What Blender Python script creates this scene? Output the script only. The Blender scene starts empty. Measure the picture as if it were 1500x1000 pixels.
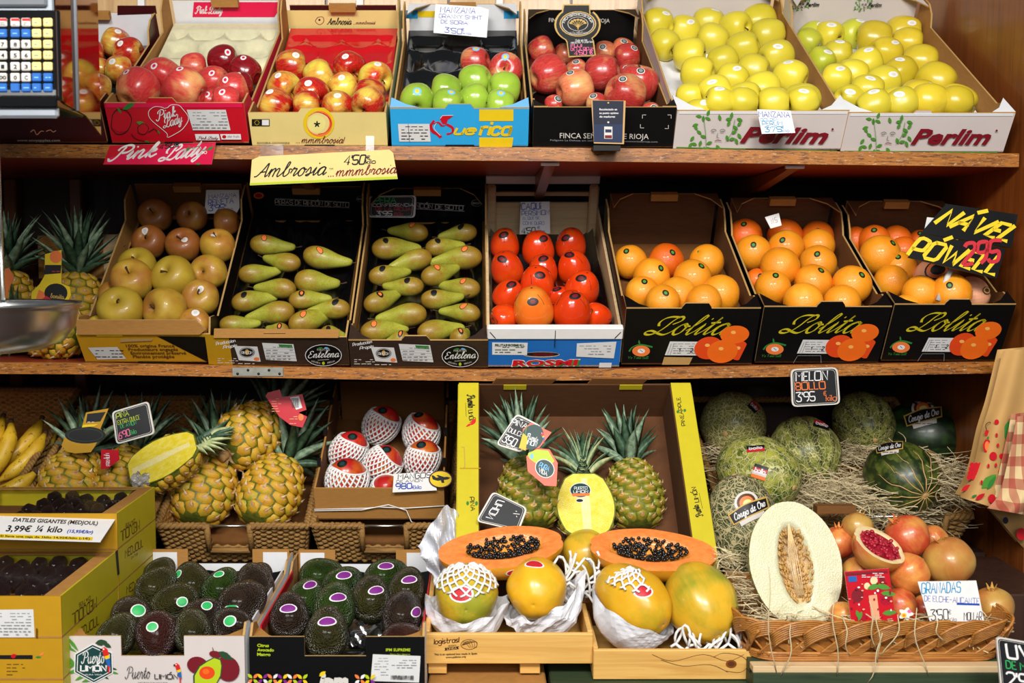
import bpy,math,random
import numpy as np
from mathutils import Vector,Matrix,Euler
from mathutils.bvhtree import BVHTree
random.seed(7)
SC=bpy.context.scene
COL=SC.collection
PI=math.pi
# ------------------------------------------------------------------ camera
F,CX,PIT,CAMZ=1600.0,700.0,math.radians(4.3),1.40
cam=bpy.data.cameras.new('camera')
cam.sensor_width=36.0
cam.lens=F/1500*36
cam.shift_x=(750-CX)/1500
cam.clip_start=0.05
cam.dof.use_dof=True
cam.dof.focus_distance=2.3
cam.dof.aperture_fstop=5.6
co=bpy.data.objects.new('camera',cam)
co.location=(0,0,CAMZ)
co.rotation_euler=(PI/2-PIT,0,0)
COL.objects.link(co)
SC.camera=co
# ------------------------------------------------------------------ light
SC.view_settings.view_transform='Standard'
SC.view_settings.look='None'
SC.view_settings.exposure=0.0
SC.view_settings.gamma=1.0
SC.view_settings.use_curve_mapping=False
w=bpy.data.worlds.new('world')
SC.world=w
w.use_nodes=True
w.node_tree.nodes['Background'].inputs[0].default_value=(0.85,0.93,1.0,1)
w.node_tree.nodes['Background'].inputs[1].default_value=0.13
def area(name,loc,target,sx,sy,power,col):
 l=bpy.data.lights.new(name,'AREA')
 l.shape='RECTANGLE'
 l.size,l.size_y,l.energy,l.color=sx,sy,power,col
 o=bpy.data.objects.new(name,l)
 o.location=loc
 o.rotation_euler=(Vector(target)-Vector(loc)).to_track_quat('-Z','Y').to_euler()
 COL.objects.link(o)
 return o
area('street_side_key',(-0.7,-0.5,2.95),(0.0,2.3,0.95),1.1,0.5,84,(1.0,0.975,0.94))  # pair of unseen area lights added above the viewer as key light
area('street_side_key',(0.6,-0.5,2.85),(0.0,2.3,0.95),0.8,0.4,66,(1.0,0.96,0.9))
area('street_side_fill',(0.2,-3.0,2.65),(0,2.4,1.15),3.2,1.2,68,(0.92,0.96,1.0))  # unseen area light added behind the camera as fill for the shelf backs
# ------------------------------------------------------------------ materials
def lin(h):
 if isinstance(h,str):
  h=h.lstrip('#')
  c=[int(h[i:i+2],16)/255 for i in(0,2,4)]
 else:
  c=list(h)
 return tuple((v/12.92 if v<=0.04045 else((v+0.055)/1.055)**2.4)for v in c)+(1.0,)
class NT:
 """small node-tree helper"""
 def __init__(s,name):
  s.m=bpy.data.materials.new(name)
  s.m.use_nodes=True
  s.t=s.m.node_tree
  s.b=s.t.nodes['Principled BSDF']
  s.out=s.t.nodes['Material Output']
 def n(s,typ,**kw):
  nd=s.t.nodes.new(typ)
  for k,v in kw.items():
   if k.startswith('i_'):
    nd.inputs[k[2:].replace('_',' ')].default_value=v
   else:
    setattr(nd,k,v)
  return nd
 def l(s,a,b):
  s.t.links.new(a,b)
 def coords(s,scale=(1,1,1),rnd=True):
  tc=s.n('ShaderNodeTexCoord')
  mp=s.n('ShaderNodeMapping')
  mp.inputs['Scale'].default_value=scale
  s.l(tc.outputs['Object'],mp.inputs['Vector'])
  if rnd:
   oi=s.n('ShaderNodeObjectInfo')
   mu=s.n('ShaderNodeMath',operation='MULTIPLY')
   mu.inputs[1].default_value=47.0
   s.l(oi.outputs['Random'],mu.inputs[0])
   cb=s.n('ShaderNodeCombineXYZ')
   for i in range(3):
    s.l(mu.outputs[0],cb.inputs[i])
   s.l(cb.outputs[0],mp.inputs['Location'])
  return mp.outputs[0]
 def noise(s,vec,scale,detail=3,rough=.55,dist=0):
  nd=s.n('ShaderNodeTexNoise')
  nd.inputs['Scale'].default_value=scale
  nd.inputs['Detail'].default_value=detail
  nd.inputs['Roughness'].default_value=rough
  nd.inputs['Distortion'].default_value=dist
  s.l(vec,nd.inputs['Vector'])
  return nd.outputs['Fac']
 def voro(s,vec,scale,feature='F1',out='Distance',rand=1.0):
  nd=s.n('ShaderNodeTexVoronoi',feature=feature)
  nd.inputs['Scale'].default_value=scale
  nd.inputs['Randomness'].default_value=rand
  s.l(vec,nd.inputs['Vector'])
  return nd.outputs[out]
 def ramp(s,fac,stops,interp='LINEAR'):
  nd=s.n('ShaderNodeValToRGB')
  cr=nd.color_ramp
  cr.interpolation=interp
  while len(cr.elements)<len(stops):
   cr.elements.new(0.5)
  for e,(p,c)in zip(cr.elements,stops):
   e.position=p
   e.color=lin(c)if isinstance(c,str)else(c,c,c,1)
  s.l(fac,nd.inputs[0])
  return nd.outputs[0]
 def mix(s,fac,a,b,mode='MIX'):
  nd=s.n('ShaderNodeMix',data_type='RGBA',blend_type=mode)
  for sock,v in((nd.inputs[0],fac),(nd.inputs[6],a),(nd.inputs[7],b)):
   if hasattr(v,'links'):
    s.l(v,sock)
   elif isinstance(v,str):
    sock.default_value=lin(v)
   elif isinstance(v,(int,float))and sock.type=='VALUE':
    sock.default_value=v
   else:
    sock.default_value=v if not isinstance(v,(int,float))else(v,v,v,1)
  return nd.outputs[2]
 def math(s,op,a,b=None):
  nd=s.n('ShaderNodeMath',operation=op)
  for i,v in enumerate((a,b)):
   if v is None:
    continue
   if hasattr(v,'links'):
    s.l(v,nd.inputs[i])
   else:
    nd.inputs[i].default_value=v
  return nd.outputs[0]
 def bump(s,h,strength=.3,dist=.01):
  nd=s.n('ShaderNodeBump')
  nd.inputs['Strength'].default_value=strength
  nd.inputs['Distance'].default_value=dist
  s.l(h,nd.inputs['Height'])
  s.l(nd.outputs[0],s.b.inputs['Normal'])
 def fin(s,col=None,rough=.5,coat=0,metal=0,spec=.5,sss=0):
  b=s.b
  if col is not None:
   if hasattr(col,'links'):
    s.l(col,b.inputs['Base Color'])
   else:
    b.inputs['Base Color'].default_value=lin(col)
  if hasattr(rough,'links'):
   s.l(rough,b.inputs['Roughness'])
  else:
   b.inputs['Roughness'].default_value=rough
  b.inputs['Metallic'].default_value=metal
  b.inputs['Coat Weight'].default_value=coat
  b.inputs['Coat Roughness'].default_value=.12
  b.inputs['Specular IOR Level'].default_value=spec
  if sss:
   b.inputs['Subsurface Weight'].default_value=sss
   b.inputs['Subsurface Radius'].default_value=(.01,.006,.003)
  return s.m
M={}
def flat(name,col,rough=.55,var=.12,sc=40,stretch=(1,1,1),coat=0,metal=0,bump=0,bsc=300,spec=.4):
 """plain material with a little procedural mottling"""
 t=NT(name)
 v=t.coords(stretch,rnd=False)
 n=t.noise(v,sc,4)
 c=lin(col)
 d=tuple(max(0,x*(1-var*2))for x in c[:3])+(1,)
 e=tuple(min(1,x*(1+var))for x in c[:3])+(1,)
 t.fin(t.mix(n,d,e),rough,coat,metal,spec)
 if bump:
  t.bump(t.noise(v,bsc,3),bump,.002)
 M[name]=t.m
 return t.m
for nm,c in dict(red='c4101f',pink='d8144c',darkred='55060f',white='e6e4e2',offwhite='d3cdc4',black='0a0a0b',cyan='2f9fd6',skyblue='74b9ea',yellow='e6c516',blue='1f5fae',navy='151a30',green='2e7d32',leafgreen='4d8f2f',lime='b4c81e',purple='7a2482',maroon='74121f',orange='ef7d1a',cream='e5cf85',grey='8d8f92',ink='121214',inkblue='1c49ae',inkcyan='2a93c4',inkred='c2202c',inkgreen='2fae5c',inkorange='ee7a3a',inkpink='ee6a9a',gold='c9a24a',paleyellow='e9dd86',wine='7c1020',tan='c49b62',silver='b9bcc0',boxyellow='c6b61c',mustard='b98a12',darkblue='1b2b4c',brown='5a3217',parrotred='d3221f',teal='123d3c',sage='27462c',peach='e7a37c').items():
 flat(nm,c,.5,.05)
flat('kraft','ad7a3a',.8,.14,60,(1,1,6),bump=.15)
flat('kraft_dark','7a4d20',.85,.15,60,(1,1,6),bump=.15)
flat('kraft_deep','5c3617',.8,.2,30,(1,1,6),bump=.15)
flat('kraft_edge','c0985a',.9,.3,700)
flat('white_card','dfe0e2',.6,.05)
flat('print_black','0a0a0b',.45,.1,spec=.2)
flat('print_brown','37281f',.45,.35,30,(1,1,14))
flat('print_red','c40d22',.38,.06)
flat('print_pink','df154a',.38,.06)
flat('print_darkred','3e060b',.4,.2,12)
flat('print_cream','e3cd82',.42,.08,14)
flat('print_blue','1766b4',.4,.14,12)
flat('print_cyan','2ba2dc',.4,.04)
flat('print_white','d0c6c1',.45,.04,12)
flat('print_mustard','c69018',.45,.06)
flat('print_yellow','d9c81c',.4,.07)
flat('label_paper','d6d5d3',.5,.05)
flat('chalkboard','16171b',.55,.2,20)
flat('foil_grey','a9a39a',.25,.3,60,coat=.4)
flat('foam_white','e9e7e4',.7,.03)
flat('tissue_paper','e4e5ea',.6,.06,30)
flat('plastic_black','0c0c0d',.16,.1,coat=.6)
flat('plastic_red','c40d16',.2,.08,coat=.5)
flat('pulp','cfc9a6',.9,.1,60,bump=.3)
flat('plastic_grey','6f7378',.35,.08)
flat('plastic_silver','a9b0b8',.35,.06,metal=.4)
flat('steel','c4c4c2',.27,.08,8,metal=1)
flat('steel_mirror','8f6f62',.04,.03,4,metal=1)
flat('galvanised','a6a69a',.45,.2,60,metal=.7)
flat('stem_brown','4a331c',.8,.3)
flat('straw','d6c49a',.75,.18,200)
flat('twine','cdbfa8',.8,.2)
flat('seed_tan','c9a05a',.6,.25,60)
flat('plinth_dark','1b1310',.7,.3)
flat('date_stub','a8783c',.7,.2)
flat('fabric_tartan','a93326',.85,.2)
flat('seed_black','17110d',.25,.4,90,coat=.4)
flat('pine_rim','a8941f',.5,.5,5)
flat('melon_seed','d0a057',.4,.3,30,coat=.3)
def wood(name,a,b,sc=1.0,axis=0,rough=.45,coat=.15,knots=False):
 t=NT(name)
 st=[9,9,9]
 st[axis]=.55
 v=t.coords(tuple(x*sc for x in st),rnd=True)
 n1=t.noise(v,3.2,6,.62,.6)
 n2=t.noise(v,22,3,.6)
 col=t.ramp(n1,[(.3,a),(.52,b),(.68,a)])
 col=t.mix(t.math('MULTIPLY',n2,.35),col,a)
 if knots:
  v2=t.coords((14 if axis==0 else 40,60,90),rnd=True)
  k=t.noise(v2,3.0,4,.7)
  f=t.ramp(k,[(.53,0.0),(.60,1.0)])
  col=t.mix(t.math('MULTIPLY',f,.8),col,'4a2408')
  k2=t.noise(t.coords((20,50,70),rnd=False),4.0,4,.7)
  col=t.mix(t.math('MULTIPLY',t.ramp(k2,[(.60,0.0),(.66,1.0)]),.5),col,'d9c3a0')
 t.fin(col,rough,coat)
 t.bump(n2,.12,.002)
 M[name]=t.m
wood('oak_pale','b38a58','cda974',1.2,2,.55)
wood('wood_varnished','6a3410','8a4a18',1.0,2,.4,.25)
wood('wood_dark','2b1509','3d2010',1.0,2,.6)
wood('wood_red_bounce','8a2c16','9c381e',1.0,0,.5)  # red light bounced up from the fruit is painted into the board colour
wood('shelf_edge','74400f','b4701e',2.0,0,.5,.1,True)
wood('crate_pine','cf9a4c','e6b765',1.6,0,.55,.05)
wood('crate_pale','caa878','dcc094',1.6,0,.6,.0)
wood('crate_green','26331f','36452a',1.6,0,.6,.0)
wood('seagrass','5c3d18','a3793c',6.0,0,.75,.0)
wood('wicker','8a4c18','c4853c',5.0,0,.45,.2)
def m_apple(name,ground,blush,cover,hi=None,rough=.25,streak=.5,dots=.5,deep=None):
 t=NT(name)
 v=t.coords((1,1,1))
 vs=t.coords((5,5,.7))
 big=t.noise(v,.75,2,.5)
 st=t.noise(vs,1.6,4,.65)
 f=t.math('ADD',t.math('MULTIPLY',big,1.5),t.math('MULTIPLY',st,streak))
 c0=.75+streak*.5-cover
 fac=t.ramp(t.math('SUBTRACT',f,c0-.5),[(.30,0.0),(.70,1.0)])
 g=t.ramp(t.noise(v,2.2,3),[(.3,ground),(.7,hi or ground)])
 bl=t.ramp(t.noise(vs,2.5,4),[(.35,deep or blush),(.65,blush)])
 col=t.mix(fac,g,bl)
 d=t.voro(v,9)
 col=t.mix(t.math('MULTIPLY',t.ramp(d,[(.05,1.0),(.12,0.0)]),dots),col,hi or ground)
 oi=t.n('ShaderNodeObjectInfo')
 hs=t.n('ShaderNodeHueSaturation')
 hs.inputs['Saturation'].default_value=1.0
 t.l(t.math('ADD',t.math('MULTIPLY',oi.outputs['Random'],.24),.86),hs.inputs['Value'])
 t.l(col,hs.inputs['Color'])
 t.fin(hs.outputs[0],rough,.25,sss=.0)
 M[name]=t.m
m_apple('apple_pink','e6ad62','d8463e',.22,'e9b678',.3,.35,.5,'c43034')
m_apple('apple_crimson','a8242a','8c0e18',.3,'b04038',.2,.4,.3,'6d0812')
m_apple('apple_bicolor','d8c23c','cc3a22',-.05,'e2d058',.22,.35,.3,'b3200f')
m_apple('apple_bicolor_red','dcb540','c22a1c',.17,'e4c95a',.22,.4,.3,'a0140e')
m_apple('apple_green','86ab2c','9cbb3c',0,'98b93c',.2,.3,.6)
m_apple('apple_fuji','dfa966','cb4439',.22,'e2b070',.3,.5,.5,'b02c2c')
m_apple('apple_fuji_pale','dfa766','d8764e',.12,'dcae70',.3,.5,.5,'c8583e')
m_apple('apple_golden','d6c226','dcca38',.1,'d8c838',.36,.3,.5)
m_apple('apple_golden_warm','cfae22','d2b92c',.1,'d8c038',.3,.3,.4)
m_apple('apple_golden_green','a9b02a','bdbe34',.1,'b2b92f',.36,.3,.5)
m_apple('apple_russet','c69c2c','b0742a',.04,'cfab3c',.5,.25,.6)
m_apple('apple_russet_dark','b07c26','935420',.16,'b88630',.5,.25,.6)
m_apple('apple_russet_green','c4a42c','b7952a',.0,'c9ad38',.5,.25,.6)
m_apple('orange_skin','f28a12','f59b1e',.1,'f6a428',.38,.2,.15)
m_apple('orange_skin_deep','e65a0a','ec7014',.1,'ea660e',.38,.2,.15)
m_apple('orange_skin_light','f6a626','f4951a',.1,'f8b436',.38,.2,.15)
m_apple('persimmon_skin','e64810','dc3a0c',.2,'ec5a16',.18,.2,.0)
m_apple('persimmon_skin_light','f08a2a','ec6f1c',.1,'f39a3a',.18,.2,.0)
m_apple('mango_skin','dd6a1e','c02220',.16,'dc8a26',.3,.3,.4)
m_apple('pomegranate_skin','dc9a44','cc6030',-.05,'dfa850',.38,.4,.4)
m_apple('pomegranate_skin_red','da8f40','c4482c',.04,'dca04c',.38,.4,.4)
m_apple('pomegranate_skin_yellow','c79a45','c07c3c',.0,'cfa654',.38,.4,.8)
m_apple('papaya_skin','e4a61a','b8a424',-.3,'e8b428',.32,.5,.5)
m_apple('papaya_skin_green','dfab22','9a9a2a',-.12,'deb432',.32,.5,.5)
m_apple('papaya_skin_orange','e0a01e','d88a1c',.05,'ecb030',.32,.5,.5)
t=NT('banana_skin')
v=t.coords((1,1,1))
c_=t.ramp(t.noise(v,22,3),[(.35,'c2951c'),(.65,'d8b02a')])
c_=t.mix(t.ramp(t.noise(v,75,3,.7),[(.60,0.0),(.68,.85)]),c_,'4a2a10')
t.fin(c_,.45,.1)
M['banana_skin']=t.m
m_apple('date_skin','2a1a1c','3a2526',.0,'38282b',.4,.2,.3)
for nm in('orange_skin','orange_skin_deep','orange_skin_light'):
 nt=NT.__new__(NT)
 nt.m=M[nm];nt.t=nt.m.node_tree;nt.b=nt.t.nodes['Principled BSDF']
 nt.bump(nt.noise(nt.coords((1,1,1)),26,2),.22,.03)
for nm in('date_skin',):
 nt=NT.__new__(NT)
 nt.m=M[nm];nt.t=nt.m.node_tree;nt.b=nt.t.nodes['Principled BSDF']
 nt.bump(nt.noise(nt.coords((3,3,1)),4,3),.9,.2)
def m_avocado(name,a,b,c):
 t=NT(name)
 v=t.coords()
 n=t.noise(v,1.4,3)
 s=t.voro(v,13)
 col=t.ramp(n,[(.3,a),(.6,b)])
 col=t.mix(t.ramp(s,[(.1,.35),(.4,0.0)]),col,c)
 t.fin(col,.27,.1,0,.6)
 t.bump(t.math('ADD',t.math('MULTIPLY',t.noise(v,9,3),.8),t.math('MULTIPLY',s,-.9)),.6,.055)
 M[name]=t.m
m_avocado('avocado_green','1f2f0d','314818','4e622c')
m_avocado('avocado_dark','241a15','372a20','5a4c3a')
m_avocado('avocado_brown','2c1512','40201a','5c3428')
m_avocado('avocado_olive','262510','3a381a','5a5530')
t=NT('pear_skin')
v=t.coords()
gx=t.n('ShaderNodeSeparateXYZ')
tc=t.n('ShaderNodeTexCoord')
t.l(tc.outputs['Object'],gx.inputs[0])
n1=t.noise(v,1.6,4,.6)
n2=t.noise(v,14,3,.7)
f=t.math('ADD',t.math('MULTIPLY',gx.outputs['X'],.22),t.math('MULTIPLY',n1,.9))
col=t.ramp(f,[(.25,'8f6c1c'),(.48,'9a8426'),(.62,'9a992e'),(.85,'a6a838')])
col=t.mix(t.ramp(n2,[(.52,0.0),(.66,.7)]),col,'7d5a22')
t.fin(col,.45,.1)
t.bump(n2,.1,.03)
M['pear_skin']=t.m
def m_melon(name,a,b,net,nscale,nw,stripes,netcol='cdc08a',stretch=(1,1,1)):
 t=NT(name)
 v=t.coords()
 nd=t.n('ShaderNodeTexNoise')
 nd.inputs['Scale'].default_value=2.4
 nd.inputs['Detail'].default_value=2
 t.l(v,nd.inputs['Vector'])
 vm=t.n('ShaderNodeVectorMath',operation='MULTIPLY_ADD')
 vm.inputs[1].default_value=(.55,.55,.55)
 vs=t.coords(stretch)
 t.l(nd.outputs['Color'],vm.inputs[0])
 t.l(vs,vm.inputs[2])
 base=t.ramp(t.noise(v,3.2,4,.6),[(.38,a),(.62,b)])
 if stripes:
  tc=t.n('ShaderNodeTexCoord')
  se=t.n('ShaderNodeSeparateXYZ')
  t.l(tc.outputs['Object'],se.inputs[0])
  an=t.math('ARCTAN2',se.outputs[1],se.outputs[0])
  wob=t.math('MULTIPLY',t.noise(v,2.5,3),1.2)
  sn=t.math('SINE',t.math('ADD',t.math('MULTIPLY',an,11),t.math('MULTIPLY',wob,4)))
  base=t.mix(t.ramp(sn,[(.35,0.0),(.8,.85)]),base,stripes)
 h=None
 if net:
  e=t.voro(vm.outputs[0],nscale,'DISTANCE_TO_EDGE')
  e2=t.voro(vm.outputs[0],nscale*2.1,'DISTANCE_TO_EDGE')
  l1=t.ramp(e,[(nw*.5,1.0),(nw,0.0)])
  l2=t.ramp(e2,[(nw*.4,.8),(nw,0.0)])
  h=t.math('MULTIPLY',t.math('MAXIMUM',l1,l2),net)
  base=t.mix(h,base,netcol)
 t.fin(base,.42,.1)
 if h is not None:
  t.bump(h,.5,.05)
 M[name]=t.m
m_melon('melon_netted','5f6420','84862f',1.0,4.4,.075,None,'d0c48a',(1.6,1.6,1))
m_melon('melon_netted_dark','363d22','525934',1.0,4.4,.09,None,'b9ac80',(1,1,1.4))
m_melon('melon_yellow_green','34501a','a8a836',.95,3.8,.065,None,'c6bf80',(1,1,1))
m_melon('melon_striped','4d5c1c','8a9032',.9,4.6,.06,'16280d','c9c080',(1.4,1.4,.8))
m_melon('melon_dark','12240f','28421c',0,3,.05,'0d1a0b')
m_melon('melon_rayed','1a2c10','5a6424',0,3,.05,'16260d')
for nm,a,b,r in(('melon_flesh','d9d4b2','d2d2aa',.2),('pineapple_flesh','e8cf22','f0df5e',.3),('papaya_flesh','f07f38','f4944a',.25),('papaya_cavity','f0a03c','e88a30',.35),('pineapple_core','efe08c','f2e7a6',.35),('aril_red','8a0c1e','b81f38',.12),('pith','e6c890','efd9a8',.5),('melon_pith','ddb878','e6caa0',.35)):
 t=NT(nm)
 v=t.coords()
 t.fin(t.ramp(t.noise(v,5,4),[(.35,a),(.65,b)]),r,.3)
 t.bump(t.noise(v,30,3),.25,.02)
 M[nm]=t.m
t=NT('pine_skin')
v=t.coords(rnd=True)
n=t.noise(v,3.0,3)
t.fin(t.ramp(n,[(.3,'a09a28'),(.45,'cfa62a'),(.62,'d39a24'),(.75,'b8781c')]),.42,.15)
t.bump(t.noise(v,40,3),.3,.02)
M['pine_skin']=t.m
t=NT('pine_skin_green')
v=t.coords(rnd=True)
n=t.noise(v,3.0,3)
t.fin(t.ramp(n,[(.3,'4d5a1c'),(.5,'8c8a28'),(.7,'a87f26')]),.42,.15)
M['pine_skin_green']=t.m
for nm,a,b in(('pine_groove','4a5216','6e7420'),('pine_eye','b88038','cf9a50'),('pine_bract','d8c096','b48a58'),('crown_leaf','526c52','8ca284'),('crown_leaf_dark','25402a','446246'),('crown_leaf_pale','8ea06a','c3c490')):
 t=NT(nm)
 v=t.coords(rnd=True)
 t.fin(t.ramp(t.noise(v,6,3),[(.35,a),(.65,b)]),.5,.05)
 M[nm]=t.m
t=NT('clear_film')
tr=t.n('ShaderNodeBsdfTransparent')
gl=t.n('ShaderNodeBsdfGlossy')
gl.inputs['Roughness'].default_value=.12
mx=t.n('ShaderNodeMixShader')
mx.inputs[0].default_value=.1
t.l(tr.outputs[0],mx.inputs[1])
t.l(gl.outputs[0],mx.inputs[2])
t.l(mx.outputs[0],t.out.inputs['Surface'])
M['clear_film']=t.m
# tartan
t=NT('tartan')
tc=t.n('ShaderNodeTexCoord')
se=t.n('ShaderNodeSeparateXYZ')
t.l(tc.outputs['Object'],se.inputs[0])
sx=t.math('FRACT',t.math('MULTIPLY',se.outputs[0],42))
sz=t.math('FRACT',t.math('MULTIPLY',se.outputs[2],22))
c=t.mix(t.ramp(sx,[(.45,0.0),(.5,.6)],'CONSTANT'),'d8bd8a','a3201c')
c=t.mix(t.ramp(sz,[(.5,0.0),(.55,.65)],'CONSTANT'),c,'9c1a18')
t.fin(c,.8)
M['tartan']=t.m
flat('kraft_bag','c29658',.75,.1,16)
# ------------------------------------------------------------------ pixels <-> places
def ray(px,py):
 r,u=(px-CX)/F,(500-py)/F
 c,s=math.cos(PIT),math.sin(PIT)
 y,z=c+u*s,-s+u*c
 return Vector((r/y,1.0,z/y))
CAM=Vector((0,0,CAMZ))
def P(px,py,D):
 return CAM+ray(px,py)*D
def hit(px,py,o,n):
 d=ray(px,py)
 return CAM+d*((o-CAM).dot(n)/d.dot(n))
class MB:
 def __init__(s):
  s.v,s.f,s.mi,s.sm,s.mats=[],[],[],[],[]
 def mat(s,m):
  if m not in s.mats:
   s.mats.append(m)
  return s.mats.index(m)
 def add(s,vs,fs,m,smooth=False,M4=None):
  b=len(s.v)
  s.v.extend([tuple(M4@Vector(p))for p in vs]if M4 is not None else[tuple(p)for p in vs])
  k=s.mat(m)
  for f in fs:
   s.f.append(tuple(i+b for i in f))
   s.mi.append(k)
   s.sm.append(smooth)
  return b
 def box(s,lo,hi,m,M4=None):
  x0,y0,z0=lo
  x1,y1,z1=hi
  vs=[(x0,y0,z0),(x1,y0,z0),(x1,y1,z0),(x0,y1,z0),(x0,y0,z1),(x1,y0,z1),(x1,y1,z1),(x0,y1,z1)]
  s.add(vs,[(0,3,2,1),(4,5,6,7),(0,1,5,4),(1,2,6,5),(2,3,7,6),(3,0,4,7)],m,False,M4)
 def bbox(s,lo,hi,m,r=.004,M4=None):
  """box with chamfered edges"""
  x0,y0,z0=lo
  x1,y1,z1=hi
  pts=[]
  fs=[]
  for a in range(8):
   cx,cy,cz=(x1 if a&1 else x0),(y1 if a&2 else y0),(z1 if a&4 else z0)
   sx,sy,sz=(-1 if a&1 else 1),(-1 if a&2 else 1),(-1 if a&4 else 1)
   pts+=[(cx,cy+sy*r,cz+sz*r),(cx+sx*r,cy,cz+sz*r),(cx+sx*r,cy+sy*r,cz)]
  bm_v=[Vector(p)for p in pts]
  import bmesh
  bm=bmesh.new()
  for p in bm_v:
   bm.verts.new(p)
  res=bmesh.ops.convex_hull(bm,input=bm.verts)
  bm.verts.index_update()
  s.add([v.co.copy()for v in bm.verts],[[v.index for v in f.verts]for f in bm.faces],m,False,M4)
  bm.free()
 def prism(s,pts,o,ux,uy,t,m,mb=None,me=None):
  """flat polygon with thickness; front faces ux x uy, body goes behind"""
  o,ux,uy=Vector(o),Vector(ux),Vector(uy)
  n=ux.cross(uy).normalized()
  k=len(pts)
  fr=[o+ux*a+uy*b for a,b in pts]
  bk=[p-n*t for p in fr]
  area2=sum(pts[i][0]*pts[(i+1)%k][1]-pts[(i+1)%k][0]*pts[i][1]for i in range(k))
  idx=list(range(k))if area2>0 else list(range(k))[::-1]
  s.add(fr,[tuple(idx)],m)
  s.add(bk,[tuple(idx[::-1])],mb or m)
  vs=fr+bk
  fs=[]
  for i in range(k):
   a,b=idx[i],idx[(i+1)%k]
   fs.append((a,a+k,b+k,b))
  s.add(vs,fs,me or mb or m)
 def tube(s,path,r,m,n=6,closed=False,cap=True,smooth=True):
  path=[Vector(p)for p in path]
  k=len(path)
  rs=r if isinstance(r,(list,tuple))else[r]*k
  vs,fs=[],[]
  up=Vector((0.123,.277,.953))
  prev=None
  for i in range(k):
   a=path[(i-1)%k]if(closed or i>0)else path[i]
   b=path[(i+1)%k]if(closed or i<k-1)else path[i]
   d=(b-a)
   if d.length<1e-9:
    d=Vector((0,0,1))
   d.normalize()
   if prev is None:
    e=d.cross(up)
    if e.length<1e-3:
     e=d.cross(Vector((1,0,0)))
   else:
    e=prev-d*prev.dot(d)
   e.normalize()
   prev=e
   g=d.cross(e)
   for j in range(n):
    an=2*PI*j/n
    vs.append(path[i]+(e*math.cos(an)+g*math.sin(an))*rs[i])
  rng=k if closed else k-1
  for i in range(rng):
   for j in range(n):
    a,b=i*n+j,i*n+(j+1)%n
    c,d2=((i+1)%k)*n+(j+1)%n,((i+1)%k)*n+j
    fs.append((a,b,c,d2))
  if cap and not closed:
   fs.append(tuple(range(n))[::-1])
   fs.append(tuple((k-1)*n+j for j in range(n)))
  s.add(vs,fs,m,smooth)
 def grid(s,fn,nu,nv,m,smooth=True,wrap=False,M4=None):
  """fn(i/nu, j/nv) -> point"""
  cu=nu if wrap else nu+1
  vs=[fn(i/nu,j/nv)for j in range(nv+1)for i in range(cu)]
  fs=[]
  for j in range(nv):
   for i in range(nu):
    a,b=j*cu+i,j*cu+(i+1)%cu
    fs.append((a,b,b+cu,a+cu))
  s.add(vs,fs,m,smooth,M4)
 def lathe(s,prof,m,n=28,mod=None,M4=None,smooth=True):
  """profile [(r,z)] from bottom to top around z"""
  vs,fs,ring=[],[],[]
  for(r,z)in prof:
   if r<1e-6:
    ring.append([len(vs)]*n)
    vs.append((0,0,z))
   else:
    ids=[]
    for i in range(n):
     a=2*PI*i/n
     rr,zz=(mod(a,r,z)if mod else(r,z))
     ids.append(len(vs))
     vs.append((rr*math.cos(a),rr*math.sin(a),zz))
    ring.append(ids)
  for k in range(len(prof)-1):
   for i in range(n):
    q=[ring[k][i],ring[k][(i+1)%n],ring[k+1][(i+1)%n],ring[k+1][i]]
    u=[]
    for x in q:
     if x not in u:
      u.append(x)
    if len(u)>2:
     fs.append(tuple(u))
  s.add(vs,fs,m,smooth,M4)
 def ico(s,c,r,m,sub=1,sc=(1,1,1),rot=None):
  vs,fs=_ico(sub)
  R=rot.to_matrix()if rot else None
  out=[]
  for p in vs:
   q=Vector((p[0]*sc[0]*r,p[1]*sc[1]*r,p[2]*sc[2]*r))
   if R:
    q=R@q
   out.append(q+Vector(c))
  s.add(out,fs,m,True)
 def mesh(s,name):
  me=bpy.data.meshes.new(name)
  me.from_pydata(s.v,[],s.f)
  for m in s.mats:
   me.materials.append(M[m])
  me.polygons.foreach_set('material_index',s.mi)
  me.polygons.foreach_set('use_smooth',s.sm)
  me.update()
  return me
 def build(s,name,parent=None,M4=None):
  return link(name,s.mesh(name),parent,M4)
_icoc={}
def _ico(sub):
 if sub not in _icoc:
  import bmesh
  bm=bmesh.new()
  bmesh.ops.create_icosphere(bm,subdivisions=sub,radius=1)
  bm.verts.index_update()
  _icoc[sub]=([tuple(v.co)for v in bm.verts],[tuple(v.index for v in f.verts)for f in bm.faces])
  bm.free()
 return _icoc[sub]
def link(name,data,parent=None,M4=None):
 o=bpy.data.objects.new(name,data)
 COL.objects.link(o)
 if parent is not None:
  o.parent=parent
 if M4 is not None:
  o.matrix_basis=M4
 return o
def tag(o,label,cat,group=None):
 o['label']=label
 o['category']=cat
 if group:
  o['group']=group
 return o
def empty(name,M4,label,cat,group=None):
 o=link(name,None,None,M4)
 o.empty_display_size=.05
 return tag(o,label,cat,group)
def struct(o):
 o['kind']='structure'
 return o
def frame(o,x,y,z=None):
 x,y=Vector(x),Vector(y)
 z=Vector(z)if z is not None else x.cross(y)
 m=Matrix.Identity(4)
 for i in range(3):
  m[i][0],m[i][1],m[i][2],m[i][3]=x[i],y[i],z[i],o[i]
 return m
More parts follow.
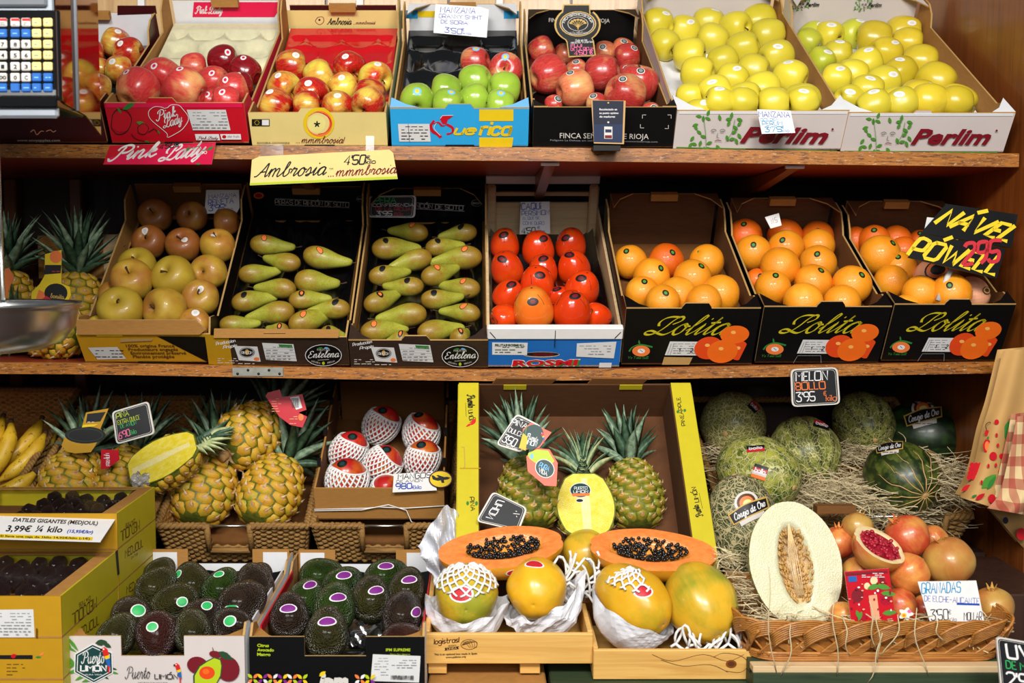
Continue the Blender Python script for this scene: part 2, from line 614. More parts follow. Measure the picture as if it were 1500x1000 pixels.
G=dict(zip('ABCDEFGHIJKLMNOPQRSTUVWXYZ','''033b63,1656
030b,0b4b5a584707,4756544303
5a4b1b0a04134354
030b,0b3b5955330 3
4b0b0343,0737
4b0b03,0737
5a4b1b0a041343545737
030b,535b,0757
030b
4b44331304
030b,5b0653,1753
0b0343
030b376b63
030b535b
1b0a041353646a5b1b
030b4b5a574606
1b0a041353646a5b1b,3563
030b4b5a574606,2653
5a4b1b0a0817475654431304
0b6b,333b
0b041343545b
0b336b
0b2349638b
035b,0b53
0b376b,3733
0b5b0353'''.replace(' ','').split('\n')))
G.update({'0':'1b0a041343545a4b1b','1':'092b23','2':'0a1b4b5a580353','3':'0b5b28475654431304','4':'434b0555','5':'5b0b07475654431304','6':'4b1804134354564707','7':'0b5b13','8':'1b0a0817475654431304061747585a4b1b','9':'584717080a1b4b5a5533',"'":'0b09',',':'1302','.':'0304','-':'0747','/':'035b','!':'0b05,0403','(':'2b190533'.replace('0533','1523'),')':'0b191503','%':'035b,0a1b,4453',':':'0405,0708','\u20ac':'5a4b2b1a14234354,0848,0646','_':'0353','a':'481807041333444843','b':'0b033344473818','c':'4738180704133344','d':'4b43,4738180704133344','e':'06464738180704133344','f':'3a2b1a13,0838','g':'4738180705143445,484130100'+'1','h':'0b03,0718384743','i':'0803,0a0b','j':'2821100'+'1,2a2b','k':'0b03,380533'.replace('380533','3805,1633'),'l':'0b03','m':'0803,0718283733,3748586763','n':'0803,0718384743','o':'18070413334447381'+'8','p':'0800,0718384744331304','q':'4840,4738180704133344','r':'0803,071838','s':'38180706353423'+'03','t':'1b142333,0838','u':'0804133344,4843','v':'082348','w':'0813283358','x':'0843,4803','y':'0823,4810','z':'08480343'})
G['\u00d1']=G['N']+',1d2e3d4e'
G['\u00d3']=G['O']+',3d5f'
G['\u00c1']=G['A']+',3d5f'
G['\u00c9']=G['E']+',2d4f'
G['\u00f3']=G['o']+',2a3c'
# joined script capitals and letters with an entry and an exit stroke (floats)
SCR={'L':(6.4,[[(4.6,7.8),(6.2,9.4),(6,11),(4.8,11.2),(3.8,9.4),(3.2,6.6),(2.2,4.2),(.6,3),(-1,3.3),(-1.2,4.4),(.2,4.8),(2.2,3.8),(4.2,3),(5.4,3.4),(6.4,4.8)],[(.9,7),(.2,8.6),(.7,10.4),(2.4,11.3),(4.8,11.1)]]),'P':(5.4,[[(-1.4,4.6),(-.9,3.3),(.3,3.2),(1.3,5),(2,8.2),(2.6,11)],[(.2,9),(.7,10.8),(2.8,11.9),(5,11.3),(5.6,9.4),(4.4,7.6),(2.2,7.3)]]),'E':(5.2,[[(4.4,10.2),(3.8,11.5),(2,11.5),(1.2,9.8),(2.2,8),(3,7.7),(1.2,7.4),(0,5.4),(.8,3.3),(3,3.2),(5.2,5)]]),'C':(5,[[(4.4,9.4),(4.2,11),(2.8,11.6),(1,9.6),(.3,6),(1.2,3.4),(3.2,3.2),(5,5)]]),'O':(5.4,[[(3,11.5),(1,10),(.2,6),(1.2,3.3),(3.4,3.2),(4.9,6),(4.6,10),(3,11.5),(2.6,9.6),(5.4,9.8)]]),'Q':(5,[[(3,11),(1,9),(.6,6),(2,3.3),(3.6,3.2)]]),'A':(6,[[(-.4,3.4),(1,4),(3,8),(4.4,11.6),(4.6,6),(4.9,3.2),(6,4.6)],[(1.6,6),(4.8,6.4)]]),'a':(4.6,[[(0,4.8),(.6,7),(2.2,8.1),(3.2,7.4),(2.4,8.1),(.9,6.6),(.6,4),(1.5,3),(2.8,4.4),(3.5,7.6),(3.2,4.2),(3.6,3.1),(4.6,4.8)]]),'b':(4.2,[[(0,4.8),(1.6,8.6),(2.1,11.4),(1.3,11.6),(.9,8),(.9,4),(2,3.1),(3.3,5),(3,7.4),(4.2,7.2)]]),'c':(3.6,[[(0,4.8),(1,7.4),(2.3,8.1),(2.9,7.2),(2,8),(.8,6),(.9,3.8),(2,3),(3.6,4.8)]]),'d':(4.8,[[(0,4.8),(.6,7),(2.2,8.1),(3,7.2),(2.2,8),(.9,6.6),(.6,4),(1.5,3),(2.8,5),(4.2,11.6),(3.3,5),(3.7,3.1),(4.8,4.8)]]),'e':(3.6,[[(0,4.8),(1.6,5.8),(2.7,7.4),(2,8.2),(.9,6.6),(.8,4),(1.8,3),(3.6,4.8)]]),'i':(2.4,[[(0,4.8),(1.2,8),(.8,4.4),(1.2,3.1),(2.4,4.8)],[(1.7,10),(1.9,10.6)]]),'j':(2.4,[[(0,4.8),(1.4,8),(.9,2),(-.4,0),(-1.2,1.2),(2.4,4.8)],[(1.8,10),(2,10.6)]]),'k':(4.4,[[(0,4.8),(1.8,9),(2.1,11.5),(1.3,11.2),(.7,3)],[(.9,5),(2.6,8),(3,7),(1.3,5.9),(2.6,3.2),(4.4,4.8)]]),'l':(2.8,[[(0,4.8),(1.8,8.4),(2.5,11.4),(1.7,11.5),(1,7),(.9,4),(1.5,3.1),(2.8,4.8)]]),'m':(6.6,[[(0,4.8),(.9,8),(.7,3)],[(.8,5.6),(2,8),(2.8,7.6),(2.6,3)],[(2.7,5.6),(4,8),(4.8,7.4),(4.6,4),(5.2,3.1),(6.6,4.8)]]),'n':(4.8,[[(0,4.8),(.9,8),(.7,3)],[(.8,5.6),(2.1,8),(3,7.4),(2.8,4),(3.4,3.1),(4.8,4.8)]]),'o':(4.0,[[(0,4.8),(.9,7.2),(2,8.1),(.9,7),(.5,4.6),(1.4,3),(2.8,4),(3,7),(2,8.1),(2.6,7),(4,7)]]),'r':(3.4,[[(0,4.8),(.9,8.4),(1.2,7.4),(2.4,7.6),(1.9,4.4),(2.2,3.1),(3.4,4.8)]]),'s':(3.2,[[(0,4.8),(1.4,8.2),(2.2,5),(1.6,3),(.4,3.4),(3.2,4.8)]]),'t':(2.8,[[(0,4.8),(1.6,9),(1.9,11),(1,5),(1.4,3.1),(2.8,4.8)],[(.2,8.4),(2.8,8.8)]]),'u':(4.6,[[(0,4.8),(.9,8),(.6,4.6),(1.4,3),(2.8,4.6),(3.4,8),(3,4.4),(3.5,3.1),(4.6,4.8)]]),'y':(4.4,[[(0,4.8),(.9,8),(.8,5),(1.6,3.6),(2.7,4.8),(3.4,8),(2.6,2),(1.4,0),(.4,1),(2,3),(4.4,4.8)]]),}
def _dec(ch):
 out=[]
 for st in G[ch].split(','):
  out.append([(int(st[i],36),int(st[i+1],36)-3)for i in range(0,len(st)-1,2)])
 return out
def _smooth(p,k=4):
 if len(p)<3:
  return p
 q=[p[0]]+list(p)+[p[-1]]
 out=[]
 for i in range(1,len(q)-2):
  a,b,c,d=q[i-1],q[i],q[i+1],q[i+2]
  for j in range(k):
   t=j/k
   out.append(tuple(.5*(2*b[m]+(c[m]-a[m])*t+(2*a[m]-5*b[m]+4*c[m]-d[m])*t*t+(3*b[m]-a[m]-3*c[m]+d[m])*t**3)for m in(0,1)))
 out.append(p[-1])
 return out
def strokes(s,style='hand',slant=0.0,gap=1.6):
 """-> (polylines, width); unit = 1/8 cap height"""
 x,out=0.0,[]
 for ch in s:
  if ch==' ':
   x+=3.2
   continue
  if style=='script' and ch in SCR:
   wd,st=SCR[ch]
   sts=[[(a,b-3)for a,b in q]for q in st]
   adv=wd
   sm=True
  else:
   if ch not in G:
    continue
   sts=_dec(ch)
   wd=max(p[0]for q in sts for p in q)
   adv=wd+gap
   sm=False
  for q in sts:
   q=_smooth(q)if(sm or style=='script')else(_smooth(q,3)if ch in 'abcdeghmnopqrsuCOQUSGJDPRB0235689' else q)
   out.append([(x+a+b*slant,b)for a,b in q])
  x+=adv
 return out,x
def ribbon(pts,w,thin=1.0,pen=.6):
 """flat stroke outline as a strip of quads in 2-D"""
 k=len(pts)
 L,R=[],[]
 for i in range(k):
  a,b=pts[max(0,i-1)],pts[min(k-1,i+1)]
  dx,dy=b[0]-a[0],b[1]-a[1]
  d=math.hypot(dx,dy)or 1e-9
  dx,dy=dx/d,dy/d
  f=1.0
  if thin<1:
   f=thin+(1-thin)*abs(dx*math.sin(pen)-dy*math.cos(pen))
  h=w*f/2
  ex=h*.5 if thin==1 and i in(0,k-1)else 0
  sg=-1 if i==0 else 1
  px,py=pts[i][0]+dx*ex*sg,pts[i][1]+dy*ex*sg
  L.append((px-dy*h,py+dx*h))
  R.append((px+dy*h,py-dx*h))
 vs=L+R
 fs=[(i,i+k,i+k+1,i+1)for i in range(k-1)]
 return vs,fs
_tc={}
def typeset(s,bold=0.0,slant=0.0):
 key=(s,bold,slant)
 if key not in _tc:
  cu=bpy.data.curves.new('t','FONT')
  cu.body=s
  cu.resolution_u=2
  cu.offset=bold
  cu.shear=slant
  ob=bpy.data.objects.new('t',cu)
  me=bpy.data.meshes.new_from_object(ob)
  vs=[(v.co.x,v.co.y)for v in me.vertices]
  fs=[tuple(p.vertices)for p in me.polygons]
  bpy.data.objects.remove(ob)
  bpy.data.curves.remove(cu)
  bpy.data.meshes.remove(me)
  _tc[key]=(vs,fs)
 return _tc[key]
class Face:
 """a printable plane: local frame (o, ux, uy) inside a thing whose world matrix is W"""
 def __init__(s,mb,W,o,ux,uy,off=.0004):
  s.mb,s.W=mb,W
  s.o,s.ux,s.uy=Vector(o),Vector(ux).normalized(),Vector(uy).normalized()
  s.n=s.ux.cross(s.uy)
  s.off=off
  s.subs=[]
  R=W.to_3x3()
  s.wo,s.wx,s.wy,s.wn=W@s.o,R@s.ux,R@s.uy,R@s.n
 def uv(s,px,py):
  p=hit(px,py,s.wo,s.wn)-s.wo
  return(p.dot(s.wx)/s.wx.length_squared,p.dot(s.wy)/s.wy.length_squared)
 def put(s,vs,fs,m):
  s.off+=.00006
  b=s.o+s.n*s.off
  f0=fs[0]
  a2=sum(vs[f0[i]][0]*vs[f0[(i+1)%len(f0)]][1]-vs[f0[(i+1)%len(f0)]][0]*vs[f0[i]][1]for i in range(len(f0)))
  s.mb.add([b+s.ux*x+s.uy*y for x,y in vs],fs if a2>0 else[f[::-1]for f in fs],m)
 def begin(s):
  s.keep,s.mb=s.mb,MB()
 def end(s,name='paper_label'):
  s.subs.append((name,s.mb))
  s.mb=s.keep
 def finish(s,name,root):
  o=s.mb.build(name,root)
  for nm,b in s.subs:
   b.build(nm,o)
  return o
 def poly(s,pts,m):
  q=[s.uv(*p)for p in pts]
  s.put(q,[tuple(range(len(q)))],m)
 def ell(s,cx,cy,rx,ry,m,rot=0,n=22):
  c=[]
  for i in range(n):
   a=2*PI*i/n
   x,y=rx*math.cos(a),ry*math.sin(a)
   c.append((cx+x*math.cos(rot)-y*math.sin(rot),cy+x*math.sin(rot)+y*math.cos(rot)))
  s.poly(c,m)
 def line(s,pts,w,m,thin=1.0,smooth=False,closed=False):
  if smooth:
   pts=_smooth(pts)
  if closed:
   pts=list(pts)+[pts[0]]
  q=[s.uv(*p)for p in pts]
  a,b=s.uv(*pts[0]),s.uv(pts[0][0]+1,pts[0][1])
  k=math.hypot(b[0]-a[0],b[1]-a[1])
  vs,fs=ribbon(q,w*k,thin)
  s.put(vs,fs,m)
 def leaf(s,x,y,L,ang,m,w=.38):
  c,d=math.cos(ang),math.sin(ang)
  pr=[(0,0),(.25,.8),(.5,1),(.8,.6),(1,0),(.8,-.6),(.5,-1),(.25,-.8)]
  s.poly([(x+L*(a*c-b*w/2*d),y+L*(a*d+b*w/2*c))for a,b in pr],m)
 def quad_map(s,q):
  """q: px corners (bottom-left, bottom-right, top-left) -> affine map from the unit square"""
  a,b,c=(Vector(s.uv(*p))for p in q)
  return lambda x,y:tuple(a+(b-a)*x+(c-a)*y)
 def write(s,txt,q,m,style='hand',wt=1.1,slant=0.0,thin=1.0,bold=0.0):
  """fit txt in the parallelogram q = (bottom-left, bottom-right, top-left) px; top = cap height"""
  mp=s.quad_map(q)
  if style=='type':
   vs,fs=typeset(txt,bold,slant)
   if not vs:
    return
   x0,x1=min(v[0]for v in vs),max(v[0]for v in vs)
   y1=.729
   s.put([mp((v[0]-x0)/(x1-x0),v[1]/y1)for v in vs],fs,m)
   return
  st,wd=strokes(txt,style,slant)
  xs=[p[0]for r in st for p in r]
  x0,x1=min(xs),max(xs)
  if x1-x0<.5:
   x0,x1=x0-2,x1+2
  o=Vector(mp(0,0))
  kx,ky=(Vector(mp(1,0))-o).length/(x1-x0),(Vector(mp(0,1))-o).length/8
  k=min(kx,ky)*.5+max(kx,ky)*.5
  V,Fc=[],[]
  for r in st:
   pts=[mp((p[0]-x0)/(x1-x0),p[1]/8)for p in r]
   vs,fs=ribbon(pts,wt*k,thin)
   b=len(V)
   V+=vs
   Fc+=[tuple(i+b for i in f)for f in fs]
  s.put(V,Fc,m)
 def lines(s,x0,y0,x1,y1,n,m='grey',h=.5,seed=0):
  """blocks of unreadably small print"""
  rn=random.Random(seed)
  for i in range(n):
   y=y0+(y1-y0)*(i+.5)/n
   x=x0
   while x<x1-3:
    wd=min(rn.uniform(3,9),x1-x)
    if rn.random()<.8:
     s.poly([(x,y+h),(x+wd,y+h),(x+wd,y-h),(x,y-h)],m)
    x+=wd+rn.uniform(1,3)
def spl(pr,k=4):
 return[(max(0,a),b)for a,b in _smooth(pr,k)]
T={}
def template(kind,mb,name,kids=(),sh=None):
 me=mb.mesh(name)if isinstance(mb,MB)else mb
 bvh=BVHTree.FromPolygons([v.co.copy()for v in me.vertices],[tuple(p.vertices)for p in me.polygons])
 T[kind]=dict(me=me,bvh=bvh,kids=list(kids),name=name)
def recolour(kind,new,mat,name=None):
 me=T[kind]['me'].copy()
 me.materials[0]=M[mat]
 T[new]=dict(T[kind],me=me,name=name or T[kind]['name'])
AP=spl([(0,-.66),(.1,-.72),(.28,-.84),(.5,-.85),(.74,-.68),(.92,-.36),(1,.02),(.97,.36),(.84,.64),(.62,.8),(.4,.84),(.22,.78),(.1,.66),(0,.56)],2)
def lobes(k=5,amt=.03):
 def f(a,r,z):
  q=1+amt*math.cos(k*a)*(.4-.8*z)*min(1,r*1.5)+.015*math.sin(2*a+1)
  return r*q,z*(1+.02*math.sin(a+.4))
 return f
def stem_mesh(z0=.55,L=.36,r=.035,bend=.16):
 b=MB()
 b.tube([(0,0,z0),(.01,0,z0+L*.4),(bend*.5,0.02,z0+L*.75),(bend,0.03,z0+L)],[r,r*.8,r,r*1.5],'stem_brown',6)
 return b.mesh('stem')
STEM=stem_mesh()
b=MB();b.lathe(AP,'apple_pink',30,lobes());template('apple_pink',b,'apple',[('stem',STEM)])
for k in('apple_crimson','apple_bicolor','apple_bicolor_red','apple_green','apple_fuji','apple_fuji_pale','apple_russet','apple_russet_dark','apple_russet_green'):
 recolour('apple_pink',k,k)
b=MB();b.lathe([(r*.97,z*1.06)for r,z in AP],'apple_golden',30,lobes(5,.045));template('apple_golden',b,'golden_apple',[('stem',STEM)])
recolour('apple_golden','apple_golden_warm','apple_golden_warm')
recolour('apple_golden','apple_golden_green','apple_golden_green')
# orange
b=MB();b.lathe(spl([(0,-.95),(.2,-.95),(.5,-.84),(.82,-.54),(1,0),(.84,.54),(.52,.84),(.2,.93),(0,.9)],3),'orange_skin',28)
s_=MB()
s_.lathe([(0,.95),(.07,.94),(.075,.915),(.0,.9)],'leafgreen',8)
template('orange_skin',b,'orange',[('stem',s_.mesh('stem'))])
recolour('orange_skin','orange_skin_deep','orange_skin_deep')
recolour('orange_skin','orange_skin_light','orange_skin_light')
# persimmon: blunt cone, apex at +z, calyx underneath
b=MB()
b.lathe(spl([(0,-.82),(.3,-.92),(.66,-.86),(.92,-.6),(1,-.2),(.95,.2),(.8,.62),(.55,.95),(.28,1.1),(.06,1.12),(0,1.08)],3),'persimmon_skin',28,lambda a,r,z:(r*(1+.03*math.cos(4*a)*min(1,r)),z))
s_=MB()
s_.lathe([(0,1.13),(.05,1.125),(.07,1.1),(0,1.06)],'ink',8)
for a in(.4,2.6):
 b.tube([(.55*math.cos(a),.55*math.sin(a),.965),(.72*math.cos(a+.15),.72*math.sin(a+.15),.755),(.86*math.cos(a+.2),.86*math.sin(a+.2),.5)],.011,'ink',4)
c_=MB()
for i in range(4):
 a=i*PI/2
 m4=Matrix.Rotation(a,4,'Z')
 c_.grid(lambda u,v:((.15+.62*u),(v-.5)*.6*math.sin(PI*(u*.8+.15)),-.93+.05*u+.02*math.sin(PI*v)),4,4,'sage',True,False,m4)
template('persimmon_skin',b,'persimmon',[('apex',s_.mesh('apex')),('calyx',c_.mesh('calyx'))])
recolour('persimmon_skin','persimmon_skin_light','persimmon_skin_light')
# pear lying along +x: butt centre at 0, tip at 2.45
PR=spl([(0,-1.0),(.2,-1.0),(.55,-.86),(.86,-.5),(1,0),(.96,.5),(.8,1.0),(.62,1.45),(.48,1.9),(.36,2.25),(.2,2.44),(0,2.47)],2)
def pear_mesh(bend,seed):
 rn=random.Random(seed)
 b=MB()
 q=[rn.uniform(-.03,.03)for _ in range(4)]
 b.lathe(PR,'pear_skin',26,lambda a,r,z:(r*(1+q[0]*math.cos(2*a)+q[1]*math.sin(3*a)*z),z))
 b.v=[(z,y+bend*.12*(z**2)*(1 if z>0 else 0),-x)for x,y,z in b.v]
 s=MB()
 ty=bend*.12*2.4**2
 s.tube([(2.4,ty,0),(2.65,ty+bend*.1,.05),(2.95,ty+bend*.3,.16)],[.06,.045,.075],'stem_brown',6)
 return b,s.mesh('stem')
for i,bd in enumerate((.5,-.5,.9)):
 b,s=pear_mesh(bd,i)
 template('pear%d'%i,b,'pear',[('stem',s)])
b=MB()
MG=lambda a,t:Vector((math.sin(t)*math.cos(a)*(1+.06*math.cos(a)),math.sin(t)*math.sin(a)*.9,-math.cos(t)*1.18+.08*math.sin(t)*math.cos(a)))
b.grid(lambda u,v:MG(2*PI*u,PI*max(.002,min(.998,v))),28,18,'mango_skin',True,True)
def net(fn,n,cut,r,t0=.12,tw=1.9,k=16,m='foam_white'):
 b=MB()
 for sg in(1,-1):
  for i in range(n):
   pts=[]
   for j in range(k+1):
    q=j/k
    a=2*PI*i/n+sg*tw*q
    te=cut(a)
    pts.append(fn(a,t0+(te-t0)*q)*(1.045+.012*sg))
   b.tube(pts,r,m,5)
 rim=[fn(2*PI*i/32,cut(2*PI*i/32))*1.05 for i in range(32)]
 b.tube(rim,r*1.15,m,5,True)
 return b
nt_=net(MG,21,lambda a:2.2-.42*math.cos(a-.6),.05)
template('mango_skin',b,'mango',[('foam_net',nt_.mesh('foam_net'))])
# avocado along +z (neck at +z)
for k,c in(('avocado_green','avocado_green'),('avocado_dark','avocado_dark'),('avocado_brown','avocado_brown'),('avocado_olive','avocado_olive')):
 b=MB()
 b.lathe(spl([(0,-1.02),(.3,-1.0),(.66,-.82),(.93,-.42),(1,0),(.93,.42),(.76,.84),(.55,1.15),(.3,1.34),(.1,1.4),(0,1.38)],3),c,28,lambda a,r,z:(r*(1+.03*math.sin(2*a+z)),z))
 s=MB()
 s.lathe([(0,1.44),(.07,1.43),(.09,1.39),(.0,1.36)],'stem_brown',8)
 template(k,b,'avocado',[('stem',s.mesh('stem'))])
for k in('melon_netted','melon_netted_dark','melon_yellow_green','melon_striped','melon_dark','melon_rayed'):
 b=MB()
 rib={'melon_rayed':(10,.012),'melon_striped':(9,.02)}.get(k,(9,.008))
 b.lathe(spl([(0,-1.22),(.16,-1.2),(.5,-1.05),(.84,-.66),(1,0),(.86,.64),(.55,1.02),(.2,1.19),(0,1.2)],4),k,48,lambda a,r,z:(r*(1+rib[1]*math.cos(rib[0]*a)),z))
 s=MB()
 s.lathe([(0,1.225),(.07,1.22),(.085,1.2),(0,1.17)],'tan',10)
 kids=[('stem_scar',s.mesh('stem_scar'))]
 if k in('melon_rayed',):
  st=MB()
  rn=random.Random(4)
  for i in range(14):
   a=2*PI*i/14+rn.uniform(-.1,.1)
   pts=[]
   for j in range(9):
    t_=.05+rn.uniform(.9,1.1)*j/8*1.35
    rr,zz=math.sin(t_)*1.0,math.cos(t_)*1.2
    rr=rr**.97
    pts.append((rr*1.012*math.cos(a+.05*math.sin(j*1.7+i)),rr*1.012*math.sin(a+.05*math.sin(j*1.7+i)),zz*1.008))
   st.tube(pts,[.018]*5+[.014,.011,.008,.004],'yellow' if False else 'tan',4)
  kids.append(('pale_ribs',st.mesh('pale_ribs')))
 template(k,b,'melon',kids)
for k in('papaya_skin','papaya_skin_green','papaya_skin_orange'):
 b=MB()
 b.lathe(spl([(0,-1.3),(.12,-1.34),(.4,-1.26),(.78,-.85),(1,-.15),(.97,.4),(.8,1.0),(.55,1.4),(.25,1.6),(0,1.62)],4),k,36,lambda a,r,z:(r*(1+.035*math.cos(5*a)*(1 if z<0 else.5)),z))
 template(k,b,'papaya')
for k in('pomegranate_skin','pomegranate_skin_red','pomegranate_skin_yellow'):
 b=MB()
 b.lathe(spl([(0,-.86),(.3,-.86),(.66,-.7),(.93,-.32),(1,.05),(.9,.45),(.62,.76),(.3,.9),(.16,.96),(0,.9)],3),k,30,lambda a,r,z:(r*(1+.025*math.cos(6*a)),z))
 s=MB()
 for i in range(6):
  s.grid(lambda u,v:(.15+.1*v+.04*v*v,(u-.5)*.2*(1-v*.85),.93+.32*v),3,4,k,True,False,Matrix.Rotation(i*PI/3,4,'Z'))
 s.lathe([(.19,.85),(.15,.97),(.1,.99)],k,12)
 template(k,b,'pomegranate',[('crown',s.mesh('crown'))])
def pine_r(s):
 return.62+.40*math.sin(PI*min(1,max(0,s))**.92)-.05*s if 0<s<1 else.6
def pineapple_body(mat,seed=0,H=2.5,half=False,rows=9,n=9):
 rn=random.Random(seed)
 b=MB()
 a0,a1=(0,2*PI)
 ds=1.0/rows
 def S(a,s,k=1.0):
  s2=min(1.0,max(0.0,s))
  r=pine_r(s2)*k
  if s2>.93:
   r*=1-(s2-.93)*5
  if s2<.06:
   r*=.72+s2*4.6
  return Vector((r*math.cos(a),r*math.sin(a),(s2-.45)*H))
 b.lathe([(0,-.45*H)]+[(S(0,i/20,.955).x,(i/20-.45)*H)for i in range(21)]+[(0,.55*H)],'pine_groove',22)
 da=PI/n
 for r in range(rows):
  s=(r+.5)*ds
  for i in range(n):
   a=2*da*(i+.5*(r%2))+.09*r
   if half and math.sin(a)>.15:
    continue
   hexa=[(a,s+.66*ds),(a-da,s+.33*ds),(a-da,s-.33*ds),(a,s-.66*ds),(a+da,s-.33*ds),(a+da,s+.33*ds)]
   def ring(k,h):
    return[S(a+(x-a)*k,s+(y-s)*k,h)for x,y in hexa]
   vs=ring(.9,.965)+ring(.74,1.03)+ring(.34,1.06)
   fs1=[(j,(j+1)%6,6+(j+1)%6,6+j)for j in range(6)]+[(6+j,6+(j+1)%6,12+(j+1)%6,12+j)for j in range(6)]
   b.add(vs,fs1,mat,True)
   b.add(ring(.34,1.06),[tuple(range(6))],'pine_eye',True)
   up=S(a+rn.uniform(-.08,.08),s+rn.uniform(.35,.6)*ds,1.15)
   l,q=S(a-da*.2,s-.08*ds,1.05),S(a+da*.2,s-.08*ds,1.05)
   b.add([l,q,up,S(a,s,1.1)],[(0,1,3),(1,2,3),(2,0,3)],'pine_bract',False)
 return b
def crown_mesh(seed=0,n=46,L=2.3,z0=1.28,spread=1.0,half=False,mats=('crown_leaf','crown_leaf_dark')):
 rn=random.Random(seed)
 b=MB()
 for i in range(n):
  q=i/n
  a=i*2.39996
  if half:
   a=PI+(a%PI)
  tilt=(1.35-1.15*q)*spread+rn.uniform(-.1,.1)
  Ln=L*(.42+.58*math.sin(PI*(.18+.62*q)))*rn.uniform(.85,1.08)
  w=.2*(1.15-.35*q)*rn.uniform(.85,1.15)
  zb=z0+.75*q
  rb=.22*(1-q)+.05
  curl=rn.uniform(.15,.5)*(1.2-q)
  pts=[]
  for j in range(7):
   t_=j/6
   el=tilt+curl*t_-.25*(1-t_)*0
   pts.append((t_,el))
  ctr=[Vector((rb,0,zb))]
  for j in range(1,7):
   el=pts[j][1]*.9
   ctr.append(ctr[-1]+Vector((math.sin(el),0,math.cos(el)))*Ln/6)
  vs,fs=[],[]
  for j,c in enumerate(ctr):
   t_=j/6
   ww=w*(1-t_**1.8)*(.75+.6*t_*(1-t_)*2)
   el=pts[j][1]*.9
   nrm=Vector((math.cos(el),0,-math.sin(el)))
   vs+=[c+Vector((0,-ww,0))-nrm*ww*.45,c+nrm*ww*.12,c+Vector((0,ww,0))-nrm*ww*.45,c-nrm*ww*.3]
  for j in range(6):
   k=j*4
   fs+=[(k,k+4,k+5,k+1),(k+1,k+5,k+6,k+2),(k+2,k+6,k+7,k+3),(k+3,k+7,k+4,k)]
  b.add(vs,fs,mats[i%len(mats)],True,Matrix.Rotation(a,4,'Z'))
 return b
CROWNS=[crown_mesh(s,44,2.0,spread=.85).mesh('crown')for s in(1,2)]
CROWN_SHORT=crown_mesh(5,44,1.55,spread=.62).mesh('crown')
STALK=MB()
STALK.tube([(0,0,-1.1),(0.02,0,-1.3),(.04,0,-1.42)],[.2,.17,.19],'tan',10)
for i in range(7):
 STALK.grid(lambda u,v:(.12+.35*v,(u-.5)*.26*(1-v),-1.16-.12*math.sin(v*2)),2,4,'pine_bract',True,False,Matrix.Rotation(i*.9,4,'Z'))
STALK=STALK.mesh('stalk')
template('pine_gold',pineapple_body('pine_skin',1),'pineapple',[('crown',CROWNS[0])])
template('pine_gold2',pineapple_body('pine_skin',2),'pineapple',[('crown',CROWNS[1])])
template('pine_base',pineapple_body('pine_skin',3),'pineapple',[('crown',CROWNS[1]),('stalk',STALK)])
template('pine_green',pineapple_body('pine_skin_green',4,rows=11,n=10),'pineapple',[('crown',CROWN_SHORT)])
# ------------------------------------------------------------------ putting one fruit down
def rot_to(axis,spin=0.0,frm='Z'):
 q=Vector(axis).normalized().to_track_quat(frm,'Y' if frm!='Y' else 'X')
 return q.to_matrix().to_4x4()@Matrix.Rotation(spin,4,'Z')
def view_axis(ax,up,toward):
 return Vector((ax,-toward,up)).normalized()
STK={}
def sticker(o,kind,d_world,size,mats,aspect=1.0,roll=0.0,name='sticker'):
 """a small label lying on the fruit's own skin; mats = [outer ring, inner ring, centre]"""
 tpl=T[kind]
 Mw=o.matrix_basis
 inv=Mw.to_3x3().inverted()
 sc=Mw.to_scale()
 R=sum(sc)/3
 d=(inv@Vector(d_world)).normalized()
 tx=d.cross(inv@Vector((0,0,1))).normalized()*-1
 if tx.length<.1:
  tx=d.cross(Vector((1,0,0))).normalized()
 ty=d.cross(tx)
 tx,ty=tx*math.cos(roll)+ty*math.sin(roll),ty*math.cos(roll)-tx*math.sin(roll)
 n=16
 rings=[0,.3,.5,.82,1.0]
 vs,ok=[],True
 for k,rr in enumerate(rings):
  for i in range(1 if k==0 else n):
   a=2*PI*i/n
   q=(d+tx*(rr*size/R*math.cos(a)*aspect)+ty*(rr*size/R*math.sin(a))).normalized()
   loc,nr,_,_=tpl['bvh'].ray_cast(q*6,-q)
   if loc is None:
    return None
   vs.append(loc+nr*.012)
 f=[[],[],[]]
 for i in range(n):
  f[2].append((0,1+i,1+(i+1)%n))
 for k in range(1,4):
  for i in range(n):
   a,b_=1+(k-1)*n+i,1+(k-1)*n+(i+1)%n
   f[{1:2,2:1,3:0}[k]].append((a,a+n,b_+n,b_))
 b=MB()
 base=None
 for fs,m in((f[0],mats[0]),(f[1],mats[1]),(f[2],mats[2])):
  b.add(vs,fs,m,True)
 return b.build(name,o)
def fruit(kind,loc,R,axis=None,spin=None,label='',cat='fruit',group=None,stk=None,sdir=None,squash=None,name=None,rotm=None,kids=True):
 tp=T[kind]
 if rotm is None:
  rotm=rot_to(axis or(random.uniform(-1,1),1,random.uniform(-.3,.8)),random.uniform(0,6.28)if spin is None else spin)
 s=squash or(1,1,1)
 M4=Matrix.Translation(loc)@rotm@Matrix.Diagonal((R*s[0],R*s[1],R*s[2],1))
 o=link(name or tp['name'],tp['me'],None,M4)
 tag(o,label,cat,group)
 if kids:
  for nm,me in tp['kids']:
   c=link(nm,me,o)
 if stk:
  sticker(o,kind,sdir or(random.uniform(-.45,.45),-.8,random.uniform(.3,1.0)),stk[1],stk[0],stk[2]if len(stk)>2 else 1.0,random.uniform(-.5,.5))
 return o
ORD=['first','second','third','fourth','fifth','sixth','seventh','eighth','ninth','tenth']
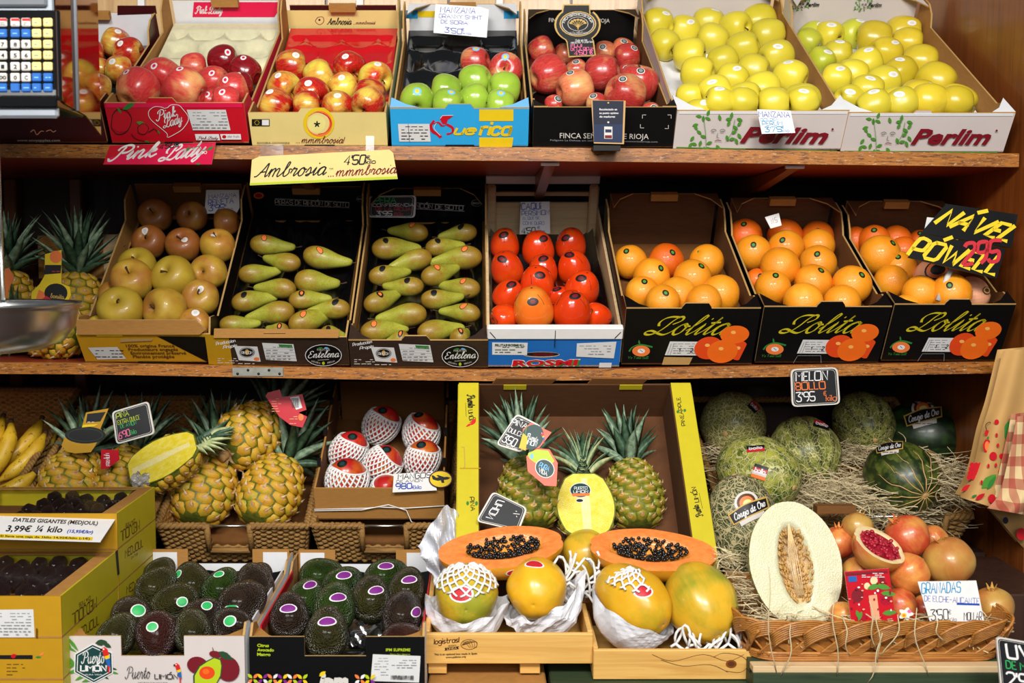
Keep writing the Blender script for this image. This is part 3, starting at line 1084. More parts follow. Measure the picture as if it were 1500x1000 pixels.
def place_words(pts,rowgap):
 """pts: list of (px, py) -> words naming the row (from the front) and the place in it"""
 idx=sorted(range(len(pts)),key=lambda i:-pts[i][1])
 rows=[]
 for i in idx:
  if rows and abs(pts[rows[-1][0]][1]-pts[i][1])<rowgap:
   rows[-1].append(i)
  else:
   rows.append([i])
 out=['']*len(pts)
 for k,r in enumerate(rows):
  r.sort(key=lambda i:pts[i][0])
  rn='front row' if k==0 else('back row' if k==len(rows)-1 else ORD[k]+' row')
  for j,i in enumerate(r):
   if len(r)==1:
    w='alone in the '+rn
   elif j==0:
    w='leftmost in the '+rn
   elif j==len(r)-1:
    w='rightmost in the '+rn
   else:
    w=ORD[j]+' from left, '+rn
   out[i]=w
 return out
def relax(items,box,floor,iters=60):
 """items: dict(rays=[..], rpx=[..], t0=[..]); slide each along its own sight line until nothing overlaps"""
 Mi,W,L,t=box['Mi'],box['W'],box['L'],box['t']
 for it in items:
  it['dt']=0.0
  it['off']=Vector((0,0,0))
  it['cl']=Vector((0,0,0))
 A=box['M'].to_3x3()
 n2=box.get('n2',box['n'])
 def sph(it):
  out=[]
  for d,r,t0 in zip(it['rays'],it['rpx'],it['t0']):
   tt=t0+it['dt']
   out.append((CAM+d*tt+it['off']+it['cl'],r*tt/F))
  return out
 for k in range(iters):
  S_=[sph(i)for i in items]
  moved=0
  for i in range(len(items)):
   for j in range(i+1,len(items)):
    if(S_[i][0][0]-S_[j][0][0]).length>.2:
     continue
    best=0
    for a,ra in S_[i]:
     for b,rb in S_[j]:
      ov=(ra+rb)*.95-(a-b).length
      if ov>best:
       best,va,vb=ov,a,b
    if best>0.0003:
     moved+=1
     la,lb=Mi@va,Mi@vb
     up,lo=(i,j)if(la.z-lb.z)+.15*(lb.y-la.y)*0>0 else(j,i)
     items[up]['dt']=max(items[up]['dt']-min(best*.45,.004),-.55*items[up]['rpx'][0]*2.3/F)
     dr=(va-vb)
     dr.normalize()
     for q,sg in((i,1),(j,-1)):
      r=items[q]['rpx'][0]*2.3/F
      items[q]['off']+=dr*sg*best*.22
      m=.16*r
      if items[q]['off'].length>m:
       items[q]['off']*=m/items[q]['off'].length
  for it in items:
   for c,r in sph(it):
    l=Mi@c
    dx=max(0,-(W/2-t)+r*.97-l.x)-max(0,l.x-(W/2-t-r*.97))
    dy=max(0,t+r*.97+.001-l.y)-max(0,l.y-(L-t-r))
    if dx or dy:
     it['cl']+=A@Vector((dx,dy,0))*.8
    dz=floor+r*.98-(c-box['o']-box['n']*floor).dot(n2)-floor
    if dz>0:
     it['cl']+=n2*dz*.8
  if not moved and k>8:
   break
 return[sph(i)for i in items]
def fit_floor(data,box,cap):
 """highest tray level at which every fruit still stands behind the front panel"""
 best=.006
 z=.006
 while z<cap:
  ok=True
  for(x,y,r)in data:
   c=on_level(box,x,y,r,z)
   if c[1].y-c[2]*.9<box['t']:
    ok=False
    break
  if not ok:
   break
  best=z
  z+=.003
 return best
def on_level(box,x,y,r,z):
 R=r*2.4/F
 n,n2=box['n'],box.get('n2',box['n'])
 for _ in range(3):
  c=hit(x,y,box['o']+n*z+n2*R,n2)
  R=r*c.y/F
 return c,box['Mi']@c,R
STYLES={}
def fill(box,data,words,crop,kind,cap=.09,stk=None,cat='apple',group=None,noun='apple',prob=.65,axes=None,lab=None,floor=None,sq=None,slope=5.0):
 """data rows: (x, y, r[, kind[, axis]]) in crop pixels"""
 ox,oy,s=crop
 D=[]
 a_=box['tilt']-math.radians(slope)
 box['n2']=Vector((0,-math.sin(a_),math.cos(a_)))
 for q in data:
  D.append((ox+q[0]/s,oy+q[1]/s,q[2]/s,q[3]if len(q)>3 and q[3]else kind,q[4]if len(q)>4 else None))
 fl=floor if floor is not None else fit_floor([(a,b_,c)for a,b_,c,_,_ in D],box,cap)
 items=[]
 for a,b_,c,k,ax in D:
  p=on_level(box,a,b_,c,fl)
  items.append(dict(rays=[ray(a,b_)],rpx=[c*.985],t0=[p[0].y]))
 res=relax(items,box,fl)
 wd=place_words([(d[0],d[1])for d in D],sum(d[2]for d in D)/len(D)*.62)
 out=[]
 for i,((a,b_,c,k,ax),sp)in enumerate(zip(D,res)):
  R=sp[0][1]
  ds=(lab or{}).get(k,noun)
  has=stk is not None and random.random()<prob
  axis=view_axis(*ax)if ax else view_axis(random.choice((-1,1)),random.uniform(-.3,.5),random.uniform(-.55,.1))
  o=fruit(k,sp[0][0],R,axis,None,'%s, %s, %s'%(ds,wd[i],words),cat,group,(stk[random.randrange(len(stk))]if has else None),None,sq)
  out.append(o)
 box['floor']=fl
 return out
def slab(name,lo,hi,m):
 b=MB()
 b.box(lo,hi,m)
 return struct(b.build(name))
XR,XL,YB=1.175,-1.42,3.06
slab('floor',(-2.2,-1.5,-.05),(2.2,3.2,0),'wood_dark')
slab('wall_back',(XL,YB,0),(XR,YB+.03,2.35),'wood_dark')
b=MB()
x=XL
while x<XR-.05:
 x1=min(x+.335,XR)
 b.box((x+.004,YB-.012,1.68),(x1-.004,YB,2.34),'oak_pale')
 x=x1
struct(b.build('wall_panelling'))
slab('wall_right',(XR,2.34,0),(XR+.03,YB,2.35),'wood_varnished')
slab('wall_left',(XL-.03,2.34,0),(XL,YB,2.35),'wood_dark')
b=MB()
b.bbox((XR-.004,2.30,0),(XR+.05,2.345,2.35),'wood_varnished')
struct(b.build('trim_right'))
b=MB()
for x in(-.925,-.33,.05):
 b.box((x,YB-.03,1.68),(x+.018,YB-.0125,2.34),'white')
struct(b.build('trim_back'))
b=MB()
for x in(-1.30,-1.12):
 b.bbox((x,YB-.05,.6),(x+.035,YB-.001,1.62),'wood_varnished')
struct(b.build('trim_upright'))
def shelf(name,px,top,th,label,y0=2.4,dz=0.0):
 """px: list of (x px, y px of the top front edge)"""
 xs=[-1.415+i*(1.17+1.415)/36 for i in range(37)]
 cp=[P(a,c,y0)for a,c in px]
 def zt(x):
  if x<=cp[0].x:
   return cp[0].z
  for a,c in zip(cp,cp[1:]):
   if x<=c.x:
    return a.z+(c.z-a.z)*(x-a.x)/(c.x-a.x)
  return cp[-1].z
 root=empty(name,Matrix.Identity(4),label,'shelf')
 for part,ya,yb,m,ins in(('edge_strip',y0-.016,y0-.0005,'shelf_edge',0),('board',y0,YB-.014,'wood_red_bounce',.002)):
  b=MB()
  vs,fs=[],[]
  for x in xs:
   z=zt(x)-.0012
   vs+=[(x,ya,z),(x,yb,z),(x,yb,z-th+ins),(x,ya,z-th+ins)]
  for i in range(36):
   k=i*4
   for j in range(4):
    fs.append((k+j,k+4+j,k+4+(j+1)%4,k+(j+1)%4))
  fs+=[(0,3,2,1),tuple(144+j for j in range(4))]
  fs=[f[::-1]for f in fs]
  b.add(vs,fs,m)
  b.build(part,root)
 return root,zt
S1,z1=shelf('display_shelf',[(0,211),(360,213.5),(600,214.5),(775,216),(984,218),(1230,221.5),(1480,225)],None,.029,'upper long wooden shelf carrying the open boxes of apples')
S2,z2=shelf('display_shelf',[(0,529),(130,529.5),(313,533),(511,537),(715,539.5),(906,538),(1098,534),(1285,531),(1463,528)],None,.025,'middle long wooden shelf carrying pears, persimmons and oranges')
# brackets under the upper shelf
for px in(806,1165,420):
 xx=P(px,240,2.42).x
 b=MB()
 zz=z1(xx)-.0305
 b.add([(xx-.012,2.43,zz),(xx+.012,2.43,zz),(xx+.012,3.03,zz),(xx-.012,3.03,zz),(xx-.012,2.43,zz-.006),(xx+.012,2.43,zz-.006),(xx+.012,3.03,zz-.07),(xx-.012,3.03,zz-.07)],[(0,1,2,3),(4,7,6,5),(0,4,5,1),(1,5,6,2),(2,6,7,3),(3,7,4,0)],'wood_varnished')
 b.box((xx-.02,2.418,zz-.006),(xx+.02,2.43,zz),'white')
 b.build('bracket',S1)
b=MB()
p0,p1=P(340,538,2.382),P(415,551,2.382)
b.bbox((p0 .x,2.3815,p1 .z),(p1 .x,2.3838,p0 .z),'galvanised',.0008)
for i in range(5):
 b.lathe([(0,0),(.003,0),(.003,.0012),(0,.0016)],'ink',8,None,Matrix.Translation((p0 .x+.012+i*.023,2.3815,(p0 .z+p1 .z)/2+(.004 if i%2 else-.004)))@Matrix.Rotation(PI/2,4,'X'))
b.build('mending_plate',S2)
# hidden carcass below: third tier board and the low plinth
b=MB();b.box((-1.41,2.47,.70),(1.168,3.045,.728),'wood_dark')
tag(b.build('tier_board'),'low wooden board under the woven baskets','shelf')
b=MB();b.box((-1.41,1.72,.02),(1.168,2.46,.618),'plinth_dark')
tag(b.build('plinth'),'dark low plinth under the avocado boxes and papaya crates','plinth')
for nm,z,lab in(('slope_board',1.66,'plain sloping board propping up the apple boxes'),('slope_board',1.19,'plain sloping board propping up the pear and orange boxes')):
 b=MB()
 y0,y1=2.52,3.0
 za,zb=z+.055,z+.055+(y1-y0)*math.tan(math.radians(28))-.03
 b.add([(-1.38,y0,za-.02),(1.13,y0,za-.02),(1.13,y1,zb-.02),(-1.38,y1,zb-.02),(-1.38,y0,z+.004),(1.13,y0,z+.004),(1.13,y1,z+.004),(-1.38,y1,z+.004)],[(0,1,2,3),(4,7,6,5),(0,4,5,1),(1,5,6,2),(2,6,7,3),(3,7,4,0)],'wood_dark')
 tag(b.build(nm),lab,'board')
def box_frame(x,z,W,h,L,tilt,D=2.4,t=.004):
 a=math.radians(tilt)
 M4=Matrix.Translation((x,D,z))@Matrix.Rotation(a,4,'X')
 return dict(M=M4,Mi=M4 .inverted(),W=W,h=h,L=L,t=t,o=Vector((x,D,z)),n=Vector((0,-math.sin(a),math.cos(a))),tilt=a)
def round_tab(x0,x1,z0,z1,r=.008):
 return[(x0,z0),(x0+.002,z1-r),(x0+r,z1),(x1-r,z1),(x1-.002,z1-r),(x1,z0)]
def cbox(spec,name,label,out,inn,side_h=None,tab=None,back_h=None,corner=None,back_out=None,side_out=None,front_pts=None,edge='kraft_edge',rear_rise=None,front_print=None,back_print=None,side_prof=None,group=None,D=2.4,tab_back=True,corner_mat=None,lip=None):
 x,z,W,h,L,tilt=spec
 bx=box_frame(x,z,W,h,L,tilt,D)
 root=empty(name,bx['M'],label,'box',group)
 bx['root']=root
 t=bx['t']
 sh=side_h or h*.8
 bh=back_h or h*1.35
 b=MB();b.box((-W/2,0,0),(W/2,L,t*.8),inn);b.build('base',root)
 fp=front_pts or([(0,0),(W,0),(W,h)]+([(p[0],p[1])for p in round_tab(W*tab[0],W*tab[1],h,h+tab[2])][::-1]if tab else[])+[(0,h)])
 b=MB()
 b.prism(fp,(-W/2,0,0),(1,0,0),(0,0,1),t,out,inn,edge)
 if lip:
  b.box((-W/2+.004,-.001,h-lip[1]),(W/2-.004,.0,h),lip[0])
 fc=Face(b,bx['M'],(-W/2,0,0),(1,0,0),(0,0,1),.0008 if not lip else.0016)
 if front_print:
  front_print(fc,bx)
 fc.finish('front_panel',root)
 b=MB()
 wv=.012
 bp=[(wv,0),(W-wv,0),(W-wv,bh)]
 if tab_back:
  bp+=[(W*.62,bh),(W*.61,bh-.012),(W*.39,bh-.012),(W*.38,bh)]
 bp+=[(wv,bh)]
 b.prism(bp,(-W/2,L-t,0),(1,0,0),(0,0,1),t,back_out or inn,out,edge)
 if tab_back:
  b.box((-W*.115,L-t-.016,bh-.012),(W*.115,L-t,bh+.006),'kraft')
 if back_print:
  back_print(Face(b,bx['M'],(-W/2,L-t,0),(1,0,0),(0,0,1),.0006),bx)
 b.build('back_panel',root)
 rr=rear_rise or bh
 sp=side_prof or[(t,0),(L-t,0),(L-t,rr),(L-.055,rr),(L-.085,rr*.86),(L-.1,sh),(.085,sh),(.06,h*.97),(t,h)]
 for sg in(-1,1):
  b=MB()
  if sg>0:
   b.prism([(p[0],p[1])for p in sp],(W/2,0,0),(0,1,0),(0,0,1),t,side_out or out,inn,edge)
  else:
   b.prism([(-p[0],p[1])for p in sp],(-W/2,0,0),(0,-1,0),(0,0,1),t,side_out or out,inn,edge)
  b.build('side_panel',root)
 if corner:
  for sg in(-1,1):
   b=MB()
   q=[(0,0),(corner[0],0),(corner[0]*.55,corner[1]*.3),(corner[0]*.2,corner[1]*.75),(0,corner[1])]
   b.prism([(sg*(W/2-p[0]),p[1])for p in q],(0,.0006,h+.003),(1,0,0),(0,1,0),.003,corner_mat or out,inn,edge)
   b.build('corner_flap',root)
  for sg in(-1,1):
   b=MB()
   q=[(0,0),(.055,0),(.02,.03),(0,.075)]
   b.prism([(sg*(W/2-wv-p[0]),L-p[1]-t)for p in q],(0,0,bh+.002),(1,0,0),(0,1,0),.003,back_out or inn,inn,edge)
   b.build('corner_flap',root)
 return bx
def cell_tray(bx,name,label,m,nx,ny,floor,depth=.022,y0=.012,y1=None,rise=.0,slope=.0875):
 """moulded tray with round cups, standing in a box"""
 W,L,t=bx['W'],bx['L'],bx['t']
 y1=y1 or L-.012
 w=W-2*t-.012
 def fn(u,v):
  x=(u-.5)*w
  y=y0+(y1-y0)*v
  fx,fy=u*nx,v*ny
  row=int(min(ny-1,fy))
  sh=.5*(row%2)
  du=(fx+sh)%1-.5
  dv=fy-row-.5
  d=math.sqrt(du*du+dv*dv)*2
  floor_=floor-.004
  z=floor_-depth*max(0,1-d**2)**.7
  if v>.93 or v<.04 or u<.03 or u>.97:
   z=floor_
  return(x,y,max(.006,z-slope*min(y,.2))+rise*max(0,v-.38)**1.4)
 b=MB()
 k=12
 b.grid(fn,nx*k,ny*k,m)
 n0=len(b.v)
 lo=[(x,y,z-.0015)for x,y,z in b.v]
 b.add(lo,[f[::-1]for f in b.f],m,True)
 o=b.build(name,None,bx['M'])
 return tag(o,label,'tray')
def panel_label(bx,face,pts,kind='list',seed=0,mat='label_paper',ink='grey'):
 """stuck-on shipping label drawn on a printed face; pts = four px corners from bottom-left anticlockwise"""
 face.begin()
 face.poly(pts,mat)
 (x0,y0),(x1,_),_,(xt,yt)=pts[0],pts[1],pts[2],pts[3]
 face.lines(min(x0,xt)+4+abs(x0-xt)*.5,yt+2,x1-4,y0-2,max(3,int((y0-yt)/4.5)),ink,.55,seed)
 face.end()
 return face
WHITE_DOT=(['white','white','offwhite'],.0085)
RED_DOT=(['white','wine','white'],.0085)
FUJI_DOT=(['white','sage','grey'],.0095)
GOLD_DOT=(['white','white','offwhite'],.0075,1.7)
BLK_DOT=(['ink','ink','leafgreen'],.0085,.85)
BLK2_DOT=(['ink','ink','maroon'],.0085,1.5)
# --- pink box
def pr(f,bx):
 f.ell(178,178,15,15,'print_red');f.line([(165,168),(172,160),(186,162),(193,175),(186,192),(172,196),(163,186)],1.2,'ink',1,True,True)
 f.leaf(180,160,20,-.5,'green');f.leaf(178,165,10,-2.2,'green');f.leaf(200,178,16,.3,'leafgreen')
 f.ell(210,188,8,8,'print_red');f.line([(202,186),(210,180),(218,187),(212,196),(203,194)],1.0,'ink',1,True,True)
 f.line([(218,193),(226,188),(232,192)],1.2,'ink');f.leaf(231,190,7,1.0,'green')
 f.line([(193,196),(200,203),(212,206)],1,'ink',1,True);f.leaf(212,206,8,.2,'green')
 f.line([(246,157),(251,153),(262,153.5),(268,159),(275,168),(276,176),(268,188),(256,196),(246,200.5),(245,195),(236,187),(221,174),(218,163),(226,156),(236,156),(241,158)][::-1],.9,'white',1,True,True)
 f.write('Pink',[(230,177),(260,169),(227,164)],'white','script',1.0,.15,.45)
 f.write('Lady',[(240,187),(268,179),(238,174)],'white','script',1.0,.15,.45)
 panel_label(bx,f,[(283,190),(338,190),(331,160),(274,160)],seed=3)
 f.poly([(288,204),(323,204),(321,195),(286,195)],'white');f.write('Pink Lady',[(290,203),(320,203),(290,199)],'wine','script',1,.2)
 f.poly([(325,203),(354,203),(353,195),(323,195)],'white');f.ell(329,199,3,2.6,'print_red');f.write('star fruits',[(334,200),(351,200),(334,197)],'wine','hand',1)
 f.poly([(241,209.5),(283,209.5),(284,206),(242,206)],'ink')
def pb(f,bx):
 f.poly([(282,25),(402,25),(416,3),(284,3)],'print_pink')
 f.write('Pink Lady',[(286,20),(326,20),(286,10)],'white','script',1.3,.2,.5)
PINK=cbox((-.646,1.652,.297,.093,.605,31.8),'fruit_box','red and pink apple box with a white heart outline on its front','print_red','kraft',.06,(.30,.52,.011),.108,None,'white_card','print_pink',front_print=pr,back_print=pb,lip=('print_pink',.010),rear_rise=.13)
cell_tray(PINK,'fruit_tray','beige moulded pulp tray under the apples of the red heart box','pulp',3,6,.047,.03,rise=.05)
C1,C2,C3,C4=(0,0,3.7025),(360,0,3.7025),(740,0,3.7025),(1100,0,3.7025)
fill(PINK,[(700,482,116,None,(.3,.6,-.5)),(873,425,112,None,(-.1,-.5,.8)),(1022,488,116),(1050,365,80),(1163,442,86),(1262,495,92),(1212,335,90,'apple_crimson'),(1330,392,90,'apple_crimson'),(1405,470,80,'apple_crimson'),(1212,580,85),(1130,545,60)],'in the red heart box',C1,'apple_pink',.05,[(['white','white','pink'],.0085,.8)],'apple','apples in the red heart box','rosy red apple',.8,lab={'apple_crimson':'dark crimson apple'},floor=.046)
# --- dark red box behind the scale
def pr(f,bx):
 f.line([(45,193),(50,190),(54,197),(60,192),(64,192)],1.2,'peach',1,True);f.line([(68,192),(74,190),(78,193),(82,191)],1.2,'peach',1,True)
 f.write('www.envyapples.com',[(25,207),(88,207),(25,203)],'offwhite','type')
def pb(f,bx):
 f.poly([(172,22),(230,20),(228,8),(172,8)],'print_darkred')
ENVY=cbox((-.951,1.652,.292,.093,.52,31.9),'fruit_box','dark red apple box partly hidden behind the weighing scale','print_darkred','kraft_dark',.06,None,.105,None,'white_card','print_darkred',front_print=pr,back_print=pb)
cell_tray(ENVY,'fruit_tray','black glossy tray in the dark red box behind the scale','plastic_black',3,6,.045,.022)
fill(ENVY,[(630,235,82),(700,292,88,None,(.8,.1,.1)),(650,378,78,'apple_bicolor'),(545,372,60),(480,300,85),(420,420,88),(540,490,92),(395,300,80)],'dark red box behind the scale',C1,'apple_bicolor_red',.05,[WHITE_DOT],'apple','apples in the dark red box','red and yellow apple',.7,lab={'apple_bicolor':'mostly yellow apple'},floor=.045)
# --- cream box
def pr(f,bx):
 f.ell(467,180,23,23,'yellow');f.ell(468,181,19,19,'inkorange');f.ell(466,180,16.5,16.5,'cream');f.ell(464,181,13,13,'paleyellow')
 f.line([(452,170),(465,164),(480,170),(485,182),(478,193),(466,196)],1.6,'print_red',.3,True)
 for i in range(5):
  f.leaf(464.5,181.5,5.2,i*2*PI/5-PI/2,'ink',.45)
 f.write('...mmmbrosia!',[(434,209),(505,209),(434,200)],'maroon','script',.75,.22,.6)
 f.poly([(369,184),(395,184),(395,174),(369,174)],'ink');f.poly([(384,183),(394,183),(394,175),(384,175)],'white')
 for i in range(8):
  f.ell(376.5+3.2*math.cos(i*PI/4),179+3.2*math.sin(i*PI/4),.6,.6,'yellow')
 f.write('RIVOIRA GIOVANNI',[(377,210),(424,210),(377,207)],'ink','type');f.lines(377,211,424,214,1,'ink',.5)
 f.poly([(444,214),(492,214),(490,211),(447,211)],'ink')
def pb(f,bx):
 f.poly([(418,42),(590,42),(590,15),(418,15)],'print_cream')
 f.line([(466,25),(473,25),(474,32),(468,36),(462,31),(466,25)],1,'maroon',1,True);f.ell(468,29,1.6,1.6,'ink')
 f.write('Ambrosia',[(479,36),(515,36),(479,27)],'ink','script',1,.2);f.write('...mmmbrosia!',[(518,35.5),(550,35.5),(518,31)],'maroon','script',1,.2)
AMB=cbox((-.343,1.645,.294,.079,.580,33.0),'fruit_box','cream apple box with a halved apple drawn on its front','print_cream','kraft',.05,(.36,.585,.01),.100,None,'print_darkred',front_print=pr,back_print=pb,rear_rise=.13)
cell_tray(AMB,'fruit_tray','red shiny plastic tray with empty cups in the cream box','plastic_red',3,6,.036,.032,rise=.055)
fill(AMB,[(248,362,92),(400,418,92,'apple_bicolor'),(562,365,90,None,(.4,-.5,.5)),(705,425,92,'apple_bicolor',(.7,-.25,.55)),(208,477,92,'apple_bicolor',(.7,-.4,.4)),(355,512,97,None,(.6,-.5,.4)),(530,477,84,'apple_bicolor'),(675,522,94),(180,580,96),(318,640,85),(500,585,94,None,(.5,-.6,.5)),(648,622,95,None,(-.3,-.5,.5)),(790,470,60)][:12],'in the cream box',C2,'apple_bicolor_red',.06,[WHITE_DOT],'apple','apples in the cream box','red apple with yellow flush',.6,lab={'apple_bicolor':'yellow apple with red flush'},floor=.034)
# --- cyan box
def pr(f,bx):
 f.poly([(702,215),(750,215),(752,201),(702,201)],'yellow');f.poly([(702,177),(752,177),(752,160),(702,160)],'yellow')
 f.line([(636,176),(631,184),(634,192),(641,196),(646,201)],5,'print_red',.45,True);f.line([(634,181),(642,179),(648,184),(656,181)],3,'print_red',.4,True)
 f.line([(655,182),(663,187),(662,194),(654,196)],4,'print_red',.4,True);f.poly([(644,173),(648,169),(664,169),(656,175),(654,181),(648,181)],'print_red')
 f.line([(645,173),(648,169),(664,168.5)],.7,'white');f.line([(639,180),(636,188),(645,198)],.7,'white',1,True)
 f.write('ue',[(666,196),(697,196),(666,183)],'yellow','hand',1.5,.3);f.write('rica',[(703,197),(749,197),(703,179)],'yellow','hand',1.7,.25)
 panel_label(bx,f,[(585,207),(631,207),(629,181),(583,181)],seed=8,ink='ink')
 f.line([(598,181),(600,207)],.5,'ink')
 f.poly([(651,214.5),(696,214.5),(694,211),(653,211)],'ink')
def pb(f,bx):
 f.poly([(595,27),(612,27),(612,15),(595,15)],'print_cyan');f.poly([(612,25),(640,25),(640,16),(612,16)],'yellow')
 f.poly([(738,27),(760,27),(760,16),(738,16)],'print_cyan')
QUER=cbox((-.039,1.645,.296,.088,.574,32.2),'fruit_box','bright blue apple box with yellow stripes on its front','print_cyan','kraft',.055,(.395,.605,.01),.112,(.062,.05),'white_card',front_print=pr,back_print=pb,rear_rise=.12,corner_mat='skyblue')
cell_tray(QUER,'fruit_tray','black shiny plastic tray with empty cups in the blue box','plastic_black',3,5,.043,.034,rise=.05)
fill(QUER,[(930,547,98,None,(0,-.55,.8)),(1085,497,96),(1247,442,96),(1400,482,94),(1240,548,92),(1100,625,90),(1380,620,88),(1245,337,84,'apple_fuji'),(1412,382,95,'apple_fuji',(-.1,.1,.95))],'in the blue box',C2,'apple_green',.06,[(['skyblue','skyblue','yellow'],.009)],'apple','apples in the blue box','green apple',.6,lab={'apple_fuji':'red apple'},floor=.041)
# --- black box
def pr(f,bx):
 f.write('FINCA SE\u00d1ORIO DE RIOJA',[(820,202),(950,203.5),(820,194)],'offwhite','type',bold=.0)
 f.write('Poligono La Dehesa s/n 26559 Ezcaray  www.fincasenorioderioja.com',[(806,206),(963,208.5),(806,203.5)],'grey','type')
 for x,y,a,c in((941,168,1,1),(983,168,-1,1),(938,187,1,-1),(979,188,-1,-1)):
  f.line([(x,y+5*c),(x,y),(x+5*a,y)],.8,'offwhite')
def pb(f,bx):
 f.write('FINCA SE\u00d1ORIO DE RIOJA',[(804,32),(893,33),(804,26)],'offwhite','type')
FINCA=cbox((.271,1.642,.304,.092,.64,28.9),'fruit_box','black apple box with thin white corner marks on its front','print_black','kraft_dark',.06,None,.112,(.03,.04),'print_black',front_print=pr,back_print=pb,tab_back=False,rear_rise=.115)
cell_tray(FINCA,'fruit_tray','black tray under the apples in the black box','plastic_black',3,6,.03,.02)
fill(FINCA,[(200,268,78),(298,222,55),(332,300,62,'apple_fuji_pale'),(225,405,108),(388,385,62),(377,482,106,'apple_fuji_pale'),(528,392,100),(602,222,72,'apple_fuji_pale'),(530,250,64,'apple_fuji_pale'),(660,310,76),(665,405,60),(788,452,108,None,(.1,.8,.3)),(645,510,112),(262,570,55),(500,560,60),(790,610,55)],'in the black apple box',C3,'apple_fuji',.05,[FUJI_DOT],'apple','apples in the black box','rosy red apple',.85,lab={'apple_fuji_pale':'paler yellowish pink apple'},floor=.03)
# --- two white boxes of yellow apples
def leaf_face(f,x,y,k,L='leafgreen'):
 """woman's face made of leaves: twigs of leaves around plain eyes, nose and lips"""
 q='1085640 1112635 1065680 1092668 1132658 1060712 1042745 1082735 1028780 1058792 1080768 1108752 1095800 1128806 1160792 1140775 1185660 1212652 1242648 1272648 1222690 1250688 1277690 1215738 1245730 1277728 1230762 1265755'
 for i,w_ in enumerate(q.split()):
  X,Y=(int(w_[:4])-1158)/3.7*k,(int(w_[4:])-720)/3.7*k
  f.leaf(x+X,y+Y,9.5*k,math.atan2(Y,X)+(.9 if i%2 else-.7),L,.5)
 f.line([(x-18*k,y-22*k),(x-15*k,y),(x-14*k,y+22*k)],.7,L,1,True)
 f.line([(x+15*k,y+14*k),(x+24*k,y),(x+28*k,y-18*k)],.7,L,1,True)
 for s in(-1,1):
  f.line([(x+(2-9)*k if s<0 else x+6*k,y-2*k),(x+(2-5)*k if s<0 else x+10*k,y-4*k),(x+(2-1)*k if s<0 else x+14*k,y-2*k)],.8,'sage',1,True)
  f.line([(x+(-6 if s<0 else 7)*k,y),(x+(-2 if s<0 else 12)*k,y)],1.0,'sage')
 f.line([(x+3*k,y+2*k),(x+2*k,y+8*k),(x+5*k,y+9*k)],.6,'sage',1,True)
 f.line([(x-1*k,y+13*k),(x+3*k,y+12*k),(x+8*k,y+13*k)],1.1,'wine',1,True)
def pr(f,bx):
 f.poly([(990,216),(1225,221),(1226,219.8),(991,214.5)],'leafgreen')
 leaf_face(f,1048,192,1.0)
 f.write('Perlim',[(1083,207),(1209,208.5),(1090,184)],'wine','type',bold=.035,slant=.25);f.ell(1219,188,1.6,1.6,'wine')
 f.poly([(1090,218.8),(1135,219.8),(1133,217.2),(1092,216.5)],'ink')
PER1=cbox((.607,1.638,.366,.090,.715,32.6),'fruit_box','white box of yellow apples standing right beside the black apple box','print_white','kraft',.075,None,.1,(.06,.075),'print_white',front_print=pr,tab_back=False,corner_mat='white_card',lip=('white_card',.006))
ap=[(825,115,85),(970,167,85),(1090,97,85),(1245,147,88,None,(.5,-.1,.5)),(1365,82,95),(1425,187,92),(858,240,86,None,(.5,-.5,.5)),(1000,297,92,None,(.8,0,.3)),(1125,212,88),(1292,264,92),(1180,332,85),(1045,397,93),(1347,377,88),(1230,435,92),(1120,503,92),(1297,540,98),(1395,480,95),(1015,525,80),(1175,600,88),(1065,612,75),(1320,650,88),(1468,308,95),(1543,418,98,None,(.7,-.3,.3)),(1608,545,98),(1488,600,92),(1673,660,88)]
fill(PER1,ap,'in the white box beside the black one',C3,'apple_golden',.06,[GOLD_DOT],'apple','yellow apples in the first white box','yellow apple',.5,floor=.046)
def pr(f,bx):
 f.poly([(1237,221.5),(1461,223.5),(1461,222),(1237,220)],'leafgreen')
 leaf_face(f,1297,196,1.0)
 f.write('Perlim',[(1333,209.5),(1447,210),(1340,187)],'wine','type',bold=.035,slant=.25);f.ell(1459,190,1.6,1.6,'wine')
 f.poly([(1332,223),(1368,223.3),(1366,221),(1333,220.6)],'ink')
def pb(f,bx):
 for x in(1168,1259):
  leaf_face(f,x+5,6,.35);f.write('Perlim',[(x+11,9),(x+31,9),(x+13,3)],'ink','type',bold=.03,slant=.2)
PER2=cbox((.965,1.632,.354,.092,.625,33.0),'fruit_box','white box of yellow apples standing against the varnished side wall','print_white','kraft',.075,(.38,.51,.006),.12,(.05,.07),'print_white',front_print=pr,back_print=pb,tab_back=False,corner_mat='white_card',lip=('white_card',.006))
ap=[(270,112,74,'apple_golden_green'),(512,152,86,'apple_golden_green',(.2,-.1,.85)),(412,192,80,None,(.6,-.3,.6)),(312,222,72,'apple_golden_green',(.6,-.5,.3)),(768,122,94,'apple_golden_warm'),(660,207,98,'apple_golden_warm'),(472,292,80),(382,328,76,'apple_golden_green',(.3,-.6,.4)),(842,232,88,'apple_golden_warm',(.8,-.1,.3)),(728,288,90,'apple_golden_warm'),(620,347,92),(916,337,100,'apple_golden_warm',(.85,-.2,.3)),(806,398,92,'apple_golden_warm'),(545,402,85),(452,430,85),(715,447,92),(1000,442,106,'apple_golden_warm',(.6,-.5,.4)),(620,500,92),(512,535,85),(902,525,97,'apple_golden_warm'),(802,562,98),(1110,560,108,'apple_golden_warm',(.6,-.5,.4)),(1000,612,102,'apple_golden_warm'),(705,612,95),(890,672,92),(1200,680,95,'apple_golden_warm')]
fill(PER2,ap,'white box by the side wall',C4,'apple_golden',.06,[GOLD_DOT],'apple','yellow apples in the second white box','yellow apple',.6,lab={'apple_golden_green':'greenish yellow apple','apple_golden_warm':'deep yellow apple'},floor=.046)
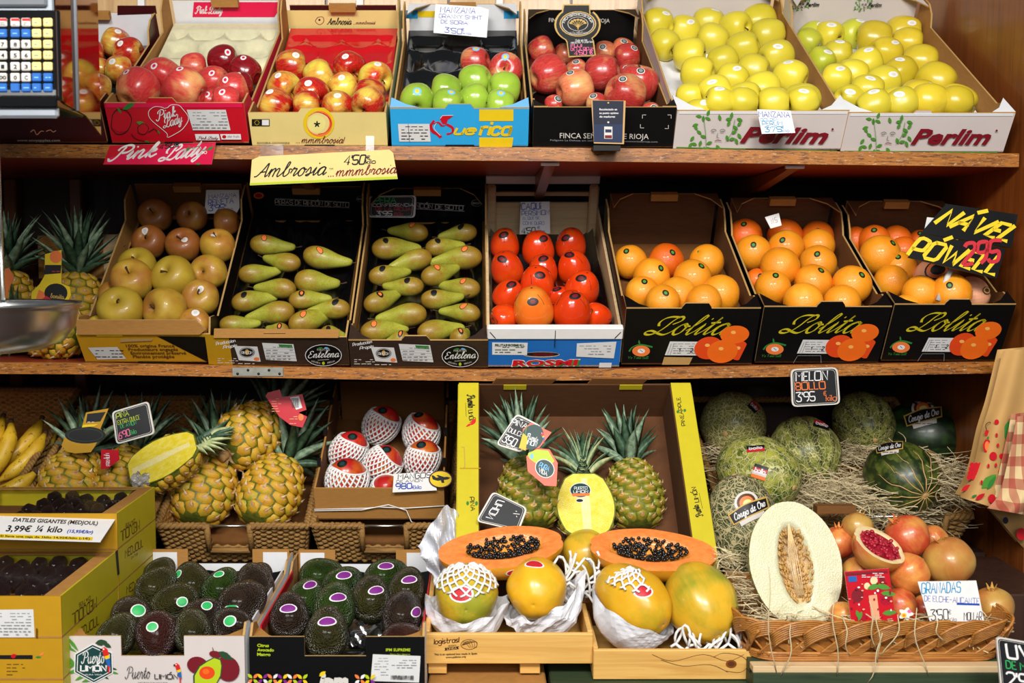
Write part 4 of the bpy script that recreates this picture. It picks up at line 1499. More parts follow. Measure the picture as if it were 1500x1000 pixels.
# ------------------------------------------------------------------ middle shelf
def pr(f,bx):
 f.poly([(230,492),(312,493),(311,533),(305,530)],'print_black')
 for i,s in enumerate(('100% origine France','Producteurs engag\u00e9s','Environnement pr\u00e9serv\u00e9','Plan\u00e8te prot\u00e9g\u00e9e')):
  f.write(s,[(185+i*3.4,508+i*5.2),(256+[0,5,17,0][i],508+i*5.2),(184+i*3.4,503.6+i*5.2)],'brown','type',bold=.02)
 panel_label(bx,f,[(143,526),(185,525),(172,507.5),(129,508.5)],seed=12,ink='ink')
 f.poly([(142,491.5),(180,491.5),(179,487.5),(141,487.5)],'yellow');f.poly([(176,500),(222,498),(224,494.5),(178,495)],'kraft_edge')
 f.poly([(201,531),(244,531.5),(241,528.5),(203,528.2)],'ink')
REIN=cbox((-.721,1.174,.289,.085,.525,39.9),'fruit_box','mustard yellow and black cardboard box of russet apples','print_mustard','kraft',.055,None,.1,None,'kraft_dark','print_black',front_print=pr,rear_rise=.105,side_prof=[(.004,0),(.52,0),(.52,.1),(.46,.1),(.43,.06),(.085,.06),(.06,.085),(.03,.108),(.004,.085)])
b=MB()
b.prism([(.008,0),(.268,0),(.282,.012),(.262,.034),(.006,.034)],(-.1445,-.0045,.088),(1,0,0),(0,.35,.936),.004,'kraft','kraft','kraft_edge')
b.build('folded_rim',REIN['root'])
M1,M2,M3,M4c=(0,260,3.3333),(300,260,3.3333),(690,260,3.3333),(1040,260,3.261)
fill(REIN,[(760,187,84,'apple_russet_dark',(0,.2,.7)),(940,192,76,'apple_russet_dark',(-.1,.2,.8)),(1105,218,68,'apple_russet_dark'),(730,318,84,'apple_russet_dark',(-.1,.35,.8)),(895,332,86,'apple_russet_dark',(0,.5,.7)),(1080,335,86,None,(0,.7,.5)),(668,445,96,'apple_russet_green',(0,.6,.6)),(634,512,105,None,(0,.55,.7)),(850,487,106,'apple_russet_green',(-.25,.4,.75)),(1040,465,90,None,(-.25,.1,.85)),(995,592,92,None,(0,.4,.8)),(590,637,112,'apple_russet_green',(0,.5,.7)),(812,642,108,None,(-.5,.1,.7)),(955,715,80,None,(-.1,.1,.8)),(478,720,50,'apple_russet_green'),(560,570,70)],'mustard box',M1,'apple_russet',.05,[WHITE_DOT],'apple','russet apples in the mustard box','russet golden apple',.5,lab={'apple_russet_dark':'brownish russet apple','apple_russet_green':'greenish russet apple'},floor=.045)
b=MB();b.add([(-.13,.02,.04),(.13,.02,.04),(.13,.5,.008),(-.13,.5,.008),(-.13,.02,.006),(.13,.02,.006),(.13,.5,.006),(-.13,.5,.006)],[(0,1,2,3),(4,7,6,5),(0,4,5,1),(1,5,6,2),(2,6,7,3),(3,7,4,0)],'print_black')
tag(b.build('tray_liner',None,REIN['M']),'dark liner under the russet apples in the mustard box','tray')
def pear_box(spec,name,label,x0,dy,gussets,sgn):
 def pr(f,bx):
  X=lambda x:x0-8+x
  f.poly([(X(1),533+dy),(X(36),534+dy),(X(30),492+dy),(X(-5),490+dy)],'mustard')if not gussets else None
  f.write('Produccion',[(X(12),505+dy),(X(40),500+dy),(X(11),501+dy)],'white','hand',1.4,.2)
  f.write('Propia',[(X(22),510+dy),(X(42),507+dy),(X(22),506+dy)],'white','hand',1.4,.2)
  f.begin()
  f.poly([(X(45),527+dy),(X(77),529+dy),(X(72),507+dy),(X(38),506+dy)],'label_paper')
  f.ell(X(57),515.5+dy,11.5,7.5,'ink');f.ell(X(57),515.5+dy,10.6,6.8,'white');f.ell(X(57),515.5+dy,10,6.3,'ink');f.ell(X(57),515+dy,3,4,'gold')
  f.write('RINCON',[(X(49),517.5+dy),(X(65),517.5+dy),(X(49),514+dy)],'white','hand',1.3)
  f.ell(X(71),525+dy,4,2.6,'inkorange')
  f.end()
  f.lines(X(14),523+dy,X(44),532+dy,3,'offwhite',.5,4);f.lines(X(44),529.5+dy,X(76),533.5+dy,1,'offwhite',.5,5)
  f.begin()
  f.poly([(X(85),526+dy),(X(130),528+dy),(X(125),503+dy),(X(79),501+dy)],'label_paper');f.poly([(X(105),508+dy),(X(124),509+dy),(X(123),504+dy),(X(103),503+dy)],'green')
  for i in range(4):
   f.line([(X(82+i),509+i*4.4+dy),(X(126+i),510.6+i*4.4+dy)],.45,'grey')
  f.lines(X(85),505+dy,X(124),526+dy,5,'grey',.5,6)
  f.end()
  cx,cy=X(169),518.5+dy
  f.ell(cx,cy,27,16,'white');f.ell(cx,cy,26,15.2,'print_black')
  f.write('Entelena',[(cx-22,cy+4),(cx+23,cy+2.5),(cx-22,cy-5)],'white','script',1.0,.18,.5)
  f.write('FRUTAS',[(cx-9,cy-7),(cx+9,cy-7),(cx-9,cy-9.5)],'offwhite','hand',1.2)
  f.leaf(cx+1,cy-11,7,.1,'skyblue');f.leaf(cx-1,cy-11,8,3.0,'green');f.ell(cx,cy+11.5,2,2.4,'lime');f.line([(cx-8,cy+7),(cx+8,cy+6)],.7,'offwhite')
  f.write('RIOJA',[(cx+6,cy+12),(cx+17,cy+9),(cx+6,cy+10)],'offwhite','hand',1.0);f.write('ALDEANUEVA',[(cx-18,cy+9),(cx-5,cy+12.5),(cx-17,cy+7)],'offwhite','hand',1.0)
  if gussets:
   pass
 def pb(f,bx):
  q=-3 if not gussets else 0
  a,c,y=(403,512,298)if not gussets else(590,680,303)
  f.line([(a,y-7.5),(c,y-2)],.7,'offwhite');f.line([(a,y+1.6),(c,y+6)],.7,'offwhite')
  f.write('PERAS DE RINC\u00d3N DE SOTO',[(403,y)if not gussets else(553,y-1.6),(c-1,y+4.6)if not gussets else(678,y+4.2),(403,y-6)if not gussets else(553,y-7.6)],'offwhite','hand',1.0)
  ex,ey=(530,291)if not gussets else(698,297)
  f.ell(ex,ey,8,5,'grey');f.ell(ex,ey,7.2,4.4,'print_black');f.write('RINCON',[(ex-6,ey+1.5),(ex+6,ey+1.5),(ex-6,ey-1)],'offwhite','hand',1.2)
  if not gussets:
   f.ell(379,286,7.5,4.8,'inkorange');f.ell(379,286,5.5,3.2,'print_red')
 bx=cbox(spec,'fruit_box',label,'print_brown','kraft',.058,(.38,.585,.012),.105,(.05,.055)if gussets else None,'print_black','print_black',front_print=pr,back_print=pb,rear_rise=.12)
 return bx
PEA=pear_box((-.432,1.167,.298,.082,.553,37.0),'fruit_box','dark wood-print pear box half full, black film showing at its back',313,0,False,1)
b=MB()
b.prism([(.012,0),(.28,0),(.284,.018),(.014,.02)],(-.149,-.0045,.084),(1,0,0),(0,.5,.866),.004,'kraft','kraft','kraft_edge')
b.build('folded_rim',PEA['root'])
PEB=pear_box((-.129,1.162,.302,.077,.584,34.9),'fruit_box','dark wood-print pear box filled with two columns of pears',513,1.5,True,1)
def crumple_liner(bx,label,z,m='plastic_black',seed=0,amp=.010,slope=0):
 rn=random.Random(seed)
 ph=[rn.uniform(0,6.3)for _ in range(8)]
 W,L=bx['W']-2*bx['t']-.014,bx['L']-.03
 def fn(u,v):
  q=sum(math.sin((3+k*2.3)*u*3+ph[k]+v*(k*3.1-6))/(k+2)for k in range(6))
  edge=max(0,abs(u-.5)*2-.86)*.18
  return((u-.5)*W,.012+v*L,max(.007,z-slope*v*L+amp*(q-1.4))+edge)
 b=MB()
 b.grid(fn,36,50,m)
 n=list(b.v)
 b.add([(x,y,q-.001)for x,y,q in n],[f[::-1]for f in b.f],m,True)
 return tag(b.build('tray_liner',None,bx['M']),label,'liner')
def pears(bx,data,crop,words,floor,group):
 ox,oy,s=crop
 D=[[ox+a/s,oy+b_/s,ox+c/s,oy+d/s,r/s]for a,b_,c,d,r in data]
 items=[]
 for a,b_,c,d,r in D:
  p=on_level(bx,a,b_,r,floor)
  R=p[2]
  n=bx['n']
  q=hit(c,d,bx['o']+n*(floor+R*.55),n)
  m=hit((a+c)/2,(b_+d)/2,bx['o']+n*(floor+R*.8),n)
  items.append(dict(rays=[ray(a,b_),ray((a+c)/2,(b_+d)/2),ray(c,d)],rpx=[r*.98,r*.74,r*.4],t0=[p[0].y,m.y,q.y],bt=[p[0].y,m.y,q.y]))
 res=relax(items,bx,floor,50)
 wd=place_words([((d[0]+d[2])/2,(d[1]+d[3])/2)for d in D],9)
 for i,sp in enumerate(res):
  B,Tp=sp[0][0],sp[2][0]
  R=sp[0][1]/.98
  ax=(Tp-B)
  ln=max(ax.length,R*1.1)
  ax.normalize()
  up=bx['n']-ax*ax.dot(bx['n'])
  up.normalize()
  side=up.cross(ax)
  m3=Matrix((ax,side,up)).transposed().to_4x4()
  k=min(1.25,max(.8,ln/(2.25*R)))
  o=fruit('pear%d'%(i%3),B,R,None,0,'pear pointing %s, %s, %s'%('right' if ax.x>0 else 'left',wd[i],words),'pear',group,None,None,(k,1,1),None,m3)
  if random.random()<.75:
   sticker(o,'pear%d'%(i%3),ax*random.uniform(.0,.5)+Vector((0,-.7,.75)),.0125,random.choice([['ink','ink','ink'],['ink','ink','inkorange'],['ink','inkorange','inkorange']]),.5,random.uniform(-.3,.3))
crumple_liner(PEA,'crumpled black plastic film under the pears of the half-full box',.030,seed=1,amp=.012)
pears(PEA,[(285,328,440,352,50),(408,422,215,400,48),(228,467,400,468,48),(382,546,200,525,50),(200,605,365,570,52),(368,657,185,668,56),(130,718,300,722,46),(372,752,300,745,44),(548,388,715,440,55),(502,507,645,530,60),(468,602,665,580,48),(648,643,445,640,50),(482,706,640,665,58),(622,772,700,775,52)],M2,'box with empty back',.03,'pears in the half full box')
crumple_liner(PEB,'crumpled black plastic film under the pears of the full box',.026,seed=2)
pears(PEB,[(1032,268,872,246,48),(886,346,1062,334,56),(1050,402,895,432,52),(862,475,1055,458,50),(1010,537,840,545,48),(838,610,1015,562,52),(1008,677,800,687,58),(832,745,990,722,55),(962,790,900,795,46),(1275,272,1120,287,44),(1132,337,1300,312,46),(1278,397,1100,402,58),(1122,480,1275,442,52),(1280,537,1122,527,52),(1112,600,1305,605,50),(1290,667,1075,637,48),(1108,746,1275,712,56),(1240,785,1300,765,50)],M2,'full pear box',.026,'pears in the full box')
# --- persimmon crate: pale timber posts, white top rails, blue printed front
def wood_rosmi():
 spec=(.167,1.164,.289,.105,.60,30.5)
 x,z,W,h,L,tilt=spec
 bx=box_frame(*spec)
 root=empty('fruit_crate',bx['M'],'pale wooden crate with a blue printed front, full of persimmons','crate')
 bx['root']=root
 b=MB();b.box((-W/2,0,0),(W/2,L,.004),'crate_pale');b.build('base',root)
 b=MB()
 b.box((-W/2,0,0),(W/2,.005,h-.028),'print_blue')
 f=Face(b,bx['M'],(-W/2,0,0),(1,0,0),(0,0,1),.0004)
 f.ell(793,519,27,4.0,'crate_pale',0,20);f.ell(793,518.6,26,3.2,'ink');f.poly([(780,521),(812,521),(810,516.5),(782,516.5)],'darkred')
 f.write('ROSMI',[(749,536),(848,535),(751,527)],'white','type',bold=.085);f.write('ROSMI',[(751,536.4),(848,535.4),(753,527.6)],'green','type',bold=.045);f.write('ROSMI',[(750,535.6),(845,534.6),(752,527)],'print_red','type',bold=.04)
 panel_label(bx,f,[(721,519),(772,519.5),(773,501.5),(721,501)],seed=2,ink='sage')
 f.write('FRUTAS ROSMI, S.L.',[(725,506.5),(769,506.5),(725,503)],'sage','type',bold=.03)
 panel_label(bx,f,[(844,521.5),(899,524),(903,499.5),(845,502)],seed=5)
 f.poly([(877,537),(895,537),(896,530),(878,530)],'label_paper')
 f.finish('front_panel',root)
 b=MB()
 b.bbox((-W/2-.002,-.004,h-.03),(W/2+.002,.012,h),'white',.002)
 for q in((-.135,.4),(.135,-.4),(0,0)):
  b.tube([(q[0]-.006*(1 if q[1]else 0),-.0045,h-.018+q[1]*.02),(q[0]+.006*(1 if q[1]else 0),-.0045,h-.018-q[1]*.02)],.0009,'ink',4)if q[1]else b.tube([(0,-.0045,h-.006),(0,-.0045,h-.05)],.0009,'ink',4)
 b.build('top_rail',root)
 for sg in(-1,1):
  b=MB();b.box((sg*W/2-.003,.012,.004),(sg*W/2+.003,L-.012,h*.8),'crate_pale');b.build('side_slat',root)
  b=MB();b.bbox((sg*(W/2-.012)-.012,L-.03,.004),(sg*(W/2-.012)+.012,L-.008,h+.045),'crate_pale');b.build('corner_post',root)
  b=MB();b.bbox((sg*(W/2-.015)-.011,.014,.004),(sg*(W/2-.015)+.011,.03,h-.032),'crate_pale');b.build('corner_post',root)
 b=MB();b.box((-W/2,L-.007,.004),(W/2,L-.001,h*.9),'crate_pale');b.box((-W/2,L-.0065,h*.9+.02),(W/2,L-.001,h+.02),'crate_pale');b.build('back_slat',root)
 b=MB();b.bbox((-W/2-.002,L-.012,h+.0455),(W/2+.002,L+.004,h+.068),'white',.002);b.build('top_rail',root)
 return bx
ROS=wood_rosmi()
crumple_liner(ROS,'black tray under the persimmons in the blue fronted crate',.048,seed=4,amp=.006,slope=.0875)
fill(ROS,[(165,327,74,None,(0,.9,.4)),(327,348,82,None,(-.1,.9,.4)),(487,328,77,None,(.1,.9,.4)),(175,445,82,None,(-.2,.9,.4)),(350,455,76,None,(0,.9,.3)),(502,440,80,None,(-.2,.9,.4)),(182,575,74,None,(.4,.8,.4)),(333,525,86,None,(-.1,.8,.5)),(425,580,55),(532,545,84,None,(.2,.8,.5)),(175,685,70),(290,645,102,'persimmon_skin_light',(-.1,.95,.4)),(505,655,96,None,(.0,.9,.45)),(608,675,66),(405,655,45)],'in the blue fronted crate',M3,'persimmon_skin',.07,[BLK2_DOT],'persimmon','persimmons in the blue fronted crate','red orange persimmon',.8,lab={'persimmon_skin_light':'paler orange persimmon'},floor=.05)
# --- three black orange boxes
def lolita_print(tw,dim):
 def pr(f,bx):
  def U(x,y):
   return((x-130)/(1420-130),(y-70)/(630-70))
  W,h=bx['W'],bx['h']
  def PX(x,y):
   a,c=U(x,y)
   top=bx['M']@Vector((-W/2+a*W,0,h))
   bot=bx['M']@Vector((-W/2+a*W,0,0))
   p=top+(bot-top)*c
   return to_px(p)
  f.write('Lolita',[PX(330,325),PX(1130,325),PX(330+30,155)],'boxyellow','script',1.05,.42,.2)
  f.ell(*PX(312,490),13,8,'inkorange');f.ell(*PX(314,490),5.5,3.4,'white');f.line([PX(300,478),PX(330,500)],.8,'teal')
  f.line([PX(195,495),PX(225,450),PX(300,425),PX(420,450)],3.2,'green',.5,True);f.leaf(*PX(290,425),7,-1.7,'green')
  f.write('Yo Tono S.L.',[PX(190,568),PX(390,568),PX(190,545)],'green','script',1.2,.1)
  q=[PX(550,532),PX(875,535),PX(912,395),PX(585,392)]
  f.begin()
  f.poly(q,'label_paper')
  f.lines(q[0][0]+12,q[3][1]+2,q[1][0]-4,q[0][1]-2,5,'grey',.45,9)
  for xx in(575,600):
   f.line([PX(xx,520),PX(xx+25,410)],.6,'grey')
  f.write('1',[PX(680,490),PX(690,490),PX(684,458)],'ink','hand',1.5);f.write('2',[PX(795,495),PX(818,495),PX(798,460)],'ink','hand',1.5)
  f.end()
  for(x,y,rx,ry,c)in((1270,480,90,100,'print_orange_b'),(1205,320,140,90,'print_orange_a'),(970,455,140,115,'print_orange_b'),(1110,490,150,118,'print_orange_a')):
   cc=PX(x,y)
   ex=PX(x+rx,y);ey=PX(x,y+ry)
   pts=[]
   for i in range(26):
    a=2*PI*i/26
    X_,Y_=x+rx*math.cos(a),y+ry*math.sin(a)
    X_=min(X_,1395-(Y_-240)*.32)
    pts.append(PX(X_,Y_))
   f.poly(pts,c)
   f.ell(*PX(x-rx*.12,y-ry*.25),3.6,2.4,'print_orange_hi')
  f.poly([PX(530,625),PX(800,625),PX(825,550),PX(545,545)],'kraft_edge')if tw==0 else f.line([PX(530,625),PX(560,550),PX(800,550),PX(820,625)],.7,'grey')
 return pr
def to_px(p):
 q=p-CAM
 c,s=math.cos(PIT),math.sin(PIT)
 zc,yc=q.y*c-q.z*s,q.y*s+q.z*c
 return(CX+F*q.x/zc,500-F*yc/zc)
flat('print_orange_a','ee6a1a',.4,.05);flat('print_orange_b','e0481a',.4,.05);flat('print_orange_hi','f7b45c',.4,.05)
LOLS=[]
for i,(sp,lab)in enumerate((((.460,1.169,.287,.146,.48,30.0),'black orange box with gold script, nearest the blue fronted crate'),((.747,1.173,.272,.145,.455,29.8),'black orange box with gold script, middle one of three'),((1.018,1.177,.258,.146,.43,29.8),'black orange box with gold script, beside the side wall'))):
 W=sp[2]
 h=sp[3]
 b_=cbox(sp,'fruit_box',lab,'print_black','kraft_dark',.125,(.41,.635,.013),.175 if i else.178,(.05,.05),'kraft_deep','print_black',front_print=lolita_print(i,i==2),group=None,rear_rise=.165)
 LOLS.append(b_)
fill(LOLS[0],[(760,412,85),(952,408,90,'orange_skin_deep'),(1150,410,87,None,(-.5,.5,.4)),(880,482,93,'orange_skin_light'),(1080,492,96),(835,562,85,'orange_skin_light',(.3,-.5,.8)),(1012,578,95,'orange_skin_light'),(1210,572,98),(955,650,90,'orange_skin_light'),(1150,655,90)],'black box nearest the persimmons',M3,'orange_skin',.11,[BLK_DOT],'orange','oranges in the first black box','orange',.55,lab={'orange_skin_deep':'deep coloured orange','orange_skin_light':'light coloured orange'},floor=.085)
fill(LOLS[1],[(150,278,86,'orange_skin_deep'),(185,358,88),(340,252,86,'orange_skin_deep'),(490,232,79,'orange_skin_deep'),(515,322,82),(360,332,88,'orange_skin_light'),(325,437,98,'orange_skin_light'),(515,412,92),(302,518,87),(480,497,93,'orange_skin_light'),(445,595,97,'orange_skin_light'),(630,600,92),(665,512,96),(185,490,60,'orange_skin_deep')],'middle black orange box',M4c,'orange_skin',.11,[BLK_DOT],'orange','oranges in the second black box','orange',.55,lab={'orange_skin_deep':'deep coloured orange','orange_skin_light':'light coloured orange'},floor=.085)
L3=fill(LOLS[2],[(650,242,68,'orange_skin_deep'),(845,237,72,'orange_skin_deep'),(775,302,78,'orange_skin_deep'),(718,378,98),(915,347,72,'orange_skin_deep'),(970,272,58,'orange_skin_deep'),(892,428,84),(865,498,84,'orange_skin_light'),(1012,560,88),(1185,625,100),(955,640,70,'orange_skin_light'),(1055,475,82,'orange_skin_deep'),(1245,560,85,'orange_skin_deep')],'black orange box by the wall',M4c,'orange_skin',.11,[BLK_DOT],'orange','oranges in the third black box','orange',.4,lab={'orange_skin_deep':'deep coloured orange','orange_skin_light':'light coloured orange'},floor=.085)
def wrapper(o,col,label,seed,prints):
 """tissue wrapped around an orange: crumpled shell with printed marks"""
 rn=random.Random(seed)
 ph=[rn.uniform(0,6.3)for _ in range(10)]
 b=MB()
 def fn(u,v):
  a,t_=2*PI*u,PI*(.02+.96*v)
  q=1.045+.022*sum(math.sin((2+k)*a+ph[k]+t_*(k-2))/(1+.5*k)for k in range(6))*.5
  return(q*math.sin(t_)*math.cos(a),q*math.sin(t_)*math.sin(a),-q*.95*math.cos(t_))
 b.grid(fn,30,18,col,False,True)
 w_=b.build('tissue_wrapper',o)
 for(d,sz,mats)in prints:
  sticker(o,'orange_skin',d,sz,mats,1.5,rn.uniform(-.5,.5),'printed_mark').scale=(1.11,1.11,1.11)
 o['label']=label
wrapper(L3[-2],'peach','orange wrapped in pink tissue with a black print, below the price sign',1,[((0,-1,.5),.024,['ink','inkorange','ink'])])
wrapper(L3[-1],'peach','orange wrapped in plain pink tissue near the side wall',2,[((.5,-1,.3),.008,['brown','tan','brown'])])
for i,bx in enumerate(LOLS):
 b=MB();x_,l_=bx['W']/2-.008,bx['L']-.012
 b.add([(-x_,.01,.081),(x_,.01,.081),(x_,l_,.041),(-x_,l_,.041),(-x_,.01,.006),(x_,.01,.006),(x_,l_,.006),(-x_,l_,.006)],[(0,1,2,3),(4,7,6,5),(0,4,5,1),(1,5,6,2),(2,6,7,3),(3,7,4,0)],'kraft_dark')
 tag(b.build('box_insert',None,bx['M']),['brown','brown','brown'][i]+' cardboard insert under the oranges of the '+['first black box','middle black box','black box by the wall'][i],'insert')
for bx,nm in((PER1,'white box beside the black one'),(PER2,'white box by the side wall')):
 b=MB()
 W,L=bx['W'],bx['L']
 b.grid(lambda u,v:((u-.5)*(W-.02),.01+v*(L-.03),max(.009,.039-.0875*(.01+v*(L-.03)))+.003*math.sin(u*40)*math.sin(v*50)),40,60,'tissue_paper')
 n=list(b.v)
 b.add([(x,y,.006)for x,y,z in n],[f[::-1]for f in b.f],'tissue_paper',True)
 tag(b.build('paper_liner',None,bx['M']),'white padded paper under the yellow apples, '+nm,'liner')
def seagrass(xl,xr,yp,D,tilt,L,h,label,handle=None,seed=0,front=True):
 a,c=P(xl,yp,D),P(xr,yp,D)
 W=c.x-a.x
 an=math.radians(tilt)
 n=Vector((0,-math.sin(an),math.cos(an)))
 o=Vector(((a.x+c.x)/2,D,(a.z+c.z)/2))-n*h
 bx=box_frame(o.x,o.z,W,h,L,tilt,o.y,.012)
 root=empty('woven_basket',bx['M'],label,'basket')
 bx['root']=root
 rn=random.Random(seed)
 tp=.018
 def wall(p0,p1,nrm,name,skip=None,nst=26):
  b=MB()
  p0,p1,nrm=Vector(p0),Vector(p1),Vector(nrm)
  rows=int(h/.0075)
  ln=(p1-p0).length
  ux=(p1-p0)/ln
  for r in range(rows):
   z=(r+.5)/rows*(h-.012)
   sh=tp*(1-z/h)
   segs=[(0,1)]
   if skip and skip[2]<z/h<skip[3]:
    segs=[(0,skip[0]),(skip[1],1)]
   for s0,s1 in segs:
    pts,rs=[],[]
    k=max(4,int(nst*4*(s1-s0)))
    for i in range(k+1):
     u=s0+(s1-s0)*i/k
     ph=u*nst*PI+(r%2)*PI
     q=p0+ux*(sh+(ln-2*sh)*u)-nrm*sh+nrm*(.0034*math.sin(ph))+Vector((0,0,z+rn.uniform(-.0008,.0008)))
     pts.append(q)
     rs.append(.0039+.0012*abs(math.sin(ph)))
    b.tube(pts,rs,'seagrass',5)
  q=[p0-nrm*(tp+.004)+ux*tp,p1-nrm*(tp+.004)-ux*tp]
  if not skip:
   b.add([q[0],q[1],p1-nrm*.006+Vector((0,0,h*.97)),p0-nrm*.006+Vector((0,0,h*.97))],[(0,1,2,3)],'wicker')
  b.build(name,root)
 wall((-W/2,0,0),(W/2,0,0),(0,-1,0),'front_wall',handle)
 wall((W/2,0,0),(W/2,L,0),(1,0,0),'side_wall',None,34)
 wall((-W/2,L,0),(-W/2,0,0),(-1,0,0),'side_wall',None,34)
 if front:
  wall((W/2,L,0),(-W/2,L,0),(0,1,0),'rear_wall')
 b=MB()
 b.box((-W/2+tp+.004,tp+.004,0),(W/2-tp-.004,L-tp-.004,.006),'wicker')
 b.build('base',root)
 b=MB()
 loop=[]
 cr=.02
 corners=[(-W/2,0),(W/2,0),(W/2,L),(-W/2,L)]
 path=[]
 for i in range(4):
  p,q=Vector(corners[i]),Vector(corners[(i+1)%4])
  k=int((q-p).length/.005)
  for j in range(k):
   path.append(p+(q-p)*j/k)
 def skipd(p):
  return handle and p.y<.001 and handle[0]<(p.x+W/2)/W<handle[1]
 for strand in(0,1):
  cur=[]
  for i,p in enumerate(path+[path[0]]):
   if skipd(p):
    if len(cur)>2:
     b.tube(cur,.0056,'seagrass',6)
    cur=[]
    continue
   ph=i*1.3+strand*PI
   out=Vector((0,-1))if p.y<.002 else(Vector((1,0))if p.x>W/2-.002 else(Vector((-1,0))if p.x<-W/2+.002 else Vector((0,1))))
   cur.append((p.x+out.x*.0042*math.cos(ph),p.y+out.y*.0042*math.cos(ph),h-.004+.0042*math.sin(ph)))
  if len(cur)>2:
   b.tube(cur,.0056,'seagrass',6)
 b.build('rope_rim',root)
 if handle:
  b=MB()
  x0,x1=-W/2+W*handle[0],-W/2+W*handle[1]
  b.tube([(x0-.01,0,h-.004),(x1+.01,0,h-.004)],.0032,'steel',8)
  b.build('steel_handle',root)
  b=MB()
  for q in(x0,x1):
   b.tube([(q,-.002-.006*(1-handle[2]),h*handle[2]*.95),(q,0,h)],.007,'seagrass',6)
  b.tube([(x0,-.004,h*handle[2]*.95),(x1,-.004,h*handle[2]*.95)],.007,'seagrass',6)
  b.build('handle_binding',root)
 return bx
BK_BAN=seagrass(-232,-4,752,2.40,23,.56,.11,'woven basket of bananas at the far left',None,1)
BK_LEFT=seagrass(14,218,760,2.40,23,.54,.11,'woven basket of pineapples behind the yellow date boxes',None,2)
BK_MID=seagrass(229,449,768,2.40,23,.54,.115,'woven basket holding three whole pineapples',(.335,.62,.42,1.1),3)
BK_MAN=seagrass(457,668,768,2.40,23,.54,.115,'woven basket holding the mango carton',(.345,.655,.42,1.1),4)
BK_MEL=seagrass(1060,1424,754,2.42,23,.52,.12,'wide woven basket of melons bedded in straw',(.55,.9,.42,1.1),5,False)
for bx,nm in((BK_LEFT,'behind the date boxes'),(BK_MID,'under the three pineapples'),(BK_MAN,'under the mango carton')):
 b=MB()
 W,L=bx['W'],bx['L']
 b.box((-W/2+.03,.026,.0075),(W/2-.03,L-.03,.012),'kraft_dark')
 tag(b.build('basket_insert',None,bx['M']),'brown card bottom in the basket '+nm,'insert')
def pine(kind,px,py,D,R,axis,label,spin=0.0,crown_scale=None):
 o=fruit(kind,P(px,py,D),R,axis,spin,label,'pineapple','whole pineapples')
 if crown_scale:
  for c in o.children:
   if c.name.startswith('crown'):
    c.scale=(crown_scale,)*3
    c.location=(0,0,1.28-1.28*crown_scale)
 return o
C1L,C2L,C3L,C4L=(0,540,3.847),(220,540,3.261),(600,540,3.126),(1000,540,2.942)
cv=lambda c,x,y:(c[0]+x/c[2],c[1]+y/c[2])
pine('pine_gold',*cv(C2L,258,585),2.53,.0735,view_axis(.12,.68,-.72),'upright golden pineapple, left one in the basket of three',.3)
pine('pine_gold2',*cv(C2L,570,598),2.53,.072,view_axis(.3,.62,-.72),'upright golden pineapple, right one in the basket of three',1.1)
pine('pine_base',*cv(C2L,466,322),2.60,.074,view_axis(.42,.34,-.84),'golden pineapple lying on two others with its cut stalk outwards',.2)
pine('pine_gold2',*cv(C1L,395,655),2.53,.070,view_axis(.08,.66,-.75),'golden pineapple between the banana basket and the halved pineapple',.8)
pine('pine_gold',*cv(C1L,690,640),2.55,.066,view_axis(.12,.66,-.74),'golden pineapple hidden below the film-wrapped pineapple half',2.0)
pine('pine_green',*cv(C3L,548,585),2.28,.064,view_axis(-.12,.74,-.66),'dark pineapple behind the chalk board in the yellow edged box',.4,1.25)
pine('pine_green',*cv(C3L,1030,590),2.30,.062,view_axis(-.05,.74,-.67),'dark pineapple standing alone at right in the yellow edged box',1.6,1.12)
pine('pine_gold',112,455,2.66,.068,view_axis(.02,.98,-.1),'pineapple with tall grey green crown behind the steel pan',.5,1.05)
pine('pine_gold2',14,452,2.62,.066,view_axis(-.05,.98,-.1),'pineapple with crown at the left edge behind the pan rod',1.5)
pine('pine_gold',78,484,2.485,.064,view_axis(-.95,.1,-.2),'reddish pineapple lying on the shelf under the steel pan',.9)
def half_pine(mat,seed):
 b=pineapple_body(mat,seed,2.5,True)
 b.v=[(x,min(y,.12),z)for x,y,z in b.v]
 out=[]
 for i in range(25):
  s=i/24
  r=pine_r(min(.999,max(.001,s)))
  if s>.93:r*=1-(s-.93)*5
  if s<.06:r*=.72+s*4.6
  out.append((r,(s-.45)*2.5))
 pol=[(x,z)for x,z in out]+[(-x,z)for x,z in out[::-1]]
 b2=MB()
 k=len(pol)
 for m,sc,y in(('pine_groove',1.0,.122),('pineapple_flesh',.955,.128)):
  b2 .add([(x*sc,y,z*(1-(1-sc)*.6))for x,z in pol],[tuple(range(k))[::-1]],m)
 b2 .add([(x,.131,z)for x,z in((-.13,-.98),(.13,-.98),(.16,0),(.1,1.15),(-.1,1.15),(-.16,0))],[tuple(range(6))[::-1]],'pineapple_core')
 return b,b2
def m3(x,y,z):
 return Matrix((x,y,z)).transposed().to_4x4()
def half_pose(px,py,D,R,longax,normal,b,name,label,cat,zs=1.0):
 z=Vector(longax).normalized()
 y=Vector(normal)-z*z.dot(Vector(normal))
 y.normalize()
 x=y.cross(z)
 M4=Matrix.Translation(P(px,py,D))@m3(x,y,z)@Matrix.Diagonal((R,R,R*zs,1))
 o=b.build(name,None,M4)
 tag(o,label,cat)
 return o,M4
b,b2=half_pine('pine_skin',7)
hp,HM=half_pose(*cv(C1L,905,520),2.44,.066,view_axis(.88,.42,-.12),view_axis(-.3,.72,.62),b,'pineapple_half','yellow pineapple half wrapped in clear film, cut face up','pineapple')
b2 .build('cut_face',hp)
c_=crown_mesh(9,26,.95,half=True,spread=.6,mats=('crown_leaf_pale','crown_leaf_dark'));c_.build('crown',hp)
b=MB()
rn=random.Random(3)
